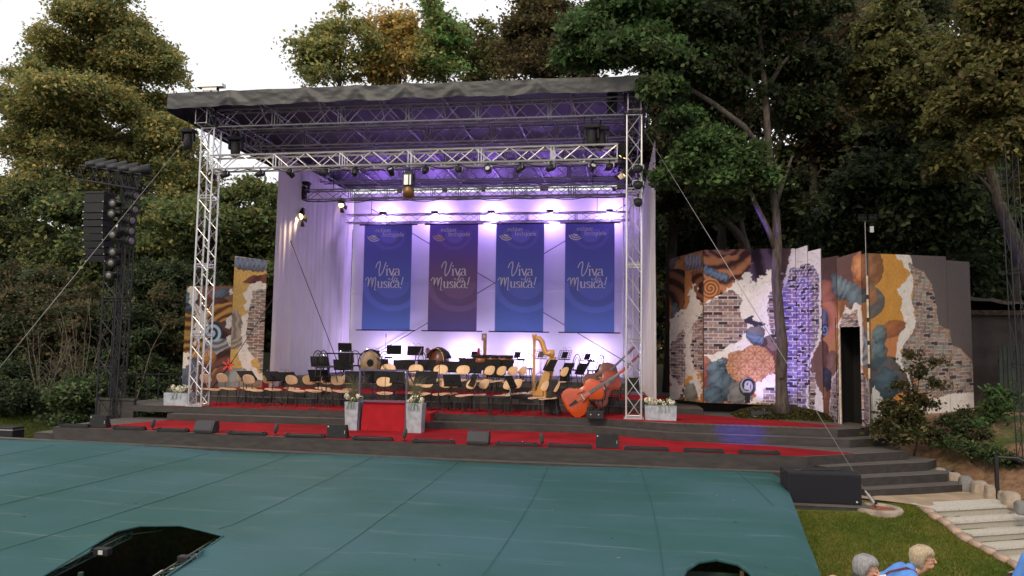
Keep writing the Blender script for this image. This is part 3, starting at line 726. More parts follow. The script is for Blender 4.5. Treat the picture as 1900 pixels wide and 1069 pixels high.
# ---- cable runs on the trusses
def catenary(p0, p1, sag, n=10): return [Vector(p0).lerp(Vector(p1), k/n)-Vector((0, 0, sag*4*(k/n)*(1-k/n))) for k in range(n+1)]
mb = MB()
for k in range(13):
    x = -5.7+.9*k; mb.path(catenary((x, -.15, -.22), (x+.9, -.12, -.22), .05+.03*(k % 3)), .012, 5)
mb.build('cable', MT['blk'], ft)
mb = MB()
for k in range(9):
    x = -5.7+1.3*k; mb.path(catenary((x, -.15, -.2), (x+1.3, -.12, -.2), .07+.04*(k % 2)), .012, 5)
mb.build('cable', MT['blk'], mt_)
# ---- par lamps
GPAR = 'black lamps clamped under the front truss'
def par_can(label, loc, yaw=0, tilt=35, lit=False, group=GPAR, s=1.0, warm=False):
    t = thing('stage_lamp', label, 'stage lamp', loc, RAD(yaw), group); t.scale = (s, s, s)
    mb = MB(); mb.tube((0, 0, .02), (0, 0, -.07), .02, 8); mb.box((-.03, -.03, -.02), (.03, .03, .04)); mb.build('clamp', MT['blk'], t)
    mb = MB(); mb.path([(-.14, 0, -.2), (-.145, 0, -.1), (-.1, 0, -.07), (.1, 0, -.07), (.145, 0, -.1), (.14, 0, -.2)], .009, 5); mb.build('yoke', MT['alu'], t)
    T = Matrix.Translation((0, 0, -.2))@Matrix.Rotation(RAD(-90+tilt), 4, 'X')
    mb = MB().mtx(T); mb.lathe([(.05, -.17), (.09, -.16), (.10, -.02), (.118, .03), (.12, .13), (.108, .13), (.1, .09)], 16); h_ = mb.build('housing', MT['blk'], t, True)
    mb = MB().mtx(T); mb.lathe([(.1, .085), (.06, .1), (0, .105)], 16); mb.build('lens', MT['lit_w'] if lit else MT['glassw'], h_, True)
    return t
parx = [394, 419, 484, 540, 605, 660, 726, 790, 851, 906, 965, 1022, 1100, 1131]
pnames = ['hanging beside the left tower', 'just right of the left tower', 'in the open gap left of the white curtain', 'in front of the curtain edge', 'above the tilted warm spotlight', 'above the left end of the first banner', 'above the right edge of the first banner', 'right of the tall hanging lantern', 'above the second banner', 'above the gap between second and third banner', 'above the third banner', 'above the gap before the fourth banner', 'above the fourth banner', 'at the right end of the front truss']
for i, px in enumerate(parx):
    x = at(px, 310, y=YF-.1).x
    yaw = random.uniform(-50, 50)
    par_can('black stage lamp '+pnames[i], (x, YF-.12, 6.86), 180+yaw if i % 3 == 0 else yaw, random.uniform(10, 50), s=.82)
# ---- fresnel spots with barn doors
def fresnel(label, loc, tgt, lit=True, s=1.0, energy=0, col=(1, .72, .45)):
    t = thing('barndoor_spotlight', label, 'spotlight', loc, 0, 'lanterns with barn doors inside the roof'); t.scale = (s, s, s)
    d = (Vector(tgt)-Vector(loc)).normalized(); Q = d.to_track_quat('Y', 'Z').to_matrix().to_4x4(); T = Matrix.Translation((0, 0, -.32))@Q
    mb = MB(); mb.tube((0, 0, .02), (0, 0, -.08), .025, 8); mb.path([(-.2, 0, -.33), (-.21, 0, -.12), (-.14, 0, -.08), (.14, 0, -.08), (.21, 0, -.12), (.2, 0, -.33)], .013, 5); mb.build('yoke', MT['blk'], t)
    mb = MB().mtx(T); mb.box((-.16, -.2, -.17), (.16, .16, .17), .02); 
    for k in range(4): mb.box((-.12, -.16+.07*k, .17), (.12, -.13+.07*k, .20))
    h_ = mb.build('housing', MT['blk'], t)
    mb = MB().mtx(T); mb.lathe([(.135, 0), (.12, .015), (0, .03)], 18, (0, .161, 0), (0, 1, 0)); mb.build('lens', MT['lit_w'] if lit else MT['glassw'], h_, True)
    for sx, sz, ax in ((1, 0, 'Z'), (-1, 0, 'Z'), (0, 1, 'X'), (0, -1, 'X')):
        mb = MB().mtx(T)
        if ax == 'Z': mb.add([(sx*.165, .17, -.15), (sx*.165, .17, .15), (sx*.28, .36, .11), (sx*.28, .36, -.11)], [(0, 1, 2, 3)])
        else: mb.add([(-.15, .17, sz*.165), (.15, .17, sz*.165), (.2, .38, sz*.28), (-.2, .38, sz*.28)], [(0, 1, 2, 3)])
        mb.X = T; o = mb.build('barn_door', MT['blk'], h_)
        o.modifiers.new('thick', 'SOLIDIFY').thickness = .004
    if energy:
        l = lamp_light(t, 'SPOT', Vector(loc)+d*.3+Vector((0, 0, -.32)), tgt, energy, col, .15, 70, .6); l.parent = t; l.matrix_parent_inverse = (Matrix.Translation(loc)@Matrix.Scale(s, 4)).inverted()
    return t
def P3(px, py, y): return tuple(at(px, py, y=y))
a = at(556, 382, y=25.9); fresnel('lit warm spotlight with open barn doors at the left end of the middle truss', a, (a.x+1.4, a.y-3.2, 3.8), True, 1.0, 900)
a = at(632, 365, y=29.5); fresnel('spotlight glowing above the rear left tower', a, (a.x+2.5, a.y-4, 2.5), True, .85, 120)
a = at(1160, 262, y=20.6); fresnel('glowing orange spotlight high on the front right tower', a, (a.x-3, a.y+3.0, 2.0), True, .9, 130)
a = at(1166, 305, y=21.0); fresnel('lit spotlight lower down beside the front right tower', a, (a.x-4, a.y+2.5, 2.5), True, .7, 120)
# tall hanging profile lanterns
def lantern(label, px, ytop, ybot, y, amber=False):
    a = at(px, ytop, y=y); b = at(px, ybot, y=y); H = a.z-b.z
    t = thing('hanging_lantern', label, 'lantern', (a.x, y, a.z), 0, 'tall lanterns hanging from the roof')
    mb = MB(); mb.box((-.15, -.14, -H*.55), (.15, .14, -.02), .02); mb.box((-.1, -.1, -.03), (.1, .1, .05)); mb.build('housing', MT['blk'], t)
    mb = MB(); mb.box((-.1, -.15, -H*.52), (.02, -.143, -H*.1)); mb.box((.06, -.15, -H*.52), (.1, -.143, -H*.1)); mb.build('face_strip', MT['alu'], t)
    mb = MB(); mb.lathe([(.1, -H*.55), (.15, -H*.62), (.17, -H*.98), (.15, -H*.98), (.12, -H*.7)], 14); mb.build('hood', mat('bronze hood', (.25, .13, .05), .4, .5, var=.2), t, True)
    mb = MB(); mb.lathe([(.12, 0), (0, .02)], 14, (0, 0, -H*.8)); mb.build('lens', MT['lit_w'] if amber else MT['glassw'], t)
    mb = MB(); mb.path([(-.17, 0, -H*.3), (-.17, 0, .1), (0, 0, .14), (.17, 0, .1), (.17, 0, -H*.3)], .012, 5); mb.tube((0, 0, .14), (0, 0, 6.9-a.z if a.z < 6.8 else .5), .015); mb.build('yoke', MT['blk'], t)
    return t
lantern('tall dark lantern with glowing amber hood in the middle of the front truss', 759, 322, 366, YF+.05, True)
def mover(label, px, py0, py1, y, w=.22):
    a = at(px, py0, y=y); b = at(px, py1, y=y); H = a.z-b.z
    t = thing('moving_light', label, 'moving light', (a.x, y, a.z), 0, 'dark lanterns hung round the roof edge')
    mb = MB(); mb.box((-w*.8, -.14, -.16*H), (w*.8, .14, 0), .02); mb.build('base', MT['blkm'], t)
    mb = MB(); mb.box((-w*.75, -.06, -.6*H), (-w*.6, .06, -.14*H)); mb.box((w*.6, -.06, -.6*H), (w*.75, .06, -.14*H)); mb.build('yoke', MT['blkm'], t)
    mb = MB(); mb.lathe([(0, -H), (w*.42, -H*.98), (w*.5, -H*.7), (w*.45, -H*.3), (w*.3, -H*.22), (0, -H*.2)], 14); mb.build('head', MT['blkm'], t, True)
    mb = MB(); mb.tube((0, 0, 0), (0, 0, .35), .02); mb.build('clamp', MT['blk'], t)
mover('dark lantern hung outside the left roof corner', 350, 241, 277, 20.2, .26)
mover('dark lantern hung above the left end of the front truss', 438, 255, 292, 20.6, .28)
mover('dark moving light at the right end of the front truss left of the tower', 1098, 232, 275, 20.3, .26)
mover('second dark moving light close to the right tower, right of its neighbour', 1114, 236, 278, 20.5, .3)
mover('dark lantern hanging above the tilted warm spotlight', 562, 338, 372, 26.0, .34)
# loudspeaker panels hanging at upper right
for px, p0, p1, lb in ((1136, 168, 210, 'black loudspeaker panel hanging under the right front of the roof'),):
    a = at(px-9, p0, y=20.6); b = at(px+9, p1, y=20.6)
    t = thing('hanging_loudspeaker', lb, 'loudspeaker', ((a.x+b.x)/2, 20.6, b.z)); w_ = b.x-a.x; h_ = a.z-b.z
    mb = MB(); mb.box((-w_/2, -.12, 0), (w_/2, .15, h_), .02); mb.build('cabinet', MT['blkm'], t); mb = MB(); mb.box((-w_/2+.02, -.125, .03), (w_/2-.02, -.121, h_-.03)); mb.build('grille', MT['blk'], t)
    mb = MB(); mb.tube((0, 0, h_), (0, 0, h_+.3), .015); mb.build('bracket', MT['blk'], t)
# ---- violet flood lights on the rear truss and on the floor behind the players
VI = (.50, .33, 1.0)
def flood(label, loc, up, e, group, litmat='lit_v', col=VI, cone=150):
    t = thing('floodlight', label, 'floodlight', loc, 0, group)
    mb = MB(); mb.box((-.14, -.08, -.05), (.14, .08, .05), .012)
    for k in range(5): mb.box((-.1+.05*k-.008, -.1, -.045), (-.1+.05*k+.008, -.08, .045))
    mb.build('housing', MT['blk'], t)
    s = 1 if up else -1
    mb = MB(); mb.box((-.12, .0, s*.05), (.12, .075, s*.058)); mb.box((-.12, .0805, -.04), (.12, .088, .04)); mb.build('lens', MT[litmat], t)
    mb = MB(); mb.path([(-.17, 0, 0), (-.17, 0, -s*.12), (.17, 0, -s*.12), (.17, 0, 0)], .01, 5); mb.build('bracket', MT['blk'], t)
    if up:
        l = bpy.data.lights.new('lamp_light', 'POINT'); l.energy = e; l.color = col; l.shadow_soft_size = .08
        o = bpy.data.objects.new('lamp_light', l); COL.objects.link(o); o.parent = t; o.location = (0, .2, .12)
    else:
        l = bpy.data.lights.new('lamp_light', 'POINT'); l.energy = e; l.color = col; l.shadow_soft_size = .08
        o = bpy.data.objects.new('lamp_light', l); COL.objects.link(o); o.parent = t; o.location = (0, .16, -.1)
        l = bpy.data.lights.new('lamp_light', 'SPOT'); l.energy = 170; l.color = (.34, .14, 1); l.shadow_soft_size = .1; l.spot_size = RAD(95); l.spot_blend = .9
        o = bpy.data.objects.new('lamp_light', l); COL.objects.link(o); o.parent = t; o.location = (0, -.14, .12); o.rotation_euler = (RAD(180+55), 0, 0)
nm = ['above the first blue banner', 'above the left edge of the purple banner', 'between the purple and the third banner', 'between the third and fourth banner', 'above the right edge of the fourth banner']
for i, px in enumerate((710, 806, 911, 1020, 1131)):
    a = at(px, 398, y=30.35); flood('violet floodlight on the rear truss '+nm[i], (a.x, 30.42, 7.42), False, 115, 'violet floodlights on the rear truss')
nm = ['below the first banner', 'below the purple banner', 'below the third banner behind the harp', 'below the fourth banner']
for i, px in enumerate((722, 858, 968, 1098)):
    a = at(px, 655, y=30.35); flood('violet floor floodlight by the white wall '+nm[i], (a.x, 30.3, 1.35), True, 80, 'violet floor floodlights at the wall', col=(.62, .48, 1.0))
# ================================================================ CURTAINS AND BACKDROP
def cloth_wall(name, label, p0, p1, z0, z1, amp, freq, thick=.01, seed=0, m='white', nx_=None, cat='curtain', hem=0):
    p0 = Vector((p0[0], p0[1], 0)); p1 = Vector((p1[0], p1[1], 0)); d = p1-p0; L = d.length; d.normalize(); nrm = Vector((-d.y, d.x, 0))
    n = nx_ or int(L/.04); R_ = 30; V = []; 
    for j in range(R_+1):
        v = j/R_; z = z0+(z1-z0)*v
        for i in range(n+1):
            u = i/n; s = u*L
            k = (1-.8*v)
            off = amp*k*(math.sin(s*freq+2.2*math.sin(s*1.3+seed))*.6+.4*math.sin(s*freq*2.3+seed*2))*(.5+.8*float(vnoise(s+seed, 3.3, .9)))
            off += .12*(float(vnoise(s+v*2+seed, v*3, 1.6))-.5)*(1-v)*v*2
            p = p0+d*s+nrm*off; V.append((p.x, p.y, z-(hem*math.sin(u*9)*.03 if j == 0 else 0)))
    F_ = [(j*(n+1)+i, j*(n+1)+i+1, (j+1)*(n+1)+i+1, (j+1)*(n+1)+i) for j in range(R_) for i in range(n)]
    mb = MB(); mb.add(V, F_); o = mb.build(name, MT[m], None, True); tag(o, label, cat); return o
cloth_wall('side_curtain', 'tall pleated white curtain closing the left side of the stage', (-11.75, 24.05), (-11.62, 30.9), .36, 8.35, .05, 7, seed=1)
cloth_wall('side_curtain', 'narrow white curtain closing the right side behind the right tower', (.82, 20.8), (.62, 30.9), .06, 7.6, .05, 9, seed=5)
o = cloth_wall('backdrop', 'wide white cloth wall behind the banners at the rear of the stage', (.6, 31.05), (-11.65, 31.05), .70, 8.4, .012, 2.2, seed=9, cat='backdrop')
# tape seam and cable ties across the wall
def cable(name, label, pts, r=.008, m='rope', group=None, cat='cable'):
    mb = MB(); mb.path(pts, r, 6); o = mb.build(name, MT[m], None, True); tag(o, label, cat, group); return o
cable('wall_rope', 'thin pale rope running level across the white wall behind the banners', [tuple(at(650, 545, y=30.98)), tuple(at(800, 541, y=30.98)-Vector((0, 0, .05))), tuple(at(960, 541, y=30.98)), tuple(at(1165, 540, y=30.98))], .012, 'white')
def lin(p, q, yy0, yy1): return [tuple(at(*p, y=yy0)), tuple(at(*q, y=yy1))]
cable('bracing_cable', 'dark bracing cable from the left tower top down to the orchestra floor', [(-11.3, 24.2, 5.35), tuple(at(640, 708, y=26.2))], .014, 'ropedk', 'bracing cables crossing the side curtain')
cable('bracing_cable', 'dark bracing cable from the red turnbuckle up across the white side curtain', [tuple(at(430, 672, y=21.8)), tuple(at(618, 383, y=29.6))], .014, 'ropedk', 'bracing cables crossing the side curtain')
cable('bracing_cable', 'dark bracing cable falling from upper left behind the first two banners', [tuple(at(690, 388, y=30.9)), tuple(at(1208, 700, y=30.0))], .016, 'ropedk', 'bracing cables crossing on the white wall')
cable('bracing_cable', 'dark bracing cable rising from lower left to the upper right tower', [tuple(at(700, 655, y=30.9)), tuple(at(1165, 378, y=30.6))], .016, 'ropedk', 'bracing cables crossing on the white wall')
cable('guy_wire', 'pale guy wire running from the left roof corner down past the black tower', [tuple(at(352, 250, y=20.2)), tuple(at(-60, 755, y=14.0))], .007, 'rope')
anch = at(1605, 910, z=-.7)
cable('guy_wire', 'pale guy wire from the right tower top down to the drain hole in the lawn', [(XR+.25, 20.3, 7.75), tuple(at(1606, 912, y=15.45))], .008, 'rope')
# red turnbuckle ribbon at left and red strap at right
p = at(424, 678, y=21.9)
t = thing('turnbuckle', 'dark turnbuckle with a red ribbon in front of the left painted panels', 'turnbuckle', p)
mb = MB(); mb.tube((-.62, .15, -.75), (.12, 0, .12), .022); mb.build('strut', MT['blk'], t)
mb = MB()
for a in (0, 1.1, 2.3, 3.6, 4.9): mb.prism([(-.025, 0), (.025, 0), (.04, .22), (-.03, .19)], -.004, .004, lambda x, y, z, a=a: (x*math.cos(a)-y*math.sin(a), z-.02, x*math.sin(a)+y*math.cos(a)))
mb.build('ribbon', mat('red ribbon', (.55, .03, .03), .6, var=.1), t)
# ================================================================ BANNERS
MT['letter'] = mat('white print', (.92, .88, .93), .7, 0, var=.02)
MT['bar'] = mat('banner rod', (.02, .015, .02), .5, 0, var=.1)
def stroke(mb, pts, thick, thin, y=0, n=5, dz=.004):
    """calligraphic ribbon: thick on downstrokes, thin on level strokes (x, z plane)"""
    P = [Vector((p[0], p[1])) for p in pts]; D = []
    if len(P) > 2:      # Catmull-Rom
        for i in range(len(P)-1):
            a, b, c, d = P[max(i-1, 0)], P[i], P[i+1], P[min(i+2, len(P)-1)]
            for k in range(n):
                t = k/n; D.append(.5*((2*b)+(c-a)*t+(2*a-5*b+4*c-d)*t*t+(3*b-a-3*c+d)*t**3))
        D.append(P[-1])
    else: D = P
    L = []; R = []
    for i, p in enumerate(D):
        t = (D[min(i+1, len(D)-1)]-D[max(i-1, 0)]); t = t.normalized() if t.length > 1e-6 else Vector((1, 0))
        w = thin+(thick-thin)*abs(t.y)**1.4; nn = Vector((-t.y, t.x))*(w/2)
        L.append(p+nn); R.append(p-nn)
    m = len(D); vs = [(p.x, y, p.y) for p in L]+[(p.x, y, p.y) for p in R]
    mb.add(vs, [(i, i+1, m+i+1, m+i) for i in range(m-1)])
def arc(cx, cy, rx, ry, a0, a1, n=9): return [(cx+rx*math.cos(RAD(a0+(a1-a0)*k/(n-1))), cy+ry*math.sin(RAD(a0+(a1-a0)*k/(n-1)))) for k in range(n)]
# glyphs in units of x-height = 1; (advance, strokes)
GL = {
 'i': (.42, [[(.2, 0), (.2, 1)], [(.05, 1), (.2, 1)], [(.04, 0), (.36, 0)], [(.2, 1.3), (.2, 1.48)]]),
 'v': (.95, [[(.12, 1), (.48, 0)], [(.48, 0), (.84, 1)], [(0, 1), (.3, 1)], [(.68, 1), (.96, 1)]]),
 'a': (.88, [arc(.32, .27, .27, .27, 60, 300), [(.15, .8), (.3, 1.0), (.52, .96), (.62, .72), (.62, .3), (.66, .06), (.85, .06)], [(.62, .55), (.4, .52)]]),
 'u': (1.0, [[(.2, 1), (.2, .3), (.32, .03), (.55, .03), (.76, .25)], [(.76, 1), (.76, 0)], [(.04, 1), (.2, 1)], [(.6, 1), (.76, 1)], [(.76, 0), (.94, 0)]]),
 's': (.74, [[(.6, .82), (.42, 1), (.18, .9), (.14, .7), (.38, .52), (.6, .34), (.56, .1), (.34, 0), (.1, .16)]]),
 'c': (.78, [[(.66, .76), (.46, 1), (.22, .9), (.1, .5), (.22, .1), (.44, 0), (.68, .18)]]),
 'e': (.8, [[(.12, .52), (.66, .54), (.6, .86), (.4, 1), (.2, .88), (.1, .5), (.22, .1), (.44, 0), (.68, .18)]]),
 't': (.56, [[(.24, 1.4), (.24, .2), (.34, .02), (.52, .1)], [(.04, 1), (.5, 1)]]),
 'n': (1.0, [[(.2, 1), (.2, 0)], [(.2, .75), (.4, .98), (.64, .94), (.74, .7), (.74, 0)], [(.04, 1), (.2, 1)], [(.04, 0), (.36, 0)], [(.6, 0), (.9, 0)]]),
 'r': (.68, [[(.2, 1), (.2, 0)], [(.2, .7), (.36, .96), (.56, .96)], [(.04, 1), (.2, 1)], [(.04, 0), (.4, 0)]]),
 'f': (.6, [[(.58, 1.5), (.4, 1.56), (.26, 1.35), (.24, 1.0), (.24, 0)], [(.04, 1), (.5, 1)], [(.06, 0), (.46, 0)]]),
 'p': (.95, [[(.2, 1), (.2, -.5)], arc(.46, .5, .32, .5, 140, -140), [(.04, 1), (.2, 1)], [(.04, -.5), (.38, -.5)]]),
 'l': (.42, [[(.2, 1.55), (.2, 0)], [(.05, 1.5), (.2, 1.55)], [(.04, 0), (.38, 0)]]),
 ' ': (.4, [])}
def word(mb, s, x, z, h, y, thick=.16, thin=.05, sp=.0):
    for ch in s:
        adv, st_ = GL[ch]
        for pts in st_: stroke(mb, [(x+px_*h, z+pz*h) for px_, pz in pts], thick*h, thin*h, y)
        x += (adv+sp)*h
    return x
def banner(i, x0, x1, z0, z1, label, cA, cB, cC, logo='white'):
    w_ = x1-x0; h_ = z1-z0
    t = thing('banner', label, 'banner', (x0, 30.08, z0), 0)
    # printed cloth: colour fields printed as large pale arcs on the ground colour
    nx_, nz_ = 70, 150; U, V_ = np.meshgrid(np.linspace(0, 1, nx_), np.linspace(0, 1, nz_)); X_ = U*w_; Z_ = V_*h_
    Y_ = .02*np.sin(U*7+V_*3+i)*(1-V_)+.012*np.sin(U*19+i)*(1-V_)*V_
    c = np.array(cA)[None]*np.ones((nx_*nz_, 1)); uv = np.stack([U.ravel(), V_.ravel()], 1)
    k = sstep(.9, .45, uv[:, 1])[:, None]; c = c*(1-k)+np.array(cB)*k
    k = sstep(.35, .0, uv[:, 1])[:, None]; c = c*(1-k)+np.array(cC)*k
    XX = uv[:, 0]*w_; ZZ = uv[:, 1]*h_
    def crescent(cx, cz, r, th, zc, am, tone=1.0):
        nonlocal c
        d = np.hypot((XX-cx)/1.15, ZZ-cz); mk = ((d < r) & (d > r-th) & (ZZ < zc)).astype(float)*am
        c = c*(1-mk[:, None])+np.clip(c*tone+.03, 0, 1)*mk[:, None]
    for (r, th, am, tone) in ((1.15, .22, .55, 1.35), (.90, .25, .5, .75), (.62, .5, .45, 1.25)): crescent(w_*.62, h_*.44, r, th, h_*.455, am, tone)
    for (r, th, am, tone) in ((.62, .12, .5, 1.35), (.48, .13, .6, .8), (.34, .3, .6, 1.6)): crescent(w_*.52, h_*.90, r, th, h_*.945, am, tone)
    Vv = np.stack([X_.ravel(), Y_.ravel(), Z_.ravel()], 1)
    I_ = (np.arange(nz_-1)[:, None]*nx_+np.arange(nx_-1)[None]).ravel(); F_ = np.stack([I_, I_+1, I_+nx_+1, I_+nx_], -1)
    fastmesh('cloth', Vv, F_, MT['print'], t, c, True)
    mb = MB(); mb.tube((-.42*0-.22, 0, h_), (w_+.22, 0, h_), .028, 8); mb.build('top_rod', MT['bar'], t)
    mb = MB(); mb.tube((-.24, 0, 0), (w_+.24, 0, 0), .024, 8); mb.build('bottom_rod', MT['bar'], t)
    mb = MB(); mb.tube((.12, 0, h_), (.12, .1, h_+.2), .008); mb.tube((w_-.12, 0, h_), (w_-.12, .1, h_+.2), .008); mb.build('hanger', MT['bar'], t)
    yy = -.045; s_ = w_/2.1
    mb = MB()
    # Viva : script V with a looped entry, then serif iva
    zb = h_*.515; xh = .29*s_; x_ = .58*s_
    stroke(mb, [(x_-.02, zb+.33*s_), (x_+.04, zb+.50*s_), (x_+.15, zb+.60*s_), (x_+.17, zb+.45*s_), (x_+.13, zb+.2*s_), (x_+.16, zb-.02), (x_+.30, zb+.18*s_), (x_+.38, zb+.45*s_), (x_+.42, zb+.57*s_)], .04*s_, .022*s_, yy)
    word(mb, 'iva', x_+.42*s_, zb, xh, yy, .2, .06)
    # la
    zl = zb-.235*s_; xl = 1.26*s_; s0_ = s_; s_ = s_*.74
    stroke(mb, [(xl-.07, zl+.04), (xl-.02, zl+.05), (xl+.1*s_, zl+.22*s_), (xl+.17*s_, zl+.40*s_), (xl+.12*s_, zl+.40*s_), (xl+.07*s_, zl+.12*s_), (xl+.1*s_, zl), (xl+.17*s_, zl+.06*s_)], .034*s_, .018*s_, yy)
    stroke(mb, arc(xl+.26*s_, zl+.09*s_, .075*s_, .09*s_, 30, 390, 10), .034*s_, .02*s_, yy); stroke(mb, [(xl+.34*s_, zl+.18*s_), (xl+.33*s_, zl+.03*s_), (xl+.42*s_, zl+.02*s_)], .034*s_, .02*s_, yy)
    s_ = s0_
    # Musica! : script M, serif usica, slanted exclamation mark
    zm = zb-.52*s_; x_ = .12*s_
    stroke(mb, [(x_, zm+.30*s_), (x_+.06*s_, zm+.42*s_), (x_+.13*s_, zm+.40*s_), (x_+.12*s_, zm+.05*s_)], .036*s_, .02*s_, yy)
    stroke(mb, [(x_+.12*s_, zm+.05*s_), (x_+.2*s_, zm+.35*s_), (x_+.28*s_, zm+.42*s_), (x_+.29*s_, zm+.2*s_), (x_+.29*s_, zm+.03*s_)], .036*s_, .02*s_, yy)
    stroke(mb, [(x_+.29*s_, zm+.03*s_), (x_+.37*s_, zm+.38*s_), (x_+.45*s_, zm+.42*s_), (x_+.44*s_, zm+.15*s_), (x_+.42*s_, zm-.08*s_), (x_+.50*s_, zm-.10*s_)], .036*s_, .02*s_, yy)
    xe = word(mb, 'usica', x_+.52*s_, zm, .27*s_, yy, .2, .06, -.02)
    stroke(mb, [(xe+.13*s_, zm+.46*s_), (xe+.05*s_, zm+.12*s_)], .04*s_, .03*s_, yy); stroke(mb, [(xe+.035*s_, zm+.03*s_), (xe+.025*s_, zm-.02*s_)], .045*s_, .045*s_, yy)
    mb.build('lettering', MT['letter'], t)
    mb = MB()
    word(mb, 'eutiner', .50*s_, h_*.928, .118*s_, yy, .22, .11, .10); word(mb, 'festspiele', .82*s_, h_*.885, .118*s_, yy, .22, .11, .12)
    mb.build('house_name', MT['letter'], t)
    mb = MB()      # emblem: three nested rising crescents
    cx, cz = .46*s_, h_*.905
    for r, th in ((.15, .10), (.24, .055), (.335, .055)):
        A = [(cx+(r*s_)*math.cos(RAD(a)), cz+.92*r*s_*math.sin(RAD(a))) for a in range(196, 318, 8)]
        B = [(cx+((r-th)*s_)*math.cos(RAD(a)), cz+.92*(r-th)*s_*math.sin(RAD(a))) for a in range(196, 318, 8)]
        n = len(A); mb.add([(p[0], yy, p[1]) for p in A]+[(p[0], yy, p[1]) for p in B], [(k, k+1, n+k+1, n+k) for k in range(n-1)])
    mb.build('emblem', MT['letter'] if logo == 'white' else mat('gold print', (.72, .52, .32), .7, var=.03), t)
MT['print'] = attr_mat('printed banner cloth', .75, bump=.1, bscale=8, translucent=.12)
A_ = (.15, .155, .50); B_ = (.15, .20, .60); C_ = (.18, .30, .80)
for i, (xa, xb, lb, cs, lg) in enumerate([(-10.78, -8.72, 'leftmost blue banner on the white wall, next to the side curtain', (A_, B_, C_), 'white'), (-7.97, -5.93, 'dark purple banner with a gold emblem, second from the left', ((.17, .12, .46), (.25, .15, .28), (.17, .14, .36)), 'gold'),
        (-5.18, -3.21, 'blue banner behind the harp, third from the left', (A_, B_, C_), 'white'), (-2.36, -.39, 'rightmost blue banner beside the right tower', (A_, B_, C_), 'white')]):
    banner(i, xa, xb, 2.46, 6.86, lb, *cs, lg)
# wooden post with a small box in front of the wall
p = at(899, 690, y=27.5); q = at(899, 622, y=27.5)
t = thing('wooden_post', 'tall narrow wooden post with a small box on top in front of the white wall', 'post', (p.x, 27.5, .71))
mb = MB(); mb.box((-.06, -.03, 0), (.06, .03, q.z-.71-.15)); mb.build('board', mat('raw timber', (.33, .17, .09), .7, var=.3, scale=5, stretch=(4, 4, .6)), t)
mb = MB(); mb.box((-.12, -.07, q.z-.71-.2), (.07, -.032, q.z-.71+.06), .01); mb.build('box', mat('box', (.35, .2, .13), .7, var=.2), t)
mb = MB(); mb.box((-.07, -.076, q.z-.71-.1), (.02, -.071, q.z-.71)); mb.build('plate', MT['glassw'], t)
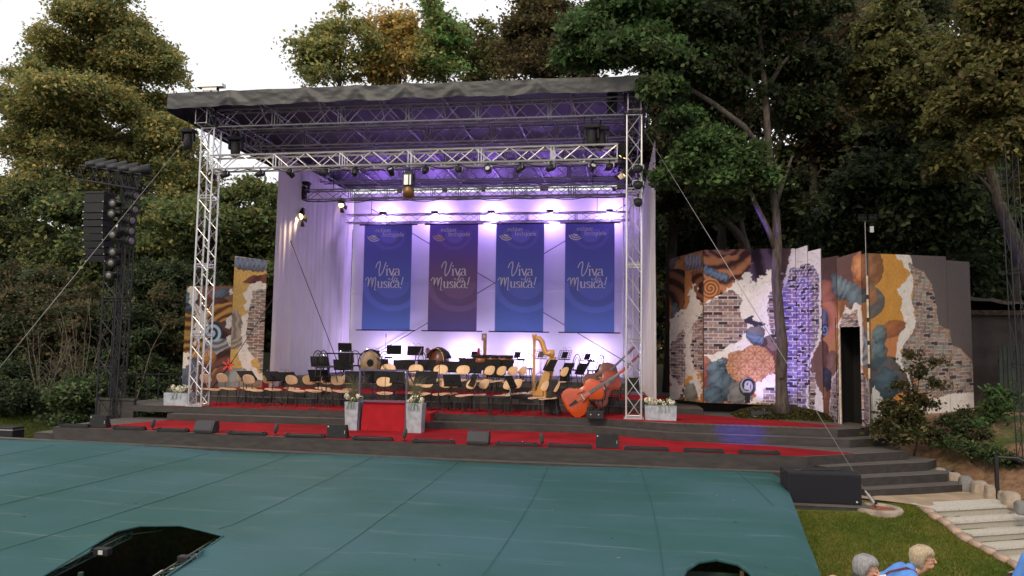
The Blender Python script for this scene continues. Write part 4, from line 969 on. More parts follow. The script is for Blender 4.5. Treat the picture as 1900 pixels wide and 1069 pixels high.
# ================================================================ PAINTED SET
def survey(P):
    """wall points -> survey coordinates used to trace the mural"""
    v = P-np.array(CP); d = v@np.array(fw)
    return 950+F*(v@np.array(RR))/d, 534.5-F*(v@np.array(UU))/d
class Mural:
    def __init__(s, P, mx_, mz): s.x, s.y = survey(P); s.mx = mx_; s.mz = mz; s.c = np.zeros((len(P), 3))
    def warp(s, a, sc, seed=0):
        o = seed*13.7
        return s.x+a*2*(fbm(s.x+o, s.y, sc, 3)-.5)*2, s.y+a*2*(fbm(s.x-40-o, s.y+77, sc, 3)-.5)*2
    def fill(s, c, var=.1, sc=12): s.c[:] = np.array(hexc(*c))[None]*(1+var*(fbm(s.x, s.y, sc)-.5)*2)[:, None]; return s
    def pm(s, P, a=0, sc=8, seed=0):
        x, y = s.warp(a, sc, seed) if a else (s.x, s.y); m = np.zeros(len(x), bool); n = len(P)
        for i in range(n):
            (x0, y0), (x1, y1) = P[i], P[i-1]
            m ^= ((y0 > y) != (y1 > y)) & (x < (x1-x0)*(y-y0)/(y1-y0+1e-9)+x0)
        return m
    def put(s, m, c, var=.1, sc=9, a=1):
        col = np.array(c)[None]*(1+var*(fbm(s.x[m]+5, s.y[m], sc)-.5)*2)[:, None]; s.c[m] = s.c[m]*(1-a)+col*a; return s
    def poly(s, P, c, a=0, sc=8, var=.12, al=1, seed=0): return s.put(s.pm(P, a, sc, seed), hexc(*c), var, 9, al)
    def form(s, cx, cy, rx, ry, c1, c2, rot=0, a=1.5, hl=(-.3, -.35), al=.86):
        """a painted rounded form: lit colour c1 towards hl, edge colour c2"""
        x, y = s.warp(a, 10); q = RAD(rot); dx = x-cx; dy = y-cy
        u = (dx*math.cos(q)+dy*math.sin(q))/rx; v = (-dx*math.sin(q)+dy*math.cos(q))/ry; r = np.hypot(u, v); m = r < 1
        k = np.hypot(u-hl[0], v-hl[1])/1.25; st_ = np.sin((u*.9+v*1.6)*5+7*fbm(x+cx, y, 16, 3)+rot)*.17+(fbm(x*1.0, y*1.0+cy, 5, 3)-.5)*.5; k = np.clip(k+st_, 0, 1)[m, None]**1.2
        s.c[m] = s.c[m]*(1-al)+al*(np.array(hexc(*c1))*(1-k)+np.array(hexc(*c2))*k); return s
    def bands(s, P, cx, cy, w_, c1, c2, a=3, sx=1, sy=1, ph=0, sharp=1.0, pw=2, spin=0):
        """scroll-like bands curling about a centre"""
        m = s.pm(P, pw, 10); x, y = s.warp(a, 26); r = np.hypot((x-cx)*sx, (y-cy)*sy); th = np.arctan2(y-cy, x-cx)
        k = .5+.5*np.sin(2*math.pi*(r/w_+spin*th/6.283)+ph); k = np.clip(.5+(k-.5)*sharp*1.4, 0, 1)[m, None]
        s.c[m] = np.array(hexc(*c1))*k+np.array(hexc(*c2))*(1-k); return s
    def brick(s, P, pal, mortar, w_=.25, h_=.088, a=2.5, sc=6, seed=0, dark=.12, step=True):
        m = s.pm(P, a, sc, seed)
        row = np.floor(s.mz/h_); off = (row % 2)*.5; colx = s.mx/w_+off; ci = np.floor(colx); fx = colx-ci; fz = s.mz/h_-row
        hsh = np.modf(np.abs(np.sin(ci*127.1+row*311.7+seed)*43758.5453))[0]; h2 = np.modf(hsh*91.7)[0]
        pal_ = np.array([hexc(*p) for p in pal]); col = pal_[(hsh*len(pal_)).astype(int) % len(pal_)]
        col = np.where((h2 < dark)[:, None], np.array(hexc(60, 52, 60)), col)
        col = col*(1+.35*(fbm(s.x, s.y, 5)-.5)*2)[:, None]
        mo = (fx < .05) | (fz < .13); col = np.where(mo[:, None], np.array(hexc(*mortar)), col)
        s.c[m] = col[m]; return s
    def torn(s, P, c=(212, 205, 200), a=4, sc=7, seed=0, rim=(120, 110, 112)):
        m1 = s.pm(P, a, sc, seed); s.put(m1, hexc(*c), .10, 6)
        x, y = s.warp(3, 9, seed+3); cr = np.abs(fbm(x, y, 14, 4)-.5) < .006; s.put(m1 & cr, hexc(*rim), .1, 5, .55); return s
    def damask(s, P, c, cl, a=2, sc=8, per=.16):
        m = s.pm(P, a, sc); s.put(m, hexc(*c), .12, 18)
        x = s.mx+.05*(fbm(s.mx, s.mz, .15)-.5); z = s.mz+.05*(fbm(s.mz, s.mx, .13)-.5)
        u = np.mod(x, per)-per/2; v = np.mod(z+np.floor(x/per)*per*.37, per)-per/2; r = np.hypot(u, v); th = np.arctan2(v, u)+np.floor(x/per)*1.7+np.floor(z/per)*2.3
        k = np.abs(np.sin(r/per*16+th*1.0)) < .28; s.put(m & k, hexc(*cl), .1, 5, .75); return s
    def rosettes(s, P, c, cl, per=.42, a=1.5):
        m = s.pm(P, a, 8); s.put(m, hexc(*c), .18, 18)
        u = np.mod(s.mx, per)-per/2; v = np.mod(s.mz, per)-per/2
        for (uu, vv) in ((u, v), (np.mod(s.mx+per/2, per)-per/2, np.mod(s.mz+per/2, per)-per/2)):
            r = np.hypot(uu, vv); th = np.arctan2(vv, uu)
            k = (np.abs(r-per*(.27+.12*np.cos(4*th))) < .012) | (np.abs(r-per*(.11+.08*np.cos(4*th+3.14))) < .009) | (np.abs(r-per*.47) < .008)
            s.put(m & k, hexc(*cl), .1, 5, .8)
        return s
    def spiral(s, cx, cy, r, c1, c2, turns=2.2, ry=1.0, rot=0):
        dx = s.x-cx; dy = (s.y-cy)/ry; R_ = np.hypot(dx, dy); m = R_ < r; th = np.arctan2(dy, dx)+rot
        k = (.5+.5*np.cos(2*math.pi*turns*R_/r-th))[m, None]; k = np.clip(.5+(k-.5)*2.2, 0, 1)
        s.c[m] = np.array(hexc(*c1))*k+np.array(hexc(*c2))*(1-k); return s
MT['mural'] = attr_mat('mural paint', .75, bump=.15, bscale=60, spec=.2, var=.06)
MT['ply'] = mat('raw flat back', (.05, .042, .036), .8, 0, var=.2)
def flat(label, a, b, zb, zt, paint, name='painted_panel', step=.02, thick=.05, cut=None, pale=None):
    """one scenery flat from plan point a to b, base zb, top zt=(left, right)"""
    a = np.array(a, float); b = np.array(b, float); L = np.hypot(*(b-a)); d = (b-a)/L; nr = np.array((d[1], -d[0]))
    n = max(6, int(L/step)); H = max(zt)-zb; R_ = int(H/step)
    U, V_ = np.meshgrid(np.linspace(0, 1, n+1), np.linspace(0, 1, R_+1)); top = zt[0]+(zt[1]-zt[0])*U
    X_ = a[0]+d[0]*U*L+nr[0]*.003; Y_ = a[1]+d[1]*U*L+nr[1]*.003; Z_ = zb+(top-zb)*V_
    P = np.stack([X_, Y_, Z_], -1).reshape(-1, 3)
    mu = Mural(P, (U*L).ravel()+a[0]*3.1, Z_.ravel()); paint(mu)
    I_ = (np.arange(R_)[:, None]*(n+1)+np.arange(n)[None]).ravel(); F_ = np.stack([I_, I_+1, I_+n+2, I_+n+1], -1)
    if cut:     # doorway
        cu = (U.ravel()[I_]+.5/n)*L; cz = Z_.ravel()[I_]; F_ = F_[~((cu > cut[0]) & (cu < cut[1]) & (cz < cut[2]))]
    o0 = (float(a[0]), float(a[1]), float(zb)); t = thing(name, label, 'stage scenery', o0, 0, None)
    fastmesh('painted_face', P-np.array(o0), F_, MT['mural'], t, np.clip(mu.c, 0, 1))
    mb = MB(); q = lambda u, o, z: (d[0]*u-nr[0]*o, d[1]*u-nr[1]*o, z)
    segs = [(0, L, 0)] if not cut else [(0, cut[0], 0), (cut[0], cut[1], cut[2]-zb), (cut[1], L, 0)]
    for u0, u1, z0 in segs:
        z1a = zt[0]+(zt[1]-zt[0])*u0/L-zb; z1b = zt[0]+(zt[1]-zt[0])*u1/L-zb
        mb.add([q(u0, 0, z0), q(u1, 0, z0), q(u1, thick, z0), q(u0, thick, z0), q(u0, 0, z1a), q(u1, 0, z1b), q(u1, thick, z1b), q(u0, thick, z1a)], [(0, 3, 2, 1), (4, 5, 6, 7), (0, 1, 5, 4), (1, 2, 6, 5), (2, 3, 7, 6), (3, 0, 4, 7)])
    mb.build('board', MT['ply'], t); return t
PAL = [(150, 122, 118), (128, 102, 102), (112, 100, 108), (140, 128, 130), (160, 138, 130)]
PAL2 = [(150, 128, 116), (128, 102, 92), (112, 104, 100), (140, 118, 104), (132, 128, 120)]
BL = (96, 118, 138); BD = (34, 42, 56)
def ptL1(m):
    m.fill((126, 88, 72)); m.bands([(330, 575), (385, 575), (372, 665), (330, 665)], 350, 620, 17, (176, 132, 66), (84, 56, 36), sx=.25)
    m.form(352, 565, 16, 20, BL, BD); m.form(348, 556, 13, 12, (110, 132, 150), BD)
    m.form(412, 545, 17, 9, BL, (60, 70, 84), -15); m.form(400, 565, 26, 14, (96, 62, 50), (60, 38, 36)); 
    m.bands([(378, 565), (432, 560), (432, 600), (404, 606), (372, 600)], 440, 640, 15, (190, 140, 78), (96, 62, 40)); m.bands([(375, 600), (430, 595), (430, 640), (396, 650)], 400, 640, 30, (96, 66, 62), (62, 40, 40))
    m.spiral(393, 617, 20, (176, 196, 206), (42, 56, 66), 1.9, 1.05, 2.2)
    m.form(395, 645, 22, 12, (150, 150, 152), (100, 96, 100)); m.bands([(375, 640), (432, 625), (432, 660), (395, 672), (370, 668)], 400, 610, 14, (168, 168, 170), (104, 98, 102))
    m.bands([(382, 668), (432, 640), (432, 722), (384, 722)], 430, 716, 22, (112, 76, 66), (66, 44, 42)); m.bands([(384, 722), (390, 690), (432, 672), (432, 722)], 434, 722, 50, (206, 156, 84), (112, 80, 66), sharp=2); m.form(432, 718, 30, 32, (120, 136, 140), (58, 66, 74))
    m.form(355, 700, 26, 36, (92, 108, 124), (36, 44, 58)); m.form(380, 690, 12, 34, (92, 60, 56), (56, 36, 36)); m.form(388, 662, 12, 16, (206, 150, 80), (150, 96, 52))
    m.torn([(348, 531), (366, 531), (364, 560), (380, 575), (384, 600), (378, 625), (362, 640), (358, 610), (366, 590), (352, 560)], (222, 212, 200)); m.torn([(330, 655), (352, 655), (345, 680), (332, 690)], (222, 212, 200))
    m.torn([(430, 584), (421, 590), (418, 606), (426, 612), (432, 605)], a=1.5); m.torn([(432, 620), (420, 626), (426, 642), (432, 645)], a=1.5); m.torn([(426, 536), (432, 536), (432, 547), (424, 546)], a=1.5)
def ptL2(m):
    m.fill((190, 156, 96)); m.damask([(425, 490), (500, 490), (500, 730), (425, 730)], (198, 162, 96), (150, 112, 66), per=.2)
    for k in range(7): m.form(440+9*k, 488+.8*k, 7, 14-abs(k-3)*.2, (112, 130, 160), (38, 46, 70), -18)
    m.poly([(430, 470), (500, 470), (500, 482), (430, 477)], (160, 160, 168)); m.bands([(446, 523), (470, 510), (494, 508), (494, 525), (470, 527)], 440, 500, 22, (112, 70, 62), (84, 50, 48))
    m.bands([(425, 575), (440, 575), (452, 600), (452, 640), (425, 650)], 418, 610, 12, (160, 148, 132), (122, 108, 98), a=9); m.form(446, 708, 36, 26, (150, 158, 160), (76, 84, 92)); m.form(480, 716, 26, 14, (140, 120, 104), (80, 62, 56))
    m.torn([(465, 522), (494, 522), (494, 545), (478, 560), (470, 600), (474, 640), (466, 676), (478, 690), (494, 692), (494, 710), (470, 705), (440, 668), (440, 655), (448, 640), (446, 610), (450, 590), (458, 575), (450, 545), (458, 530)], (216, 206, 198))
    m.brick([(468, 540), (494, 534), (494, 692), (482, 692), (480, 668), (460, 650), (456, 620), (460, 585), (466, 560)], PAL2, (205, 190, 182), .27, .09, a=2)
def ptA(m):
    m.fill((150, 98, 66)); m.form(1252, 492, 12, 22, (88, 92, 112), (56, 44, 56)); m.form(1262, 500, 12, 20, (176, 120, 84), (120, 74, 52)); m.bands([(1241, 500), (1270, 500), (1270, 580), (1241, 565)], 1235, 560, 22, (112, 72, 54), (44, 26, 28))
    m.form(1253, 580, 8, 18, BL, BD); m.poly([(1271, 478), (1305, 468), (1305, 560), (1271, 585)], (168, 112, 72)); 
    for k in range(5): m.form(1275+6*k, 487, 4, 16, (150, 156, 184), (54, 52, 80))
    m.bands([(1282, 505), (1305, 500), (1305, 560), (1290, 555)], 1310, 535, 16, (124, 76, 56), (52, 30, 30))
    m.poly([(1271, 680), (1300, 690), (1300, 745), (1271, 745)], (196, 138, 62), a=3); m.form(1283, 728, 14, 20, (120, 134, 140), (60, 68, 76)); m.bands([(1246, 715), (1270, 720), (1270, 745), (1248, 745)], 1258, 700, 9, (130, 96, 72), (60, 42, 38))
    m.torn([(1241, 590), (1256, 580), (1271, 575), (1285, 525), (1292, 540), (1300, 560), (1305, 575), (1305, 600), (1290, 610), (1284, 650), (1290, 690), (1303, 710), (1300, 745), (1290, 720), (1272, 690), (1268, 735), (1241, 745)], (206, 196, 194), a=5, sc=6)
    m.brick([(1244, 640), (1256, 622), (1270, 610), (1270, 705), (1258, 715), (1244, 690)], PAL, (196, 186, 196), .25, .088, a=3); m.brick([(1283, 600), (1305, 580), (1305, 700), (1292, 690), (1282, 660)], PAL, (196, 186, 196), .25, .088, a=3)
def ptR(m):
    m.fill((164, 106, 76)); m.bands([(1300, 455), (1405, 455), (1395, 500), (1350, 545), (1300, 565)], 1330, 395, 26, (184, 124, 92), (72, 42, 42), a=7, sy=1.0)
    m.bands([(1385, 455), (1445, 455), (1445, 505), (1412, 512), (1400, 540), (1380, 520), (1395, 490)], 1470, 470, 40, (96, 76, 108), (36, 26, 40), a=5)
    m.bands([(1300, 455), (1395, 455), (1375, 470), (1335, 478), (1300, 470)], 1345, 440, 13, (150, 104, 96), (84, 50, 54))
    for k in range(5): m.form(1313+8.5*k, 503+3.2*k, 7, 10, (112, 140, 178), (36, 46, 74), -25)
    m.spiral(1318, 535, 19, (196, 134, 90), (116, 70, 50), 3, 1.0); 
    m.torn([(1300, 565), (1325, 552), (1345, 538), (1362, 526), (1374, 512), (1380, 503), (1393, 504), (1390, 518), (1402, 526), (1410, 514), (1420, 504), (1436, 498), (1450, 500), (1450, 652), (1436, 650), (1424, 640), (1416, 622), (1400, 632), (1392, 660), (1372, 652), (1346, 660), (1338, 680), (1318, 676), (1300, 680), (1300, 658), (1340, 640)], (226, 220, 224), a=5)
    m.brick([(1300, 566), (1318, 560), (1340, 545), (1354, 539), (1372, 546), (1378, 556), (1372, 570), (1376, 588), (1386, 600), (1386, 616), (1376, 622), (1372, 634), (1352, 640), (1338, 652), (1320, 658), (1300, 658)], PAL, (206, 192, 204), .28, .092, a=2, seed=1)
    m.brick([(1426, 545), (1452, 540), (1452, 640), (1432, 632), (1424, 600)], PAL, (196, 190, 220), .26, .088, a=3, dark=.3)
    m.poly([(1378, 592), (1400, 584), (1396, 592), (1420, 602), (1404, 606), (1388, 602)], (60, 54, 78), a=2)
    m.form(1402, 620, 18, 16, (96, 92, 118), (40, 34, 52)); m.form(1402, 630, 20, 11, (120, 140, 184), (32, 40, 72), 25); m.form(1415, 634, 9, 9, (116, 136, 176), (36, 44, 74))
    m.form(1436, 660, 18, 38, (96, 64, 72), (48, 30, 40), -20)
    m.poly([(1300, 676), (1350, 668), (1350, 745), (1300, 745)], (88, 98, 112), a=3); m.form(1308, 690, 16, 30, (176, 92, 72), (110, 60, 60)); m.form(1330, 686, 20, 16, (110, 134, 156), BD); m.form(1334, 708, 22, 24, (108, 130, 150), BD); m.form(1326, 736, 20, 20, (84, 104, 122), (34, 44, 58)); m.form(1352, 718, 14, 30, (90, 108, 124), (36, 44, 56)); m.form(1340, 672, 10, 8, (110, 134, 160), BD)
    m.poly([(1355, 712), (1395, 706), (1395, 745), (1350, 745)], (110, 112, 116), a=2); m.form(1372, 734, 18, 22, (132, 130, 132), (62, 62, 70))
    m.rosettes([(1352, 655), (1378, 648), (1394, 640), (1418, 644), (1432, 658), (1438, 676), (1436, 690), (1422, 704), (1404, 711), (1380, 712), (1360, 704), (1348, 684)], (186, 138, 108), (128, 84, 64), .44)
    m.torn([(1400, 712), (1420, 700), (1440, 690), (1450, 690), (1450, 748), (1382, 748), (1400, 734)], (216, 208, 212), a=4); m.brick([(1415, 722), (1450, 716), (1450, 750), (1408, 750), (1416, 736)], PAL, (196, 190, 200), .26, .088, a=3)
    m.form(1387, 718, 16, 18, (60, 56, 66), (24, 22, 30), a=0); m.spiral(1387, 716, 13, (150, 150, 160), (28, 26, 34), 1.6, 1.15); m.poly([(1380, 722), (1384, 708), (1386, 716), (1392, 706), (1391, 724)], (170, 168, 176))
    m.poly([(1381, 728), (1392, 728), (1392, 748), (1383, 748)], (40, 38, 46))
def ptC(m):
    m.fill((112, 84, 92)); m.torn([(1440, 440), (1540, 440), (1540, 480), (1532, 500), (1528, 530), (1524, 560), (1526, 600), (1520, 640), (1500, 672), (1506, 700), (1526, 730), (1540, 790), (1505, 790), (1495, 760), (1450, 780), (1466, 690), (1458, 640), (1452, 560), (1456, 510)], (214, 206, 226), a=3)
    m.poly([(1440, 450), (1470, 462), (1462, 490), (1452, 520), (1440, 520)], (84, 60, 72), a=2)
    m.brick([(1466, 500), (1474, 494), (1480, 500), (1488, 492), (1500, 488), (1512, 494), (1520, 520), (1519, 560), (1520, 600), (1514, 640), (1498, 672), (1504, 700), (1494, 730), (1500, 800), (1440, 800), (1462, 700), (1456, 620), (1450, 540), (1460, 520)], [(132, 112, 150), (112, 92, 140), (146, 130, 170), (104, 96, 150)], (206, 200, 226), .18, .088, a=2, dark=.16)
    m.brick([(1500, 700), (1512, 690), (1512, 770), (1500, 765)], PAL, (200, 195, 215), .18, .088, a=2)
def ptD(m):
    m.fill((120, 82, 66)); m.poly([(1520, 470), (1660, 455), (1660, 520), (1580, 520), (1520, 520)], (98, 72, 72), a=3)
    m.form(1530, 560, 22, 42, (186, 124, 92), (130, 84, 60)); m.poly([(1520, 570), (1560, 600), (1556, 680), (1520, 690)], (186, 134, 84), a=3); m.bands([(1515, 560), (1560, 560), (1560, 600), (1540, 640), (1530, 600)], 1500, 600, 40, (188, 126, 92), (140, 92, 62))
    for k in range(5): m.form(1552+9*k, 532+3*k, 9, 26-2*k, (120, 138, 152), (52, 62, 76), -12)
    m.form(1595, 556, 22, 28, (112, 128, 142), (52, 62, 74), -20); m.form(1528, 600, 9, 26, (104, 124, 150), (34, 40, 60)); m.spiral(1530, 612, 7, (120, 140, 170), (34, 44, 70), 1.4, 1.5)
    m.form(1600, 500, 20, 36, (194, 130, 94), (124, 78, 60)); m.form(1597, 498, 12, 22, (206, 150, 112), (168, 108, 78))
    m.poly([(1598, 560), (1625, 560), (1625, 800), (1590, 800)], (176, 124, 82), a=2); m.bands([(1596, 615), (1612, 612), (1612, 680), (1598, 680)], 1590, 640, 16, (170, 176, 186), (110, 118, 132))
    m.form(1526, 665, 14, 34, (104, 70, 72), (58, 36, 42)); m.form(1545, 690, 14, 40, (140, 112, 96), (72, 50, 48)); m.form(1530, 705, 14, 24, (60, 74, 92), (30, 36, 50)); m.form(1526, 738, 9, 22, (186, 128, 92), (130, 80, 56)); m.poly([(1512, 700), (1518, 700), (1514, 780), (1508, 780)], (200, 194, 205), a=2)
    m.torn([(1551, 606), (1564, 585), (1568, 566), (1578, 575), (1588, 560), (1597, 568), (1602, 610), (1602, 640), (1598, 680), (1610, 712), (1620, 750), (1620, 800), (1540, 800), (1538, 760), (1544, 700), (1556, 682), (1556, 610)], (208, 200, 202), a=1.5, sc=5)
    m.brick([(1556, 606), (1566, 580), (1576, 583), (1590, 574), (1594, 606)], PAL, (190, 180, 186), .2, .088, a=1); m.brick([(1545, 706), (1556, 690), (1556, 800), (1532, 800), (1540, 760)], PAL, (186, 178, 190), .2, .088, a=1); m.brick([(1596, 690), (1602, 690), (1612, 730), (1614, 800), (1596, 800)], PAL, (186, 178, 190), .2, .088, a=1)
def ptB(m):
    m.fill((180, 120, 72)); m.damask([(1600, 455), (1700, 455), (1700, 620), (1612, 620)], (196, 140, 62), (150, 104, 46), per=.17)
    m.form(1612, 497, 28, 36, (176, 116, 84), (104, 66, 52), hl=(-.6, 0)); m.form(1602, 560, 40, 34, (104, 120, 132), (58, 68, 80), a=1); m.form(1602, 548, 26, 22, (184, 124, 78), (150, 98, 62), a=1); m.poly([(1608, 596), (1628, 600), (1618, 640), (1605, 640)], (186, 128, 70), a=2)
    m.poly([(1605, 640), (1660, 600), (1690, 610), (1680, 650), (1650, 690), (1610, 700)], (184, 118, 72), a=4); m.form(1652, 612, 32, 15, (160, 96, 62), (120, 72, 50), -22)
    m.form(1626, 650, 15, 40, (104, 128, 134), (50, 64, 72), 8); m.form(1632, 622, 14, 20, (110, 134, 138), (58, 72, 78)); m.form(1634, 655, 12, 22, (100, 124, 130), (52, 64, 72))
    m.form(1652, 705, 46, 46, (66, 88, 98), (34, 38, 44), 10, a=5); m.form(1642, 715, 26, 34, (78, 104, 118), (38, 46, 54), 20, a=4); m.poly([(1655, 665), (1680, 650), (1690, 665), (1675, 680)], (58, 44, 40), a=4)
    m.poly([(1640, 760), (1672, 726), (1692, 745), (1694, 772), (1650, 778)], (196, 134, 66), a=3); m.form(1690, 790, 60, 30, (120, 130, 140), (90, 96, 104))
    m.poly([(1725, 770), (1812, 760), (1812, 785), (1725, 785)], (188, 124, 76), a=4); m.poly([(1700, 783), (1820, 781), (1820, 830), (1600, 830)], (104, 84, 80), a=3)
    m.torn([(1657, 466), (1684, 466), (1696, 490), (1692, 520), (1692, 560), (1700, 600), (1686, 625), (1672, 650), (1676, 680), (1690, 705), (1695, 735), (1740, 738), (1760, 730), (1812, 725), (1812, 768), (1730, 772), (1700, 768), (1694, 730), (1680, 690), (1662, 665), (1668, 620), (1682, 600), (1668, 575), (1674, 555), (1662, 535), (1682, 520), (1690, 505), (1672, 485)], (214, 204, 196), a=2.5)
    m.brick([(1684, 486), (1696, 492), (1712, 502), (1730, 530), (1738, 560), (1744, 605), (1762, 615), (1768, 640), (1782, 648), (1804, 672), (1812, 700), (1812, 728), (1770, 730), (1740, 738), (1706, 728), (1700, 706), (1682, 690), (1672, 670), (1676, 640), (1694, 618), (1700, 590), (1692, 560), (1696, 520), (1690, 505)], PAL2, (178, 160, 150), .42, .102, a=1.2, sc=4, dark=.08)
    m.poly([(1684, 462), (1820, 462), (1820, 690), (1803, 670), (1780, 645), (1766, 640), (1762, 612), (1742, 604), (1736, 560), (1729, 528), (1712, 502), (1696, 496), (1690, 480)], (88, 78, 76), a=1, var=.05)
    m.torn([(1612, 740), (1622, 715), (1640, 745), (1650, 760), (1630, 775), (1620, 800), (1608, 800)], a=2); m.poly([(1604, 738), (1612, 720), (1616, 800), (1604, 800)], (130, 110, 112))
def zt(px, py, X_, Y_): return at(px, py, y=Y_).z
def side(px0, Y0, t0, px1, Y1, t1): return zt(px0, t0, 0, Y0), zt(px1, t1, 0, Y1)
p0 = at(338, 722, z=.35); p1 = at(429, 722, z=.35)
flat('low painted panel with blue spiral and brown scrolls behind the left truss tower', (at(341, 640, y=23.05).x, 23.05), (at(430, 600, y=23.55).x, 23.55), .35, side(340, 23.05, 531, 430, 23.55, 531), ptL1)
flat('tall painted panel with roof tiles and brick patch beside the white side curtain', (at(430, 600, y=23.45).x, 23.45), (at(491, 600, y=23.95).x, 23.95), .35, side(433, 23.45, 475, 494, 23.95, 483), ptL2)
flat('angled painted panel with torn plaster at the left end of the right-hand set', (1.40, 24.05), (2.29, 22.78), .3, side(1241, 24.05, 481, 1305, 22.78, 464), ptA)
flat('wide painted panel with brick patch and ornamental disc left of the big tree', (2.31, 22.76), (4.42, 22.45), .3, side(1305, 22.76, 464, 1440, 22.45, 461), ptR)
flat('dark painted panel half hidden right behind the big trunk', (4.43, 22.44), (4.80, 22.25), -.2, side(1440, 22.44, 461, 1466, 22.2, 461), ptC)
flat('painted brick panel with raised jagged top just right of the big trunk', (4.81, 22.24), (5.07, 21.98), -.2, side(1466, 22.2, 462, 1498, 21.95, 455), ptC)
flat('painted brick panel with a white torn edge beside the jagged top one', (5.08, 21.97), (5.36, 21.72), -.2, side(1499, 21.97, 467, 1525, 21.7, 461), ptC)
flat('brown and blue painted panel receding to the doorway', (5.37, 21.7), (5.42, 20.42), -.25, side(1528, 21.7, 480, 1553, 20.42, 475), ptD)
flat('painted panel around the black doorway', (5.43, 20.41), (5.90, 20.0), -.2, side(1553, 20.41, 479, 1602, 20.0, 466), ptD, cut=(.05, .56, 2.46))
flat('narrow painted panel right of the black doorway', (5.905, 19.99), (5.84, 19.33), -.3, side(1603, 19.99, 472, 1617, 19.33, 470), ptD)
dB = np.array((9.95-5.86, 23.6-19.31)); e = (5.86+dB[0]*.735, 19.31+dB[1]*.735)
flat('large golden painted panel with a brick tower and torn white edge at the right', (5.86, 19.31), e, -.6, side(1618, 19.31, 470, 1762, e[1], 476), ptB)
flat('grey-topped painted end panel with bricks beside the dark fence', (e[0]+.01, e[1]+.01), (9.95, 23.6), -.3, side(1764, e[1], 483, 1799, 23.6, 486), ptB)
# black void behind the doorway and door post
mb = MB()
dA = Vector((.47, -.41, 0)).normalized(); nB = Vector((.41, .47, 0)).normalized()
def dq(u, o, z): p = Vector((5.43, 20.41, 0))+dA*u+nB*o; return (p.x, p.y, z)
t = thing('doorway_box', 'unlit black passage behind the doorway of the painted set', 'doorway', (5.43, 20.41, -.2))
mb.mtx(Matrix.Translation((-5.43, -20.41, .2)))
for a, b in (((-.1, .06), (-.1, 1.0)), ((-.1, 1.0), (.60, 1.0)), ((.60, 1.0), (.60, .06))): mb.add([dq(*a, -.1), dq(*b, -.1), dq(*b, 2.7), dq(*a, 2.7)], [(0, 1, 2, 3)])
mb.add([dq(-.1, .06, 2.7), dq(-.1, 1, 2.7), dq(.60, 1, 2.7), dq(.60, .06, 2.7)], [(0, 1, 2, 3)]); mb.build('black_cloth', MT['pit'], t)
mb = MB().mtx(Matrix.Translation((-5.43, -20.41, .2))); mb.add([dq(.03, -.03, .0), dq(.06, -.03, 0), dq(.06, .0, 0), dq(.03, .0, 0), dq(.03, -.03, 2.46), dq(.06, -.03, 2.46), dq(.06, .0, 2.46), dq(.03, .0, 2.46)], [(0, 1, 5, 4), (1, 2, 6, 5), (2, 3, 7, 6), (3, 0, 4, 7), (4, 5, 6, 7)]); mb.build('door_post', mat('door post', (.5, .38, .28), .6, var=.3, scale=12), t)
# pole with striped timber and twin antenna panels
bx_ = at(1612, 700, y=19.15)
t = thing('antenna_mast', 'thin mast with striped batten and two mesh antennas rising over the set', 'antenna', (bx_.x, 19.15, 0))
zt_ = at(1615, 410, y=19.15).z; z6 = at(1612, 565, y=19.15).z; z7 = at(1612, 512, y=19.15).z
mb = MB(); mb.tube((0, 0, -.3), (.0, .02, zt_), .009, 8); mb.build('pole', MT['rope'], t)
mb = MB(); mb.box((-.02, -.045, 1.2), (.02, -.015, z7)); mb.build('batten', mat('pale batten', (.5, .4, .28), .7, var=.3), t)
mb = MB(); [mb.box((-.022, -.048, z), (.022, -.012, z+.1)) for z in np.arange(1.45, z7-.1, .55)]; mb.build('tape_band', MT['blk'], t)
mb = MB(); a = at(1617, 430, y=19.1); mb.box((a.x-bx_.x-.03, -.07, a.z-.02), (a.x-bx_.x+.05, -.01, a.z+.13), .006); mb.build('receiver_box', mat('grey box', (.4, .42, .45), .5), t)
for x, nm in ((-.16, 'l'), (.08, 'r')):
    mb = MB()
    for k in range(7): mb.tube((x+.03*k, -.02, zt_-.02), (x+.03*k, -.02, zt_+.17), .004, 4)
    mb.tube((x, -.02, zt_+.08), (x+.18, -.02, zt_+.08), .006, 4); mb.build('antenna', MT['blk'], t)
# mound round the big tree
from math import sin
V_ = []; n = 40
mb = MB(); vs = []
for j in range(n+1):
    for i in range(n+1):
        x = 2.95+2.75*i/n; y = 20.75+1.75*j/n; u = (i/n-.5)*2; v = (j/n-.5)*2
        h_ = .30*max(0, 1-abs(u)**3.0)*max(0, 1-max(0, -v)**2.2)*(1.0)+.05*(float(fbm(x, y, .4))-.5); vs.append((x, y-.12*u+(.0), -.03+h_))
mb.add(vs, [(j*(n+1)+i, j*(n+1)+i+1, (j+1)*(n+1)+i+1, (j+1)*(n+1)+i) for j in range(n) for i in range(n)])
o = mb.build('earth_mound', mat('leafy earth', (.075, .06, .032), .95, 0, var=.5, scale=3, bump=1, bscale=14, col2=(.06, .065, .02)), None, True); tag(o, kind='structure')
rg = np.random.default_rng(8); n = 9000; x = rg.uniform(3.0, 5.6, n); y = rg.uniform(20.8, 22.3, n); u = (x-4.32)/1.38; v = (y-21.62)/.87
h_ = .30*np.clip(1-np.abs(u)**3, 0, 1)*np.clip(1-np.maximum(0, -v)**2.2, 0, 1)-.02; k = h_ > .03; x, y, h_, u = x[k], y[k], h_[k], u[k]; n = len(x); y = y-.12*u
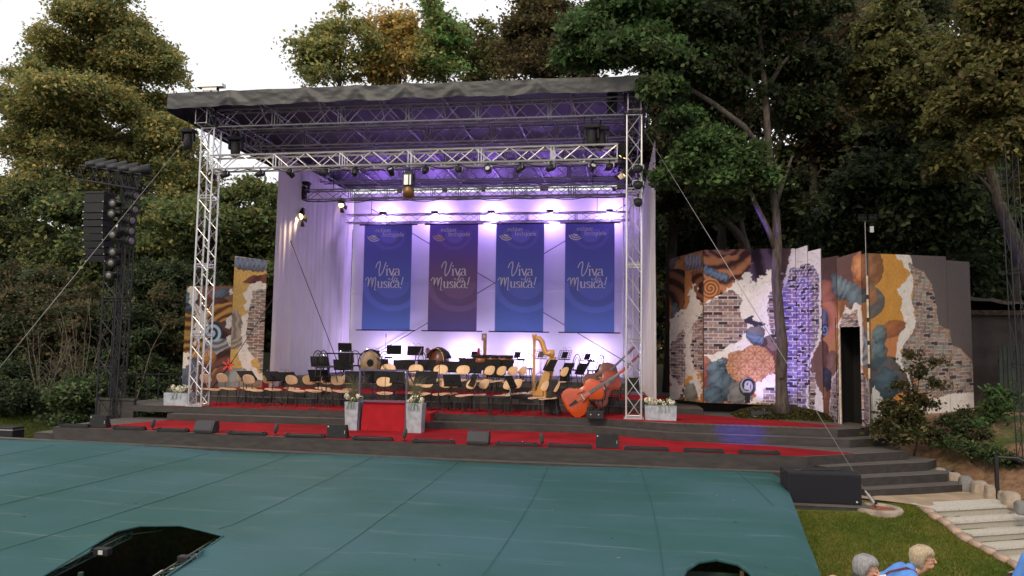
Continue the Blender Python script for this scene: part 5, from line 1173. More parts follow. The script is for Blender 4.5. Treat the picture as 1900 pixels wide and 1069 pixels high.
a = rg.random(n)*6.28; s = rg.uniform(.02, .05, n); nv = rg.normal(size=(n, 3))*.5+[0, 0, 1]; nv /= np.linalg.norm(nv, axis=1)[:, None]; tt = np.stack([np.cos(a), np.sin(a), 0*a], 1); tt -= nv*(tt*nv).sum(1)[:, None]; bb = np.cross(nv, tt); c = np.stack([x, y, h_+.01], 1); S = s[:, None]
V = np.stack([c-tt*S, c+bb*S*.5, c+tt*S, c-bb*S*.5], 1).reshape(-1, 3); cs = np.array([hexc(60, 66, 30), hexc(96, 74, 40), hexc(48, 40, 26), hexc(76, 84, 36)])
o = fastmesh('mound_leaves', V, np.arange(n*4).reshape(n, 4), MT['leaf'] if 'leaf' in MT else MT.setdefault('leaf', attr_mat('foliage', .6, translucent=.28, spec=.25)), None, np.repeat(cs[rg.integers(0, 4, n)], 4, 0)); tag(o, 'grass tufts and fallen leaves on the mound round the big tree', 'ground cover', kind='stuff')
# work light on the mound's edge
p = at(1412, 777, z=.02)
t = thing('work_light', 'black box floodlight with a handle standing on the carpet before the mound', 'work light', p)
mb = MB(); mb.prism([(-.08, .03), (.09, .03), (.05, .2), (-.02, .2)], -.26, .26, lambda x, y, z: (z, x, y)); mb.build('housing', MT['blkm'], t)
mb = MB(); mb.path([(-.28, 0, .0), (-.3, 0, .28), (.3, 0, .28), (.28, 0, .0)], .016, 6); mb.build('frame', MT['blk'], t)
mb = MB(); mb.box((-.2, -.09, .04), (-.1, -.082, .07)); mb.box((.12, -.09, .04), (.2, -.082, .07)); mb.build('label', MT['glassw'], t)
fl = bpy.data.lights.new('lamp_light', 'SPOT'); fl.energy = 170; fl.color = (.5, .42, 1); fl.spot_size = RAD(75); fl.spot_blend = .7; fl.shadow_soft_size = .12
o = bpy.data.objects.new('lamp_light', fl); COL.objects.link(o); o.parent = t; o.location = (.1, .1, .24); o.rotation_euler = (RAD(128), 0, RAD(-18))
# violet wash: lamps on the right tower aimed at the set and the steps, plus an added unseen blue lamp over the audience
for (px, py, Y, tgt, e, cone, col, lb) in ((1184, 362, 19.72, (4.55, 21.2, 5.3), 1500, 17, (.2, .1, 1.0), 'violet spotlight on the right tower aimed at the fork of the big tree'), (-1, 0, 0, (2.75, 18.95, -.12), 22000, 4.8, (.05, .03, 1.0), 'added unseen blue spotlight above the audience, aimed at the steps'), (1184, 330, 19.72, (4.7, 21.6, 2.8), 800, 32, (.42, .28, 1.0), 'violet spotlight on the right tower aimed at the painted set'), (1184, 300, 19.72, (2.9, 18.7, -.1), 1500, 13, (.06, .05, 1.0), 'blue spotlight at the top of the right tower aimed at the steps')):
    c = at(px, py, y=Y) if px > 0 else Vector((1.5, 3.0, 6.6))
    f_ = par_can(lb, tuple(c), 0, 20, group='violet and blue lamps on the right tower, with the added unseen lamp above the audience'); dl = (Vector(tgt)-c).normalized()*.4; l = lamp_light(None, 'SPOT', c-Vector((0, 0, .2))+dl, tgt, e, col, .06, cone, .8)
    l.parent = f_; l.matrix_parent_inverse = Matrix.Translation(c).inverted()
# ================================================================ RIGHT BANK: SAND, STONES, STEPS, RAIL, DRAIN
mb = MB(); P = [at(x, y, z=-1.02) for x, y in [(1592, 925), (1600, 905), (1700, 891), (1728, 888), (1790, 903), (1858, 925), (1877, 937), (1734, 945), (1712, 940), (1660, 932)]]
vs, fs = poly_mesh([(p.x, p.y) for p in P], [], lambda x, y: tz(x, y)+.035, .25); mb.add(vs, fs)
o = mb.build('sand_path', mat('trodden sand', (.34, .25, .165), .95, 0, var=.22, scale=2.2, bump=.6, bscale=35), None, True); tag(o, kind='structure')
MT['stone'] = mat('field stone', (.30, .24, .185), .85, 0, var=.35, scale=3, bump=.7, bscale=9)
MT['stone2'] = mat('grey field stone', (.18, .175, .17), .85, 0, var=.3, scale=3, bump=.7, bscale=9)
SL = ['tall pinkish boulder nearest the wooden steps', 'rounded tan boulder second from the wooden steps', 'grey boulder between the two tan ones', 'pale round boulder in the middle of the row', 'low pale boulder left of the handrail post', 'small sunken boulder behind the handrail post', 'long boulder right of the handrail post', 'dark grey boulder at the picture edge']
for i, (x, y, w_, h_) in enumerate([(1746, 889, 23, 32), (1770, 894, 25, 30), (1793, 902, 25, 28), (1817, 908, 27, 27), (1840, 915, 24, 24), (1860, 920, 14, 16), (1876, 928, 30, 26), (1896, 943, 22, 22)]):
    c = at(x, y, z=-.92); d = (c-CP).dot(fw); rx = w_*d/F/2; rz = h_*d/F/2
    mb = MB(); rr = random.Random(i)
    bm = bmesh.new(); bmesh.ops.create_icosphere(bm, subdivisions=3, radius=1)
    for v in bm.verts:
        q = v.co.copy(); f_ = 1+.18*(float(fbm(q.x*1.3+i*7, q.z*1.3+q.y, .8))-.5)*2
        q = Vector([math.copysign(abs(a)**.6, a) for a in q])*f_; v.co = Vector((q.x*rx*1.02, q.y*rx*.9, q.z*rz*1.25))
    mb.bm(bm); o = mb.build('boulder', MT['stone2'] if i in (2, 7) else MT['stone'], None, True, c); tag(o, SL[i], 'boulder', 'boulders along the sandy bank')
MT['conc_lit'] = mat('lit-tone concrete tread', (.47, .44, .38), .8, 0, var=.2, scale=40, bump=.2, bscale=90)  # same concrete, lightened: brighter light on the treads is put into the colour
MT['conc'] = mat('pale speckled concrete', (.36, .33, .28), .8, 0, var=.16, scale=60, bump=.2, bscale=90)
stp = thing('garden_steps', 'pale concrete garden steps going down the lawn at the lower right', 'steps', (6.4, 15, -1.2))
PS = Matrix.Translation((-6.4, -15, 1.2))
nose = [((1734, 945), (1875, 937)), ((1765, 968), (1900, 952)), ((1802, 991), (1900, 972.5)), ((1844, 1016), (1900, 998.5)), ((1890, 1044), (1950, 1022))]
zz = -1.01
for i, (a, b) in enumerate(nose):
    z = zz-.155*i; A = at(*a, z=z); d = Vector((-STN.y, STN.x, 0)); L = 2.4; nn = Vector((-d.y, d.x, 0)); 
    B = A+d*L; dep = .55 if i == 0 else .5
    mb = MB().mtx(PS); mb.add([A-Vector((0, 0, .35)), B-Vector((0, 0, .35)), B+nn*dep-Vector((0, 0, .35)), A+nn*dep-Vector((0, 0, .35)), A, B, B+nn*dep, A+nn*dep], [(0, 3, 2, 1), (4, 5, 6, 7), (0, 1, 5, 4), (1, 2, 6, 5), (2, 3, 7, 6), (3, 0, 4, 7)])
    mb.build('step', MT['conc'], stp)
    f_ = -nn*.035; lo = Vector((0, 0, .035)); up_ = Vector((0, 0, .003)); mb = MB().mtx(PS); A2 = A-d*.01; mb.add([A2+f_-lo, B+f_-lo, B+nn*dep-lo, A2+nn*dep-lo, A2+f_+up_, B+f_+up_, B+nn*dep+up_, A2+nn*dep+up_], [(0, 3, 2, 1), (4, 5, 6, 7), (0, 1, 5, 4), (1, 2, 6, 5), (2, 3, 7, 6), (3, 0, 4, 7)]); mb.build('tread', MT['conc_lit'], stp)
for i in range(len(PLb)-1):
    a = EDP[i]; b = EDP[i+1]; c = (a+b)/2-Vector((0, 0, .015))
    bm = bmesh.new(); bmesh.ops.create_icosphere(bm, subdivisions=2, radius=1); L = (b-a).length/2*1.02
    ang = math.atan2(b.y-a.y, b.x-a.x)
    for v in bm.verts: q = Vector([math.copysign(abs(t_)**.5, t_) for t_ in v.co]); q = Vector((q.x*L, q.y*.085*(1+.2*math.sin(i*2.1)), q.z*.055)); q.rotate(Matrix.Rotation(-math.atan2((b-a).z, math.hypot(b.x-a.x, b.y-a.y)), 3, 'Y')); q.rotate(Matrix.Rotation(ang, 3, 'Z')); v.co = q
    mb = MB().bm(bm); o = mb.build('edging_stone', mat('pink edging', (.34, .24, .18), .85, 0, var=.3, scale=4, bump=.4, bscale=12) if i == 0 else bpy.data.materials['pink edging'], None, True, c); tag(o, ORD[i]+' pinkish edging stone down from the top of the pale garden steps', 'edging stone', 'edging stones of the garden steps')
p = at(1851, 925, z=-1.0); q = at(1851, 846, y=p.y)
t = thing('handrail', 'black steel handrail rising beside the pale steps at the right', 'handrail', p); h_ = q.z-p.z
mb = MB(); mb.box((-.03, -.03, -.3), (.03, .03, h_)); mb.build('post', MT['blk'], t)
mb = MB(); mb.path([(0, 0, h_-.02), (.35, -.1, h_-.02), (.75, -.5, h_-.28), (1.6, -1.2, h_-.75)], .025, 8); mb.build('rail', MT['blk'], t)
c = at(1628, 948, z=-1.06); t = thing('drain_ring', 'round concrete ring with reddish cover sunk in the lawn, holding the guy wire', 'drain', c)
mb = MB(); mb.lathe([(.30, -.2), (.30, .05), (.33, .075), (.40, .075), (.43, .04), (.43, -.2)], 40, cap=False); mb.build('ring', MT['stone'], t, True)
mb = MB(); mb.lathe([(.31, .035), (.15, .03), (0, .03)], 30); mb.build('inside', mat('rusty soil', (.24, .075, .04), .9, var=.4, scale=8, bump=.6), t)
a = at(1606, 912, y=15.45)-c
mb = MB(); mb.tube((.02, .05, -.05), (-.02, .1, .12), .012); mb.box((-.01, .08, .1), (.03, .11, .15)); mb.build('eye_bolt', MT['blk'], t)
mb = MB(); v0 = Vector((-.02, .1, .12)); mb.tube(v0, v0.lerp(a, .72), .028, 8); mb.tube(v0.lerp(a, .3), v0.lerp(a, 1.0), .02, 8); mb.build('tensioner', mat('white tensioner', (.6, .6, .62), .4, .3), t)
mb = MB(); mb.tube(v0.lerp(a, .1)+Vector((.02, -.03, 0)), v0.lerp(a, .8)+Vector((.02, -.03, 0)), .016, 6); mb.build('lever', MT['blk'], t)
# dark fence and wall at the far right
t = thing('paling_fence', 'dark green paling fence beside the grey end panel', 'fence', (10.4, 22.8, .3))
mb = MB()
for k in range(34): mb.box((-.1+.11*k, .0, -.6), (-.1+.11*k+.085, .03, 1.75+.03*(k % 3)))
mb.build('palings', mat('dark green fence', (.02, .028, .022), .8, 0, var=.4, scale=6), t)
mb = MB(); mb.box((-.1, .03, .1), (3.6, .07, .2)); mb.box((-.1, .03, 1.3), (3.6, .07, 1.4)); mb.build('rail', MT['blk'], t)
t = thing('timber_hut', 'brown plain shed wall under a leafy earth roof behind the fence', 'shed', (10.2, 25.5, .3))
mb = MB(); mb.box((0, 0, -.5), (7, 3, 2.9)); mb.build('wall', mat('brown shed wall', (.045, .034, .03), .9, 0, var=.3, scale=2), t)
mb = MB(); vs = []; n = 30
for j in range(11):
    for i in range(n+1):
        x = -.2+7.6*i/n; y = -.2+3.5*j/10; vs.append((x, y, 3.3-.14*x*.9+.25*math.sin(math.pi*j/10)+.3*(float(fbm(x*2, y*2, 1))-.5)))
mb.add(vs, [(j*(n+1)+i, j*(n+1)+i+1, (j+1)*(n+1)+i+1, (j+1)*(n+1)+i) for j in range(10) for i in range(n)]); mb.box((-.2, -.2, 2.75), (7.2, -.1, 2.9))
mb.build('roof', mat('leaf littered roof', (.045, .028, .018), 1, 0, var=.6, scale=9, bump=1, bscale=20), t)
# slim black lighting mast at the right border
a = at(1899, 720, y=17.5); 
t = thing('lighting_mast', 'slim black lighting mast standing at the right border of the view', 'mast', (a.x, 17.5, -.4))
mb = MB(); truss(mb, (0, 0, 0), (-.12, 0, 6.8), .24, .012, .5, br=.006, up=(0, 1, 0)); mb.build('mast', MT['blk'], t)
mb = MB(); mb.box((-.3, -.3, 0), (.3, .3, .04)); mb.build('base_plate', MT['blk'], t)
# left: black lighting tower with line array and lamps
ty = 20.2; a = at(205, 760, y=ty)
t = thing('lighting_tower', 'tall black truss tower left of the stage carrying loudspeakers and lamps', 'truss tower', (a.x, ty, tz(a.x, ty)))
zt2 = at(238, 325, y=ty).z-tz(a.x, ty)
xt = 0.0
mb = MB(); truss(mb, (0, 0, 0), (0, 0, zt2+.2), .52, .026, .55, br=.013, up=(0, 1, 0)); truss(mb, (.30, -.2, 0), (.30, -.2, zt2-.2), .2, .02, .45, br=.01, up=(0, 1, 0)); mb.build('mast', MT['blk'], t)
mb = MB(); mb.box((-.7, -.5, 0), (.8, .5, .06)); mb.build('base_plate', MT['blk'], t)
b0_ = at(158, 322, y=ty+.2); b1_ = at(272, 340, y=ty-.9); O = Vector(t.location)
mb = MB(); truss(mb, b0_-O, b1_-O, .42, .022, .35, br=.012); mb.build('head_truss', MT['blk'], t)
bt_ = (b0_-O, b1_-O)
for i, k in enumerate((.18, .36, .54, .72, .90)):
    c = O+bt_[0].lerp(bt_[1], k)+Vector((0, -.05, .32)); px = 0
    l = thing('tower_lamp', ORD[i]+' black can lamp from the left along the head of the black tower', 'stage lamp', c, RAD(-50), 'can lamps along the top of the black tower')
    T = Matrix.Rotation(RAD(-72), 4, 'X'); mb = MB().mtx(T); mb.lathe([(.06, -.26), (.12, -.24), (.13, 0), (.15, .22), (.15, .3), (.135, .3), (.12, .05)], 16); mb.build('housing', MT['blk'], l, True)
    mb = MB().mtx(T); mb.lathe([(.12, .06), (0, .08)], 14); mb.build('lens', MT['glassw'], l); mb = MB(); mb.path([(-.16, 0, 0), (-.16, 0, -.18), (.16, 0, -.18), (.16, 0, 0)], .01, 5); mb.build('yoke', MT['blk'], l)
def tl(px, py, lb, face, s=1.0):
    c = at(px, py, y=ty-.42); l = thing('tower_lamp', lb, 'stage lamp', c, RAD(face), 'lamps on the shaft of the black tower'); l.scale = (s, s, s)
    T = Matrix.Rotation(RAD(98), 4, 'X'); mb = MB().mtx(T); mb.lathe([(.04, -.2), (.09, -.16), (.10, .1), (.13, .13), (.13, .16), (.1, .16)], 16); mb.build('housing', MT['blk'], l, True)
    mb = MB().mtx(T); mb.lathe([(.105, .15), (.06, .17), (0, .175)], 16); mb.build('lens', mat('silver reflector', (.20, .185, .165), .4, .4) if 'silver reflector' not in bpy.data.materials else bpy.data.materials['silver reflector'], l, True)
    mb = MB(); mb.path([(-.12, 0, 0), (-.13, .12, 0), (.13, .12, 0), (.12, 0, 0)], .01, 5); mb.tube((0, .12, 0), (0, .35, 0), .012, 5); mb.build('yoke', MT['blk'], l)
for i, (px, py) in enumerate(((215, 378), (213, 397), (215, 436), (215, 468), (212, 488), (208, 511))): tl(px, py, ORD[i]+' round-faced lamp from the top in the front column of the black tower', 0)
for i, (px, py) in enumerate(((245, 362), (243, 388), (238, 408), (236, 428), (236, 446))): tl(px, py, ORD[i]+' dark side-facing lamp from the top on the right flank of the black tower', 75, 1.15)
# line array
a = at(185, 362, y=ty-.3); b = at(182, 482, y=ty-.3); H = a.z-b.z
bx_ = (at(166, 420, y=ty-.3).x, at(202, 420, y=ty-.3).x); W_ = (bx_[1]-bx_[0])
la = thing('line_array', 'curved column of black loudspeaker boxes hanging on the black tower', 'loudspeaker', (sum(bx_)/2, ty-.3, b.z))
mb = MB(); mb.box((-W_/2, -.3, H+.0), (W_/2, .2, H+.05)); mb.tube((0, 0, H), (.3, .2, H+.5), .012); mb.build('fly_frame', MT['blk'], la)
z = H; y_ = 0; ang = 0
for k in range(9):
    hk = H/9*(1.35 if k < 2 else .9); ang = 0 if k < 2 else (k-1)*2.6
    T = Matrix.Translation((0, y_, z-hk/2))@Matrix.Rotation(RAD(ang), 4, 'X')
    mb = MB().mtx(T); mb.box((-W_/2, -.28, -hk/2+.006), (W_/2, .2, hk/2-.006), .012); o = mb.build('cabinet', MT['blkm'], la)
    mb = MB().mtx(T)
    for sx in (-1, 1): mb.box((sx*W_/2-.03, -.288, -hk/2+.02), (sx*W_/2+.0-.005 if sx > 0 else -W_/2+.012, -.281, -hk/2+.05))
    m_ = mb.build('rivet', MT['glassw'], la)
    z -= hk; y_ += hk*math.tan(RAD(ang))*1.0
# deck railing at the left
t = thing('deck_railing', 'dark metal railing at the left edge of the stage before the hedge', 'railing', (-14.2, 21.0, 0))
p = [at(210, 695, y=20.9), at(335, 695, y=22.9)]
mb = MB(); O = Vector((-14.2, 21, 0))
for k in range(7):
    c = p[0].lerp(p[1], k/6); mb.tube((c.x+14.2, c.y-21, -.4), (c.x+14.2, c.y-21, c.z), .022, 6)
mb.tube(p[0]-O, p[1]-O, .022, 6); mb.tube(p[0]-O-Vector((0, 0, .45)), p[1]-O-Vector((0, 0, .45)), .012, 6); mb.build('rails', MT['blk'], t)
c = at(18, 812, y=17.9); t = thing('black_case', 'low black case on the grass at the far left border', 'case', (c.x, 17.9, tz(c.x, 17.9)))
mb = MB(); mb.box((-.3, -.2, 0), (.25, .2, .38), .02); mb.build('body', MT['blk'], t); mb = MB(); mb.box((-.31, -.21, .3), (.26, .21, .32)); mb.build('lid_edge', MT['alu'], t)
# ================================================================ ORCHESTRA
COND = Vector((-6.0, 18.9, 0))
def face(p, extra=0): return math.atan2(COND.y-p.y, COND.x-p.x)+extra      # heading towards the conductor
MT['cushion'] = mat('black cushion', (.015, .013, .014), .8, 0, var=.2, scale=8)
def chair0():
    """plywood shell chair, facing local +X"""
    t = thing('orchestra_chair', 'x', 'chair', (0, 0, 0), 0, 'plywood orchestra chairs'); t.scale = (1.08, 1.08, 1.03)
    def shell(fn, nu, nv, th):
        mb = MB(); vs = [fn(i/nu, j/nv) for j in range(nv+1) for i in range(nu+1)]
        mb.add(vs, [(j*(nu+1)+i, j*(nu+1)+i+1, (j+1)*(nu+1)+i+1, (j+1)*(nu+1)+i) for j in range(nv) for i in range(nu)]); return mb
    def rnd_(u, v, a=.14):      # rounded-rectangle parametrisation
        x = (u-.5)*2; y = (v-.5)*2; k = 1-a*(x*x*y*y)*1.6; return x*k, y*k
    def seat(u, v):
        x, y = rnd_(u, v, .15); return (x*.22, y*.215*(1-.12*(x < 0)*abs(x)), .46-.022*(1-y*y)*(1-x*x)-.035*max(0, x)**2+.02*max(0, -x)**3)
    def back(u, v):
        x, y = rnd_(u, v, .15); return (-.215-.055*(y)-.035*(1-x*x)+.02, x*.205*(1-.10*max(0, y)), .745+y*.13)
    o = shell(seat, 12, 12, 0).build('seat', MT['birch'], t, True); m = o.modifiers.new('thick', 'SOLIDIFY'); m.thickness = .011
    o = shell(back, 14, 8, 0).build('backrest', MT['birch'], t, True); m = o.modifiers.new('thick', 'SOLIDIFY'); m.thickness = .010
    mb = MB()
    for s in (-1, 1):
        mb.path([(-.19, s*.15, .43), (-.235, s*.15, .5), (-.23, s*.15, .62), (-.235, s*.15, .76)], .010, 6); mb.path([(-.19, s*.15, .432), (.15, s*.15, .432)], .010, 6)
    mb.tube((.14, -.15, .43), (.14, .15, .43), .009, 6); mb.tube((-.18, -.15, .43), (-.18, .15, .43), .009, 6); mb.build('frame', MT['blk'], t, True)
    for sx, sy in ((1, 1), (1, -1), (-1, 1), (-1, -1)):
        mb = MB(); mb.path([(sx*.15, sy*.15, .43), (sx*.19, sy*.19, .02), (sx*.193, sy*.193, 0)], [.010, .010, .013], 6); mb.build('leg', MT['blk'], t, True)
    return t
CH = [  # survey x, survey y of the feet, floor level, label
 (390, 753, 0, 'first plywood chair right of the left truss tower'), (421, 751.5, 0, 'second plywood chair right of the left truss tower'),
 (459, 750.5, 0, 'rear plywood chair of the pair behind the leftmost music stand'), (470, 755, 0, 'front plywood chair of the pair behind the leftmost music stand'),
 (505, 753, 0, 'plywood chair alone in front of the white curtain edge'), (540, 750.5, 0, 'rear plywood chair of the pair at the third music stand'),
 (549, 756, 0, 'front plywood chair of the pair at the third music stand'), (580, 756, 0, 'plywood chair before the tall stand at the foot of the curtain'),
 (597, 749.5, 0, 'plywood chair half hidden by the black stand near the curtain foot'), (613, 755, 0, 'plywood chair turned sideways behind the tilted black stand'),
 (632, 757, 0, 'plywood chair behind the left tall flower planter'), (648, 753, 0, 'plywood chair just left of the podium guard rail'),
 (713, 761, 0, 'plywood chair seen straight through the podium guard rail'), (767, 759, 0, 'plywood chair behind the grasses of the right planter'), (783, 763, 0, 'plywood chair right behind the right tall planter grasses'),
 (818, 763, 0, 'left plywood chair of the pair right of the podium'), (833, 762, 0, 'right plywood chair of the pair right of the podium'),
 (861, 766, 0, 'left plywood chair of the pair behind the dark tilted stand'), (885, 765, 0, 'right plywood chair of the pair behind the dark tilted stand'),
 (930, 767, 0, 'plywood chair turned left beside the stand with white pages'), (947, 763, 0, 'plywood chair directly behind the stand with white pages'),
 (996, 771, 0, 'plywood chair in front of the harp base'), (1016, 773, 0, 'plywood chair with a black jacket hanging over it'),
 (718, 733.5, .35, 'upper-tier plywood chair seen above the podium rail'), (768, 734, .35, 'upper-tier plywood chair behind the right podium post'),
 (813, 735, .35, 'upper-tier plywood chair below the covered bass drum'), (852, 736, .35, 'upper-tier plywood chair in front of the first kettledrum'),
 (897, 737, .35, 'upper-tier plywood chair in front of the second kettledrum'), (918, 738, .35, 'upper-tier plywood chair under the wide double desk'),
 (940, 738, .35, 'upper-tier plywood chair right of the wide double desk'), (957, 738, .35, 'upper-tier plywood chair nearest to the bentwood chair and harp'), (1034, 740, .35, 'upper-tier plywood chair right of the harp')]
c0 = None
for i, (px, py, z, lb) in enumerate(CH):
    p = at(px, py, z=z); p.z = z+.014; rz = face(p, random.uniform(-.18, .18)); lb = lb[0].upper()*0+lb
    if c0 is None: c0 = chair0(); c0['label'] = lb; c0.location = p; c0.rotation_euler = (0, 0, rz)
    else: dup(c0, lb, loc=p, rot=(0, 0, rz))
def bentwood(label, p, rz):
    t = thing('bentwood_chair', label, 'chair', p, rz, 'black bentwood chairs')
    mb = MB(); mb.lathe([(0, .44), (.19, .44), (.2, .455), (.19, .475), (0, .48)], 20); mb.build('seat', MT['cushion'], t, True)
    mb = MB(); mb.path([(-.16, -.16, .45), (-.21, -.17, .62), (-.245, -.15, .80), (-.26, -.08, .90), (-.265, 0, .93), (-.26, .08, .90), (-.245, .15, .80), (-.21, .17, .62), (-.16, .16, .45)], .014, 8)
    mb.path([(-.17, -.08, .46), (-.215, -.09, .62), (-.245, -.07, .78), (-.25, 0, .84), (-.245, .07, .78), (-.215, .09, .62), (-.17, .08, .46)], .010, 8); mb.build('backrest', MT['blk'], t, True)
    mb = MB(); mb.path([(.17*math.cos(a), .17*math.sin(a), .2) for a in np.linspace(0, 6.283, 17)], .008, 6, False); mb.build('ring', MT['blk'], t, True)
    for a in (45, 135, 225, 315):
        c, s = math.cos(RAD(a)), math.sin(RAD(a)); mb = MB(); mb.path([(.16*c, .16*s, .45), (.2*c, .2*s, .22), (.25*c, .25*s, 0)], [.015, .013, .011], 7); mb.build('leg', MT['blk'], t, True)
    return t
bw = None
for px, py, z, lb, ex in [(977, 713, .7, 'black bentwood chair on the top tier left of the harp', .5), (1058, 716, .7, 'black bentwood chair on the top tier second right of the harp', 0), (1102, 718, .7, 'black bentwood chair on the top tier under the wall floodlight', 0),
        (660, 706, .7, 'black bentwood chair beside the gong on the left', 0), (597, 712, .7, 'black bentwood chair behind the leftmost high desk', 0), (610, 711, .7, 'black bentwood chair half behind the curtain cable', .3),
        (713, 707, .7, 'black bentwood chair against the bright glow under the first banner', 0), (777, 709, .7, 'black bentwood chair in front of the covered bass drum', 0),
        (1106, 776, 0, 'black bentwood chair propping up the orange double bass', .9), (1138, 770, 0, 'black bentwood chair between the double basses and the right tower', 1.0)]:
    p = at(px, py, z=z); p.z = z+.014
    if bw is None: bw = bentwood(lb, p, face(p, ex))
    else: dup(bw, lb, loc=p, rot=(0, 0, face(p, ex)))
# ---- music stands
MT['desk'] = mat('black music desk', (.010, .009, .010), .7, .0, var=.2, scale=5, spec=.2)
MT['paper'] = mat('sheet music', (.72, .70, .70), .8, 0, var=.04, scale=9)
MT['led'] = mat('lit desk lamp', (1, 1, 1), .4, emit=(1, .96, 1), estr=10)
def stand(label, px, py, Y, z, w=.52, hgt=.36, tilt=30, grid=False, page=False, lamp=0, skew=0, tp='music_stand'):
    c = at(px, py, y=Y); foot = Vector((c.x, c.y, z+.014)); h = c.z-z
    t = thing(tp, label, 'music stand', foot, face(foot)+math.pi/2+skew, 'music stands of the orchestra')
    h = max(.6, h)
    mb = MB()
    for a in (90, 210, 330):
        cc, s = math.cos(RAD(a)), math.sin(RAD(a)); mb.path([(0, 0, .26), (.13*cc, .13*s, .16), (.30*cc, .30*s, .005)], .009, 6)
    mb.build('tripod', MT['blk'], t, True)
    mb = MB(); mb.tube((0, 0, .08), (0, 0, h*.62), .014, 8); mb.tube((0, 0, h*.5), (0, 0, h-.05), .009, 8); mb.lathe([(.018, 0), (.018, .05)], 8, (0, 0, h*.6)); mb.build('stem', MT['blk'], t, True)
    T = Matrix.Translation((0, 0, h))@Matrix.Rotation(RAD(-tilt), 4, 'X')
    mb = MB().mtx(T)
    if grid:
        nx_, nz_ = 7, 5
        for k in range(nx_+1): mb.box((-w/2+w*k/nx_-.006, -.004, -hgt/2), (-w/2+w*k/nx_+.006, .004, hgt/2))
        for k in range(nz_+1): mb.box((-w/2, -.0045, -hgt/2+hgt*k/nz_-.006), (w/2, .0045, -hgt/2+hgt*k/nz_+.006))
        mb.box((-.10, -.008, -hgt*.4), (.12, -.002, hgt*.28))
    else: mb.box((-w/2, -.004, -hgt/2), (w/2, .004, hgt/2), .0)
    mb.box((-w/2, .004, -hgt/2), (w/2, .055, -hgt/2+.008)); mb.box((-.03, -.03, -.08), (.03, -.004, .06)); mb.build('desk', MT['desk'], t)
    if page:
        mb = MB().mtx(T); mb.box((-w/2+.02, .006, -hgt/2+.01), (w/2-.02, .012, hgt/2+.02)); mb.build('sheet_music', MT['paper'], t)
    if lamp:
        for k in range(lamp):
            x = .05 if lamp == 1 else (-.07+.14*k); e = .09*(1 if k else -1)*(1 if lamp > 1 else 1)
            mb = MB().mtx(T); mb.path([(0, -.01, hgt/2-.02), (x*.4, -.01, hgt/2+.08), (x, .0, hgt/2+.13), (x+e*.7, .02, hgt/2+.13), (x+e, .04, hgt/2+.09)], .004, 5); nk_ = mb.build('lamp_neck', MT['blk'], t, True)
            mb = MB().mtx(T); mb.ball((x+e, .04, hgt/2+.08), .014, 8, 6); mb.build('lamp_head', MT['led'] if (px+k) % 3 == 0 else MT['glassw'], nk_, True)
    return t
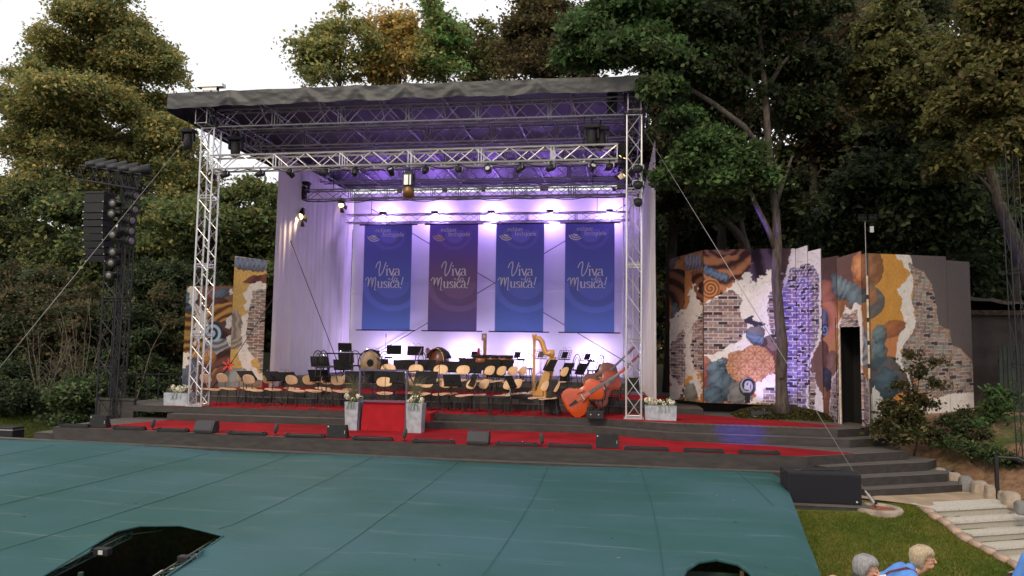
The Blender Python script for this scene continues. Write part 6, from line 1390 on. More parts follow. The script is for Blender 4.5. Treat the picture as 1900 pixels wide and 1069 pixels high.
SD = [  # survey x, y of the desk centre, depth, floor, options, label
 (458, 697, 21.1, 0, dict(lamp=1, tilt=48, w=.56), 'black stand with gooseneck lamp before the painted left panels'), (506, 698, 21.15, 0, dict(lamp=1, tilt=48, w=.56), 'black stand whose lamp curls over, at the left edge of the white curtain'),
 (535, 700, 21.0, 0, dict(lamp=2, tilt=45, w=.56), 'black stand with two bent lamps before the white curtain'), (591, 697, 21.3, 0, dict(w=.62), 'wide black stand low at the foot of the curtain'), (606, 699, 20.9, 0, dict(skew=.6, lamp=1), 'black stand turned away beside the wide stand at the curtain foot'),
 (657, 700, 21.3, 0, dict(skew=-.4), 'black stand behind the tall left planter grasses'), (692, 699, 21.2, 0, dict(skew=.5), 'tilted black stand behind the left part of the podium rail'), (714, 700, 21.2, 0, dict(w=.62), 'broad black stand in the middle of the podium rail opening'), (737, 701, 21.1, 0, dict(w=.42), 'smaller black stand at the right of the podium rail opening'),
 (790, 701, 21.0, 0, dict(w=.7, hgt=.38), 'large black stand behind the right planter grasses'), (839, 706, 20.9, 0, dict(skew=1.1, page=True), 'sideways stand with pale pages right of the podium'), (876, 706, 20.8, 0, dict(skew=-.3), 'dark red-brown looking stand leaning above two chairs'),
 (948, 709, 20.55, 0, dict(skew=2.3, page=True, w=.42, hgt=.36), 'stand with bright white pages turned to the viewer'), (593, 671, 24.0, .35, dict(lamp=2, w=.6), 'high black stand with lit lamp against the white curtain'), (637, 677, 23.8, .35, dict(w=.64), 'wide black stand in front of the rear left tower'),
 (642, 664, 24.4, .35, dict(w=.52, lamp=2), 'black stand with two bright lamps on the left tier'), (704, 676, 23.7, .35, dict(w=.6, skew=.1), 'black stand right of the gong'), (750, 678, 23.4, .35, dict(w=.68), 'broad stand under the crash cymbals'),
 (791, 678, 23.4, .35, dict(w=.6, lamp=1), 'black stand below the covered bass drum'), (834, 681, 23.2, .35, dict(w=.7), 'broad stand below the microphone boom'), (866, 675, 23.8, .35, dict(w=.56, lamp=1), 'black stand over the first copper kettledrum'), (881, 683, 23.0, .35, dict(w=.56, lamp=1), 'black stand between the two copper kettledrums'),
 (913, 677, 23.6, .35, dict(w=.62, lamp=2), 'left half of the row of joined black desks right of the kettledrums'), (937, 678, 23.5, .35, dict(w=.62, lamp=2), 'right half of the row of joined black desks right of the kettledrums'), (922, 690, 22.9, .35, dict(w=.7), 'lower black desk in front of the joined desks'),
 (1021, 678, 22.6, .35, dict(w=.5), 'tilted black stand overlapping the harp shoulder'), (1053, 684, 23.0, .35, dict(w=.48), 'first solid black stand right of the harp'), (1048, 697, 22.9, .35, dict(skew=1.0, page=True, w=.3), 'narrow stand with a white page right of the harp'),
 (1079, 685, 23.0, .35, dict(w=.46), 'solid black stand in the middle right of the harp'), (1092, 675, 23.8, .35, dict(skew=-.6, w=.42), 'twisted black stand in front of the perforated desk at right'), (1116, 686, 22.9, .35, dict(w=.44, lamp=1), 'rightmost solid black stand above the double basses'),
 (640, 645, 27.0, .7, dict(w=.5), 'high stand at the rear left tower'), (690, 659, 26.6, .7, dict(w=.55, lamp=2), 'high stand over the gong'), (731, 649, 27.5, .7, dict(w=.55), 'high stand below the first banner'), (771, 651, 27.5, .7, dict(w=.6, lamp=2), 'high stand left of the covered bass drum'),
 (880, 658, 27.5, .7, dict(grid=True, w=.5, lamp=1), 'perforated stand left of the wooden post'), (960, 659, 27.6, .7, dict(grid=True, w=.5), 'perforated stand below the third banner left of the harp'), (1004, 658, 27.6, .7, dict(grid=True, w=.5), 'perforated stand seen through the harp'),
 (1048, 659, 27.3, .7, dict(grid=True, w=.5, lamp=2), 'perforated stand right of the harp'), (1090, 662, 27.1, .7, dict(grid=True, w=.5), 'rightmost perforated stand below the fourth banner')]
for px, py, Y, z, kw, lb in SD: stand('music stand: '+lb if False else lb, px, py, Y, z, **kw)
# ---- harp
MT['harp'] = mat('golden harp wood', (.56, .28, .055), .3, .05, var=.15, scale=4, coat=.5)
c = at(990, 736, z=.35); k_ = 24.2/1400*.985
t = thing('harp', 'large golden concert harp standing on the middle tier', 'harp', (c.x, c.y, .362))
def hp(px, py, dy=0): return ((px-990)*k_, dy, (736-py)*k_)
mb = MB(); mb.lathe([(.12, 0), (.12, .04), (.075, .08), (.06, .2), (.055, .3), (.062, .34), (.045, .4), (.042, 1.3), (.055, 1.36), (.042, 1.42), (.048, 1.70), (.07, 1.80), (.085, 1.86), (0, 1.87)], 18); mb.build('column', MT['harp'], t, True)
mb = MB()
for a, b, rr_ in (((991, 631), (1001, 635), .05),): pass
pts = [hp(992, 633), hp(999, 634), hp(1004, 640), hp(1007, 650), hp(1011, 660), hp(1016, 662), hp(1020, 657), hp(1022, 656), hp(1023, 662), hp(1021, 669)]
n = 10; out = []
for i, p in enumerate(pts): out.append(Vector(p))
for dy, in ((-.035,), (.035,)): mb.path([p+Vector((0, dy, 0)) for p in out], [.055, .075, .078, .07, .066, .072, .085, .08, .065, .05], 8)
mb.build('neck', MT['harp'], t, True)
mb = MB(); a = Vector(hp(1019, 668)); b = Vector(hp(998, 735)); d = (b-a)
pr_ = []
for i in range(9):
    u = i/8; q = a+d*u; w_ = .06+.17*u; pr_.append([q+Vector((-.03-.06*u, -w_*1.1, 0)), q+Vector((.14+.10*u, -w_*.8, .03)), q+Vector((.19+.13*u, 0, .04)), q+Vector((.14+.10*u, w_*.8, .03)), q+Vector((-.02-.03*u, w_, 0))])
vs = [p for r_ in pr_ for p in r_]; mb.add(vs, [(i*5+k, i*5+(k+1) % 5, (i+1)*5+(k+1) % 5, (i+1)*5+k) for i in range(8) for k in range(5)]+[(0, 1, 2, 3, 4), (44, 43, 42, 41, 40)]); mb.build('soundbox', MT['harp'], t)
mb = MB(); mb.prism([(-.22, -.2), (.42, -.24), (.42, .24), (-.22, .2)], 0, .07); mb.prism([(-.14, -.14), (.36, -.19), (.36, .19), (-.14, .14)], .07, .15); mb.build('base', MT['harp'], t)
mb = MB()
for k in range(28):
    u = k/27; lo = a.lerp(b, .08+.84*u); s_ = u; 
    top = out[min(8, int((1-u)*7)+1)].lerp(out[max(1, min(9, int((1-u)*7)))], (1-u)*7 % 1); mb.tube(lo, (lo.x*0+top.x, 0, top.z), .0018, 3)
mb.build('strings', mat('harp strings', (.6, .5, .4), .5), t)
mb = MB(); [mb.box((-.1+.07*k, -.22, .03), (-.07+.07*k, -.3, .05)) for k in range(6)]; mb.build('pedals', MT['alu'], t)
# ---- double basses
def bass(label, origin, elev, yaw, roll, col, s=1.0):
    """local +Z is the long axis, -Y the front"""
    R_ = Matrix.Rotation(RAD(yaw), 4, 'Z')@Matrix.Rotation(RAD(90-elev), 4, 'Y')@Matrix.Rotation(RAD(roll), 4, 'Z')
    t = thing('double_bass', label, 'double bass', origin, 0, 'double basses'); t.rotation_euler = R_.to_euler(); t.scale = (s, s, s)
    wood = mat('varnished '+label.split()[0], col, .28, 0, var=.25, scale=2.5, coat=.15)
    prof = [(0, .0), (.03, .20), (.08, .29), (.18, .335), (.30, .335), (.40, .29), (.46, .235), (.50, .235), (.52, .205), (.60, .185), (.68, .19), (.735, .21), (.76, .235), (.82, .255), (.92, .25), (1.0, .20), (1.06, .12), (1.10, .05), (1.12, .03)]
    prof = [(z, w_*1.17) for z, w_ in prof]; n = len(prof); mb = MB(); K = 8; vs = []
    def ring(y, ins, arch):
        r = []
        for z, w_ in prof: r.append((max(0, w_-ins), y, z))
        return r
    # front and back arched plates, ribs between
    cols_ = [-1, -.8, -.5, -.2, 0, .2, .5, .8, 1]; m = len(cols_)
    for sgn, yb in ((-1, -.09), (1, .09)):
        base = len(mb.v); V_ = []
        for z, w_ in prof:
            for c in cols_: V_.append((c*w_, yb+sgn*.035*(1-abs(c)**2.5)*min(1, w_/.2), z))
        mb.add(V_, [(i*m+k, i*m+k+1, (i+1)*m+k+1, (i+1)*m+k) for i in range(n-1) for k in range(m-1)])
    for c in (-1, 1):
        V_ = []
        for z, w_ in prof: V_ += [(c*(w_-.008), -.088, z), (c*(w_-.008), .088, z)]
        mb.add(V_, [(2*i, 2*i+1, 2*i+3, 2*i+2) for i in range(n-1)])
    smooth_angle(mb.build('body', wood, t), 50)
    mb = MB(); mb.path([(0, -.09, 1.06), (0, -.10, 1.3), (0, -.09, 1.6), (0, -.07, 1.68)], [.032, .025, .02, .02], 8); mb.build('neck', wood, t, True)
    dark = MT['blk']
    mb = MB(); mb.add([(-.042, -.155, .72), (.042, -.155, .72), (.022, -.125, 1.62), (-.022, -.125, 1.62), (-.04, -.135, .72), (.04, -.135, .72), (.02, -.11, 1.62), (-.02, -.11, 1.62)], [(0, 1, 2, 3), (4, 7, 6, 5), (0, 4, 5, 1), (1, 5, 6, 2), (2, 6, 7, 3), (3, 7, 4, 0)]); mb.build('fingerboard', dark, t)
    mb = MB(); mb.add([(-.02, -.16, .10), (.02, -.16, .10), (.042, -.165, .34), (-.042, -.165, .34), (-.02, -.14, .10), (.02, -.14, .10), (.04, -.145, .34), (-.04, -.145, .34)], [(0, 1, 2, 3), (4, 7, 6, 5), (0, 4, 5, 1), (1, 5, 6, 2), (2, 6, 7, 3), (3, 7, 4, 0)]); mb.build('tailpiece', dark, t)
    mb = MB(); mb.box((-.075, -.19, .505), (.075, -.175, .525)); mb.box((-.07, -.185, .5), (-.05, -.11, .53)); mb.box((.05, -.185, .5), (.07, -.11, .53)); mb.box((-.06, -.165, .505), (.06, -.15, .525)); mb.build('bridge', MT['birch'], t)
    mb = MB()
    for k in range(4): x = -.024+.016*k; mb.path([(x*.8, -.165, .33), (x*1.4, -.195, .515), (x*.6, -.135, 1.63)], .0022, 4)
    mb.build('strings', MT['alu'], t)
    for c in (-1, 1):
        mb = MB(); mb.path([(c*.11, -.128, .44), (c*.135, -.125, .455), (c*.13, -.126, .50), (c*.11, -.127, .55), (c*.09, -.128, .61), (c*.105, -.127, .635), (c*.125, -.126, .62)], [.011, .008, .007, .009, .007, .008, .011], 6); mb.build('f_hole', MT['blkm'], t, True)
    mb = MB(); mb.box((-.035, -.10, 1.62), (.035, -.03, 1.78), .01); mb.path([(0, -.07, 1.76), (0, -.06, 1.84), (0, -.10, 1.90), (0, -.15, 1.88), (0, -.15, 1.83), (0, -.12, 1.83)], [.03, .03, .03, .028, .022, .015], 8); mb.build('scroll', wood, t, True)
    mb = MB()
    for z, c in ((1.66, 1), (1.70, -1), (1.73, 1), (1.76, -1)): mb.tube((c*.03, -.065, z), (c*.10, -.065, z), .006, 6); mb.lathe([(0, 0), (.02, .002), (.02, .008), (0, .01)], 8, (c*.1, -.065, z), (c, 0, 0))
    mb.build('peg', MT['alu'], t, True); mb = MB(); mb.tube((0, 0, .0), (0, 0, -.14), .009, 8); mb.lathe([(.025, 0), (.02, -.03), (0, -.03)], 10); mb.build('endpin', MT['blk'], t)
    return t
o_ = at(1050, 757, y=20.15); bass('orange double bass lying tilted on its side at the front near the right tower', o_, 34, 6, -4, (.44, .055, .007), 1.03)
o_ = at(1092, 744, y=20.75); bass('reddish-brown double bass leaning behind the orange one, neck towards the tower', o_, 40, 24, -16, (.24, .028, .01), 1.0)
o_ = at(1090, 728, y=21.6); bass('dark brown double bass farthest back, its scroll beside the right tower', o_, 42, 24, -16, (.12, .04, .025), 1.0)
# ---- jacket on a chair, small cases, cables
c = at(1024, 772, z=0)
mb = MB(); vs = []; W_ = 11; H_ = 18
for j in range(H_+1):
    v = j/H_
    for i in range(W_+1):
        u = i/W_; wd = .12+.10*v; vs.append((c.x+.02+(u-.5)*2*wd+.03*math.sin(v*7), c.y-.02+.035*math.sin(u*11+v*3)*v+.03*v, .98-.93*v+.02*math.sin(u*9)*v))
mb.add(vs, [(j*(W_+1)+i, j*(W_+1)+i+1, (j+1)*(W_+1)+i+1, (j+1)*(W_+1)+i) for j in range(H_) for i in range(W_)])
o = mb.build('jacket', MT['cushion'], None, True); o.modifiers.new('thick', 'SOLIDIFY').thickness = .03; tag(o, 'long black jacket hanging to the floor from the chair before the harp', 'jacket')
c = at(1104, 778, z=0); t = thing('equipment_case', 'small black equipment case under the orange double bass', 'case', c+Vector((0, 0, .014)))
mb = MB(); mb.box((-.22, -.12, 0), (.22, .14, .2), .015); mb.build('body', MT['blkm'], t); mb = MB(); [mb.box((x, -.128, .1), (x+.03, -.12, .13)) for x in (-.12, .08)]; mb.build('latch', MT['alu'], t)
c = at(968, 741, z=.35); t = thing('instrument_tray', 'open black case with pale mallets on the tier left of the harp', 'case', c+Vector((0, 0, .014)))
mb = MB(); mb.box((-.3, -.12, 0), (.3, .16, .12), .02); mb.build('body', MT['blkm'], t); rr = random.Random(2); mb = MB()
for k in range(9): a = Vector((rr.uniform(-.28, .1), rr.uniform(-.1, .1), .14)); b = a+Vector((rr.uniform(.1, .25), rr.uniform(-.08, .08), .03)); mb.tube(a, b, .007, 5); mb.ball(b, .02, 6, 5)
mb.build('mallets', mat('pale mallets', (.6, .5, .42), .6), t)
mb = MB(); mb.lathe([(.05, 0), (.06, .012), (.05, .02), (.04, .012), (.05, 0)], 14, (-.34, -.05, .12), (0, -1, .2)); mb.tube((.28, .0, .1), (.42, .0, .5), .008, 5); mb.tube((-.33, 0, .1), (-.36, 0, .42), .012, 5); mb.build('fittings', MT['alu'], t)
c = at(909, 771, z=0)
for dx, lb in ((-.22, 'left of two low black padded stools right of the podium'), (.22, 'right of two low black padded stools right of the podium')):
    t = thing('padded_stool', lb, 'stool', (c.x+dx, c.y, .014), .1); mb = MB(); mb.box((-.2, -.17, .45), (.2, .17, .50), .02); mb.build('seat', MT['cushion'], t)
    for sx in (-1, 1):
        for sy in (-1, 1): mb = MB(); mb.tube((sx*.16, sy*.13, .46), (sx*.20, sy*.17, 0), .011, 6); mb.build('leg', MT['blk'], t)
for i, (px, py) in enumerate(((505, 757), (580, 760), (640, 762), (818, 770), (866, 772), (985, 776))):
    c = at(px, py, z=0); mb = MB(); pts = [Vector((c.x+.13*math.cos(a)*(1+.15*math.sin(3*a+i)), c.y+.06*math.sin(a), .025+.01*(a % 2))) for a in np.linspace(0, 12, 40)]; pts += [pts[-1]+Vector((.25, .02, -.005)), pts[-1]+Vector((.5, .1, -.01))]
    mb.path(pts, .009, 5); o = mb.build('cable_coil', MT['ropedk'], None, True)
    tag(o, ['coiled black cable left of the third music stand', 'coiled black cable under the pair of chairs before the curtain', 'coiled black cable beside the left tall planter', 'coiled black cable under the chair pair right of the podium', 'coiled black cable under the dark tilted stand', 'coiled black cable under the chair before the harp'][i], 'cable', 'coiled cables on the red carpet')
# ---- percussion
MT['brass'] = mat('bronze', (.25, .17, .10), .55, .2, var=.25, scale=6)
MT['copper'] = mat('copper bowl', (.26, .08, .035), .4, .4, var=.25, scale=3)
c = at(686, 708, z=.7); t = thing('gong', 'round bronze gong with dark centre hanging in a frame at the left', 'gong', c+Vector((0, 0, .012)), .25); t.scale = (.78, .78, .9)
mb = MB(); mb.lathe([(0, .0), (.13, .0)], 24, (0, 0, .62), (0, -1, 0)); mb.build('centre', MT['blk'], t); mb = MB(); mb.lathe([(.13, -.001), (.40, .0), (.41, -.05), (.39, -.05), (.1, -.04)], 36, (0, 0, .62), (0, -1, 0), cap=False); mb.build('disc', MT['brass'], t, True)
mb = MB(); mb.path([(.47*math.cos(a), .05, .62+.47*math.sin(a)) for a in np.linspace(-.9, 4.04, 22)], .02, 8); mb.tube((-.3, -.25, 0), (-.3, .3, 0), .02); mb.tube((.3, -.25, 0), (.3, .3, 0), .02); mb.tube((-.3, .05, 0), (-.3, .05, .25), .02); mb.tube((.3, .05, 0), (.3, .05, .25), .02); mb.build('frame', MT['blk'], t, True)
c = at(802, 707, z=.7); t = thing('covered_bass_drum', 'brown wooden bass drum draped with a dark cloth below the purple banner', 'drum', c+Vector((0, .8, .012)), 0); t.scale = (.68, .8, 1)
hh = at(802, 648, y=c.y+.8).z-.7; r_ = .40
mb = MB(); mb.lathe([(r_, -.25), (r_, .25)], 32, (0, 0, hh-r_), (.25, 1, 0)); mb.build('shell', mat('brown drum wood', (.12, .034, .02), .35, 0, var=.3, scale=3, coat=.3), t, True)
mb = MB(); [mb.lathe([(r_+.002, z-.03), (r_+.03, z-.02), (r_+.03, z+.02), (r_+.002, z+.03)], 32, (0, 0, hh-r_), (.25, 1, 0), cap=False) for z in (-.24, .24)]; mb.build('hoop', MT['birch'], t, True)
mb = MB(); mb.tube((-.3, 0, 0), (-.28, 0, .8), .025); mb.tube((.3, 0, 0), (.28, 0, .8), .025); mb.tube((-.3, -.3, .02), (-.3, .3, .02), .02); mb.tube((.3, -.3, .02), (.3, .3, .02), .02); mb.build('frame', MT['blk'], t)
mb = MB(); vs = []
for j in range(13):
    for i in range(21):
        a = RAD(12+156*i/20); rr_ = r_+.05+.015*math.sin(i*1.9+j); y = -.33+.66*j/12; dz = -.10*abs(j-6)/6*abs(math.sin(a)) ; vs.append((rr_*math.cos(a)*1.06+.25*y*.9, y, hh-r_+rr_*math.sin(a)+dz*.6))
mb.add(vs, [(j*21+i, j*21+i+1, (j+1)*21+i+1, (j+1)*21+i) for j in range(12) for i in range(20)]); o = mb.build('cloth', mat('dark drum cloth', (.03, .028, .032), .9, 0, var=.3), t, True); o.modifiers.new('thick', 'SOLIDIFY').thickness = .012
for px, lb in ((848, 'left copper kettledrum under a black cover'), (902, 'right copper kettledrum under a black cover'), (875, 'middle copper kettledrum half hidden by music desks')):
    c = at(px, 712, z=.7); t = thing('kettledrum', lb, 'drum', (c.x, 26.3, .712)); t.scale = (.86, .86, .93)
    mb = MB(); mb.lathe([(0, .30), (.15, .32), (.27, .42), (.34, .58), (.36, .84)], 28); mb.build('bowl', MT['copper'], t, True)
    mb = MB(); mb.lathe([(.375, .80), (.385, .80), (.385, .885), (.30, .90), (0, .905)], 28); mb.build('cover', MT['blkm'], t, True)
    mb = MB()
    for k in range(3): a = 2.09*k; mb.path([(.36*math.cos(a), .36*math.sin(a), .8), (.38*math.cos(a), .38*math.sin(a), .5), (.25*math.cos(a), .25*math.sin(a), 0)], .015, 6)
    mb.build('frame', MT['blk'], t)
c = at(738, 706, z=.7); t = thing('crash_cymbals', 'pair of crash cymbals standing like an open V under the first banner', 'cymbals', (c.x, 27, .712))
mb = MB(); mb.tube((0, 0, 0), (0, 0, .62), .012); mb.box((-.25, -.06, .6), (.25, .06, .62)); [mb.tube((0, 0, .1), (.25*math.cos(a), .25*math.sin(a), 0), .01) for a in (0, 2.1, 4.2)]; mb.build('rack', MT['blk'], t)
for s in (-1, 1): mb = MB(); mb.lathe([(0, .03), (.05, .02), (.22, -.005), (.22, -.012), (0, .01)], 28, (s*.17, 0, .85), (s*1, -.25, .28)); mb.build('cymbal', mat('pinkish bronze', (.42, .22, .18), .35, .5, var=.2) if 'pinkish bronze' not in bpy.data.materials else bpy.data.materials['pinkish bronze'], t, True)
def bar_table(label, px0, px1, py, Y, z, name='glockenspiel'):
    a = at(px0, py, y=Y); b = at(px1, py, y=Y); w_ = b.x-a.x; h = a.z-z; t = thing(name, label, 'percussion', ((a.x+b.x)/2, Y, z+.012))
    mb = MB(); mb.box((-w_/2, -.12, h-.05), (w_/2, .2, h-.02)); [mb.tube((x, 0, 0), (x, 0, h-.05), .014) for x in (-w_/2+.1, w_/2-.1)]; mb.tube((-w_/2+.1, 0, .3), (w_/2-.1, 0, .3), .01); mb.build('table', MT['blk'], t)
    mb = MB(); n = int(w_/.06)
    for k in range(n): mb.box((-w_/2+.03+.06*k, -.1, h-.02), (-w_/2+.075+.06*k, .14-.1*k/n, h))
    mb.build('bars', mat('rosewood bars', (.09, .03, .02), .4, var=.3) if 'rosewood bars' not in bpy.data.materials else bpy.data.materials['rosewood bars'], t)
bar_table('long low xylophone table reaching left past the rear tower', 604, 676, 655, 28.2, .7)
bar_table('small percussion table with odds and ends under the high stand', 744, 778, 668, 27.4, .7, 'percussion_table')
c = at(853, 708, z=.7); c.y = 28.2; a = at(849, 641, y=28.2); b = at(861, 641, y=28.2)
t = thing('hanging_chimes', 'small rack of hanging metal chimes glowing before the lit wall', 'chimes', (a.x, 28.2, .712))
mb = MB(); mb.tube((0, 0, 0), (0, 0, a.z-.7), .01); mb.tube((-.06, 0, a.z-.7), (b.x-a.x+.12, 0, a.z-.7), .01); [mb.tube((0, 0, .15), (.28*math.cos(q), .28*math.sin(q), 0), .009) for q in (0, 2.1, 4.2)]; mb.build('stand', MT['alu'], t)
mb = MB(); [mb.tube((.06+.035*k, 0, a.z-.72), (.06+.035*k, 0, a.z-.72-.42-.04*k), .009) for k in range(5)]; mb.build('tube', MT['alu'], t)
def micstand(label, px, pyf, z, pyt, bx, by, Y=None):
    c = at(px, pyf, z=z) if Y is None else Vector((at(px, 650, y=Y).x, Y, z)); top = at(px, pyt, y=c.y).z-z; e = at(bx, by, y=c.y-.1)
    t = thing('microphone_stand', label, 'microphone stand', (c.x, c.y, z+.013), 0, 'microphone stands among the players')
    mb = MB(); mb.tube((0, 0, 0), (0, 0, top), .009, 6); [mb.tube((0, 0, .12), (.28*math.cos(q), .28*math.sin(q), 0), .008, 5) for q in (.4, 2.5, 4.6)]; mb.build('stand', MT['blk'], t)
    e = Vector((e.x-c.x, -.1, e.z-z)); k = Vector((0, 0, top-.05)); mb = MB(); mb.tube(k-(e-k)*.4, e, .007, 6); mb.build('boom', MT['blk'], t)
    mb = MB(); d = (e-k).normalized(); mb.lathe([(.01, 0), (.014, .02), (.014, .12), (.0, .13)], 8, e, d); mb.build('microphone', MT['blk'], t)
micstand('tall microphone stand glinting left of the first floor light', 713, 706, .7, 640, 716, 627)
micstand('thin microphone boom stand between gong and first stands', 700, 712, .7, 665, 722, 690)
micstand('microphone boom stand pointing over the broad stand', 814, 742, .35, 676, 828, 663)
micstand('slim microphone stand in the middle of the podium rail view', 713, 768, 0, 684, 705, 672)
micstand('slim microphone stand right of the right planter', 812, 775, 0, 700, 800, 690)
c = at(888, 655, y=27.2); t = thing('red_bottle', 'small red bottle-shaped object held on a pin left of the wooden post', 'bottle', (c.x, 27.2, .712)); h_ = c.z-.71
mb = MB(); mb.tube((0, 0, 0), (0, 0, h_-.12), .008); mb.lathe([(.14, 0), (.12, .02), (0, .02)], 12); mb.build('pin', MT['blk'], t); mb = MB(); mb.lathe([(.05, -.14), (.06, 0), (.045, .12), (.06, .16), (0, .17)], 12, (0, 0, h_)); mb.build('bottle', mat('dark red', (.3, .02, .03), .4), t, True)
# ================================================================ VEGETATION
MT['bark'] = mat('bark', (.075, .058, .048), .9, 0, var=.45, scale=5, bump=1, bscale=14, stretch=(3, 3, .6))
MT['bark2'] = mat('pale twigs', (.14, .11, .08), .85, 0, var=.3, scale=5, bump=.5, bscale=14)
MT['leaf'] = attr_mat('foliage', .6, translucent=.45, spec=.2)
MT['barkd'] = mat('dark bark', (.045, .036, .028), .95, 0, var=.4, scale=5, bump=1, bscale=14, stretch=(3, 3, .6))
def leaves(centers, radii, n, size, cols, seed, flat=.75, name='crown', parent=None, droop=.10, sub=9, spread=.33, bright=1.7, hue=.25):
    """leaf sprays: each blob is filled with flattened sub-sprays of diamond leaves"""
    rg = np.random.default_rng(seed); centers = np.array(centers, float); radii = np.array(radii, float)
    q = 8; m0 = len(centers); dd = rg.normal(size=(m0*q, 3)); dd /= np.linalg.norm(dd, axis=1)[:, None]; r5 = np.repeat(radii, q, 0)
    centers = np.repeat(centers, q, 0)+dd*r5*(qq := rg.uniform(.2, 1.2, m0*q))[:, None]; radii = r5*(rg.uniform(.3, .72, m0*q)*np.clip(1.35-qq*.75, .35, 1))[:, None]*[1, 1, .8]
    vol = np.prod(radii, axis=1)**(2/3.); p = vol/vol.sum(); n = int(n*1.5); size = size*1.08
    ns = max(4, n//38); bi = rg.choice(len(centers), ns, p=p)
    d = rg.normal(size=(ns, 3)); d /= np.linalg.norm(d, axis=1)[:, None]; rr = rg.random(ns)**.45
    sc_ = centers[bi]+d*radii[bi]*rr[:, None]
    sr = size*rg.uniform(1.4, 4.4, ns)*np.clip(np.cbrt(np.prod(radii[bi], axis=1))/.5, .6, 1.0)
    tilt = rg.normal(size=(ns, 3))*[.35, .35, 0]+[0, 0, 1]; tilt[:, :2] += d[:, :2]*.5; tilt /= np.linalg.norm(tilt, axis=1)[:, None]
    scol = rg.random(ns); 
    k = rg.integers(0, ns, n); off = rg.normal(size=(n, 3))*sr[k][:, None]*.62
    nrm = tilt[k]; h = (off*nrm).sum(1)[:, None]; off = off-nrm*h*(1-flat*.5)
    off[:, 2] -= droop*(np.linalg.norm(off[:, :2], axis=1)**2)/(sr[k]+.01)*.5
    c = sc_[k]+off
    ln = nrm+rg.normal(size=(n, 3))*.75; ln /= np.linalg.norm(ln, axis=1)[:, None]
    t = rg.normal(size=(n, 3)); t -= ln*(t*ln).sum(1)[:, None]; t /= np.linalg.norm(t, axis=1)[:, None]; b = np.cross(ln, t)
    s = size*rg.uniform(.4, 1.55, n)[:, None]
    fold = ln*s*.12
    V = np.stack([c-t*s*.5, c+b*s*.30+fold, c+t*s*.5, c-b*s*.30+fold], 1).reshape(-1, 3)
    F_ = np.arange(n*4).reshape(n, 4)
    cols = np.array(cols); m = len(cols); ci = np.clip((scol[k]+rg.normal(size=n)*hue*.4)*m, 0, m-1e-3)
    i0 = np.floor(ci).astype(int); cc = cols[i0]*rg.uniform(.7, 1.3, n)[:, None]*bright; cc = cc*.82+cc.mean(1)[:, None]*.18
    return fastmesh(name, V, F_, MT['leaf'], parent, np.repeat(cc, 4, 0))
def limbs(mb, base, top, r0_, targets, seed, n=7, wob=.25):
    rnd = random.Random(seed); base = Vector(base); top = Vector(top); tr = []
    for i in range(n+1):
        t = i/n; p = base.lerp(top, t)+Vector((rnd.uniform(-wob, wob), rnd.uniform(-wob, wob), 0))*(t*(1.1-t)*2); tr.append(p)
    rs = [r0_*(1.25 if i == 0 else 1)*(1-.8*i/n) for i in range(n+1)]
    mb.path(tr, rs, 9)
    for c in targets:
        c = Vector(c); best = min(range(1, n), key=lambda i: (tr[i]-c).length+(1.5 if tr[i].z > c.z else 0)); s = tr[best]; d = c-s
        mid = s+d*.5+Vector((0, 0, d.length*rnd.uniform(-.02, .12)))+Vector((rnd.uniform(-.2, .2),)*3)
        r = max(.02, rs[best]*.45); mb.path([s, s.lerp(mid, .5)+Vector((0, 0, d.length*.05)), mid, c], [r, r*.8, r*.55, r*.18], 6)
        for q in range(3):
            e = mid.lerp(c, rnd.uniform(0, 1)); f = e+Vector((rnd.uniform(-1, 1), rnd.uniform(-1, 1), rnd.uniform(.0, .9)))*d.length*.3; mb.path([e, e.lerp(f, .5)+Vector((0, 0, .05)), f], [r*.35, r*.25, r*.1], 4)
def blob(px, py, y, rx, ry, dep=None):
    """a spray at survey position; rx, ry measured in survey units, scaled to metres at that distance"""
    c = at(px, py, y=y); d = (c-CP).dot(fw); kx = rx*d/F; kz = ry*d/F
    return (tuple(c), (kx, dep or kx, kz))
def tree(name, label, cat, blobs, base, y, n, size, cols, seed, r=.25, top=None, group=None, **kw):
    """base: survey x of the trunk; foot on the terrain at depth y"""
    B = [blob(*b) if len(b) > 4 else blob(b[0], b[1], y, b[2], b[3]) for b in blobs]
    bx = at(base, 600, y=y).x; bz = tz(bx, y)-.1; t = thing(name, label, cat, (bx, y, bz), 0, group)
    O = np.array((bx, y, bz)); C_ = [tuple(np.array(b[0])-O) for b in B]; R_ = [b[1] for b in B]
    zt = max(c[2] for c in C_); tx = np.mean([c[0] for c in C_ if c[2] > zt*.5] or [0])
    mb = MB(); limbs(mb, (0, 0, 0), (tx*.7, 0, zt*.92), r, C_, seed); mb.build('trunk', MT['barkd'], t, True)
    leaves(C_, R_, n, size, cols, seed, parent=t, **kw)
    return t
gold = [hexc(98, 94, 46), hexc(112, 102, 50), hexc(82, 88, 46), hexc(70, 80, 42), hexc(122, 106, 52), hexc(64, 74, 40)]
olive = [hexc(74, 80, 38), hexc(90, 92, 44), hexc(60, 68, 36), hexc(100, 96, 46)]
green = [hexc(52, 68, 38), hexc(64, 82, 42), hexc(44, 58, 34), hexc(78, 92, 48)]
dkgreen = [hexc(36, 44, 28), hexc(44, 54, 32), hexc(30, 36, 24), hexc(54, 62, 34)]
brown = [hexc(66, 56, 36), hexc(78, 62, 38), hexc(52, 46, 32), hexc(58, 56, 34)]
brgreen = [hexc(62, 92, 44), hexc(76, 108, 50), hexc(54, 78, 40), hexc(88, 116, 58)]
yel = [hexc(92, 92, 42), hexc(80, 80, 38), hexc(104, 100, 48), hexc(66, 70, 36), hexc(86, 70, 38)]
RW = random.Random(3)
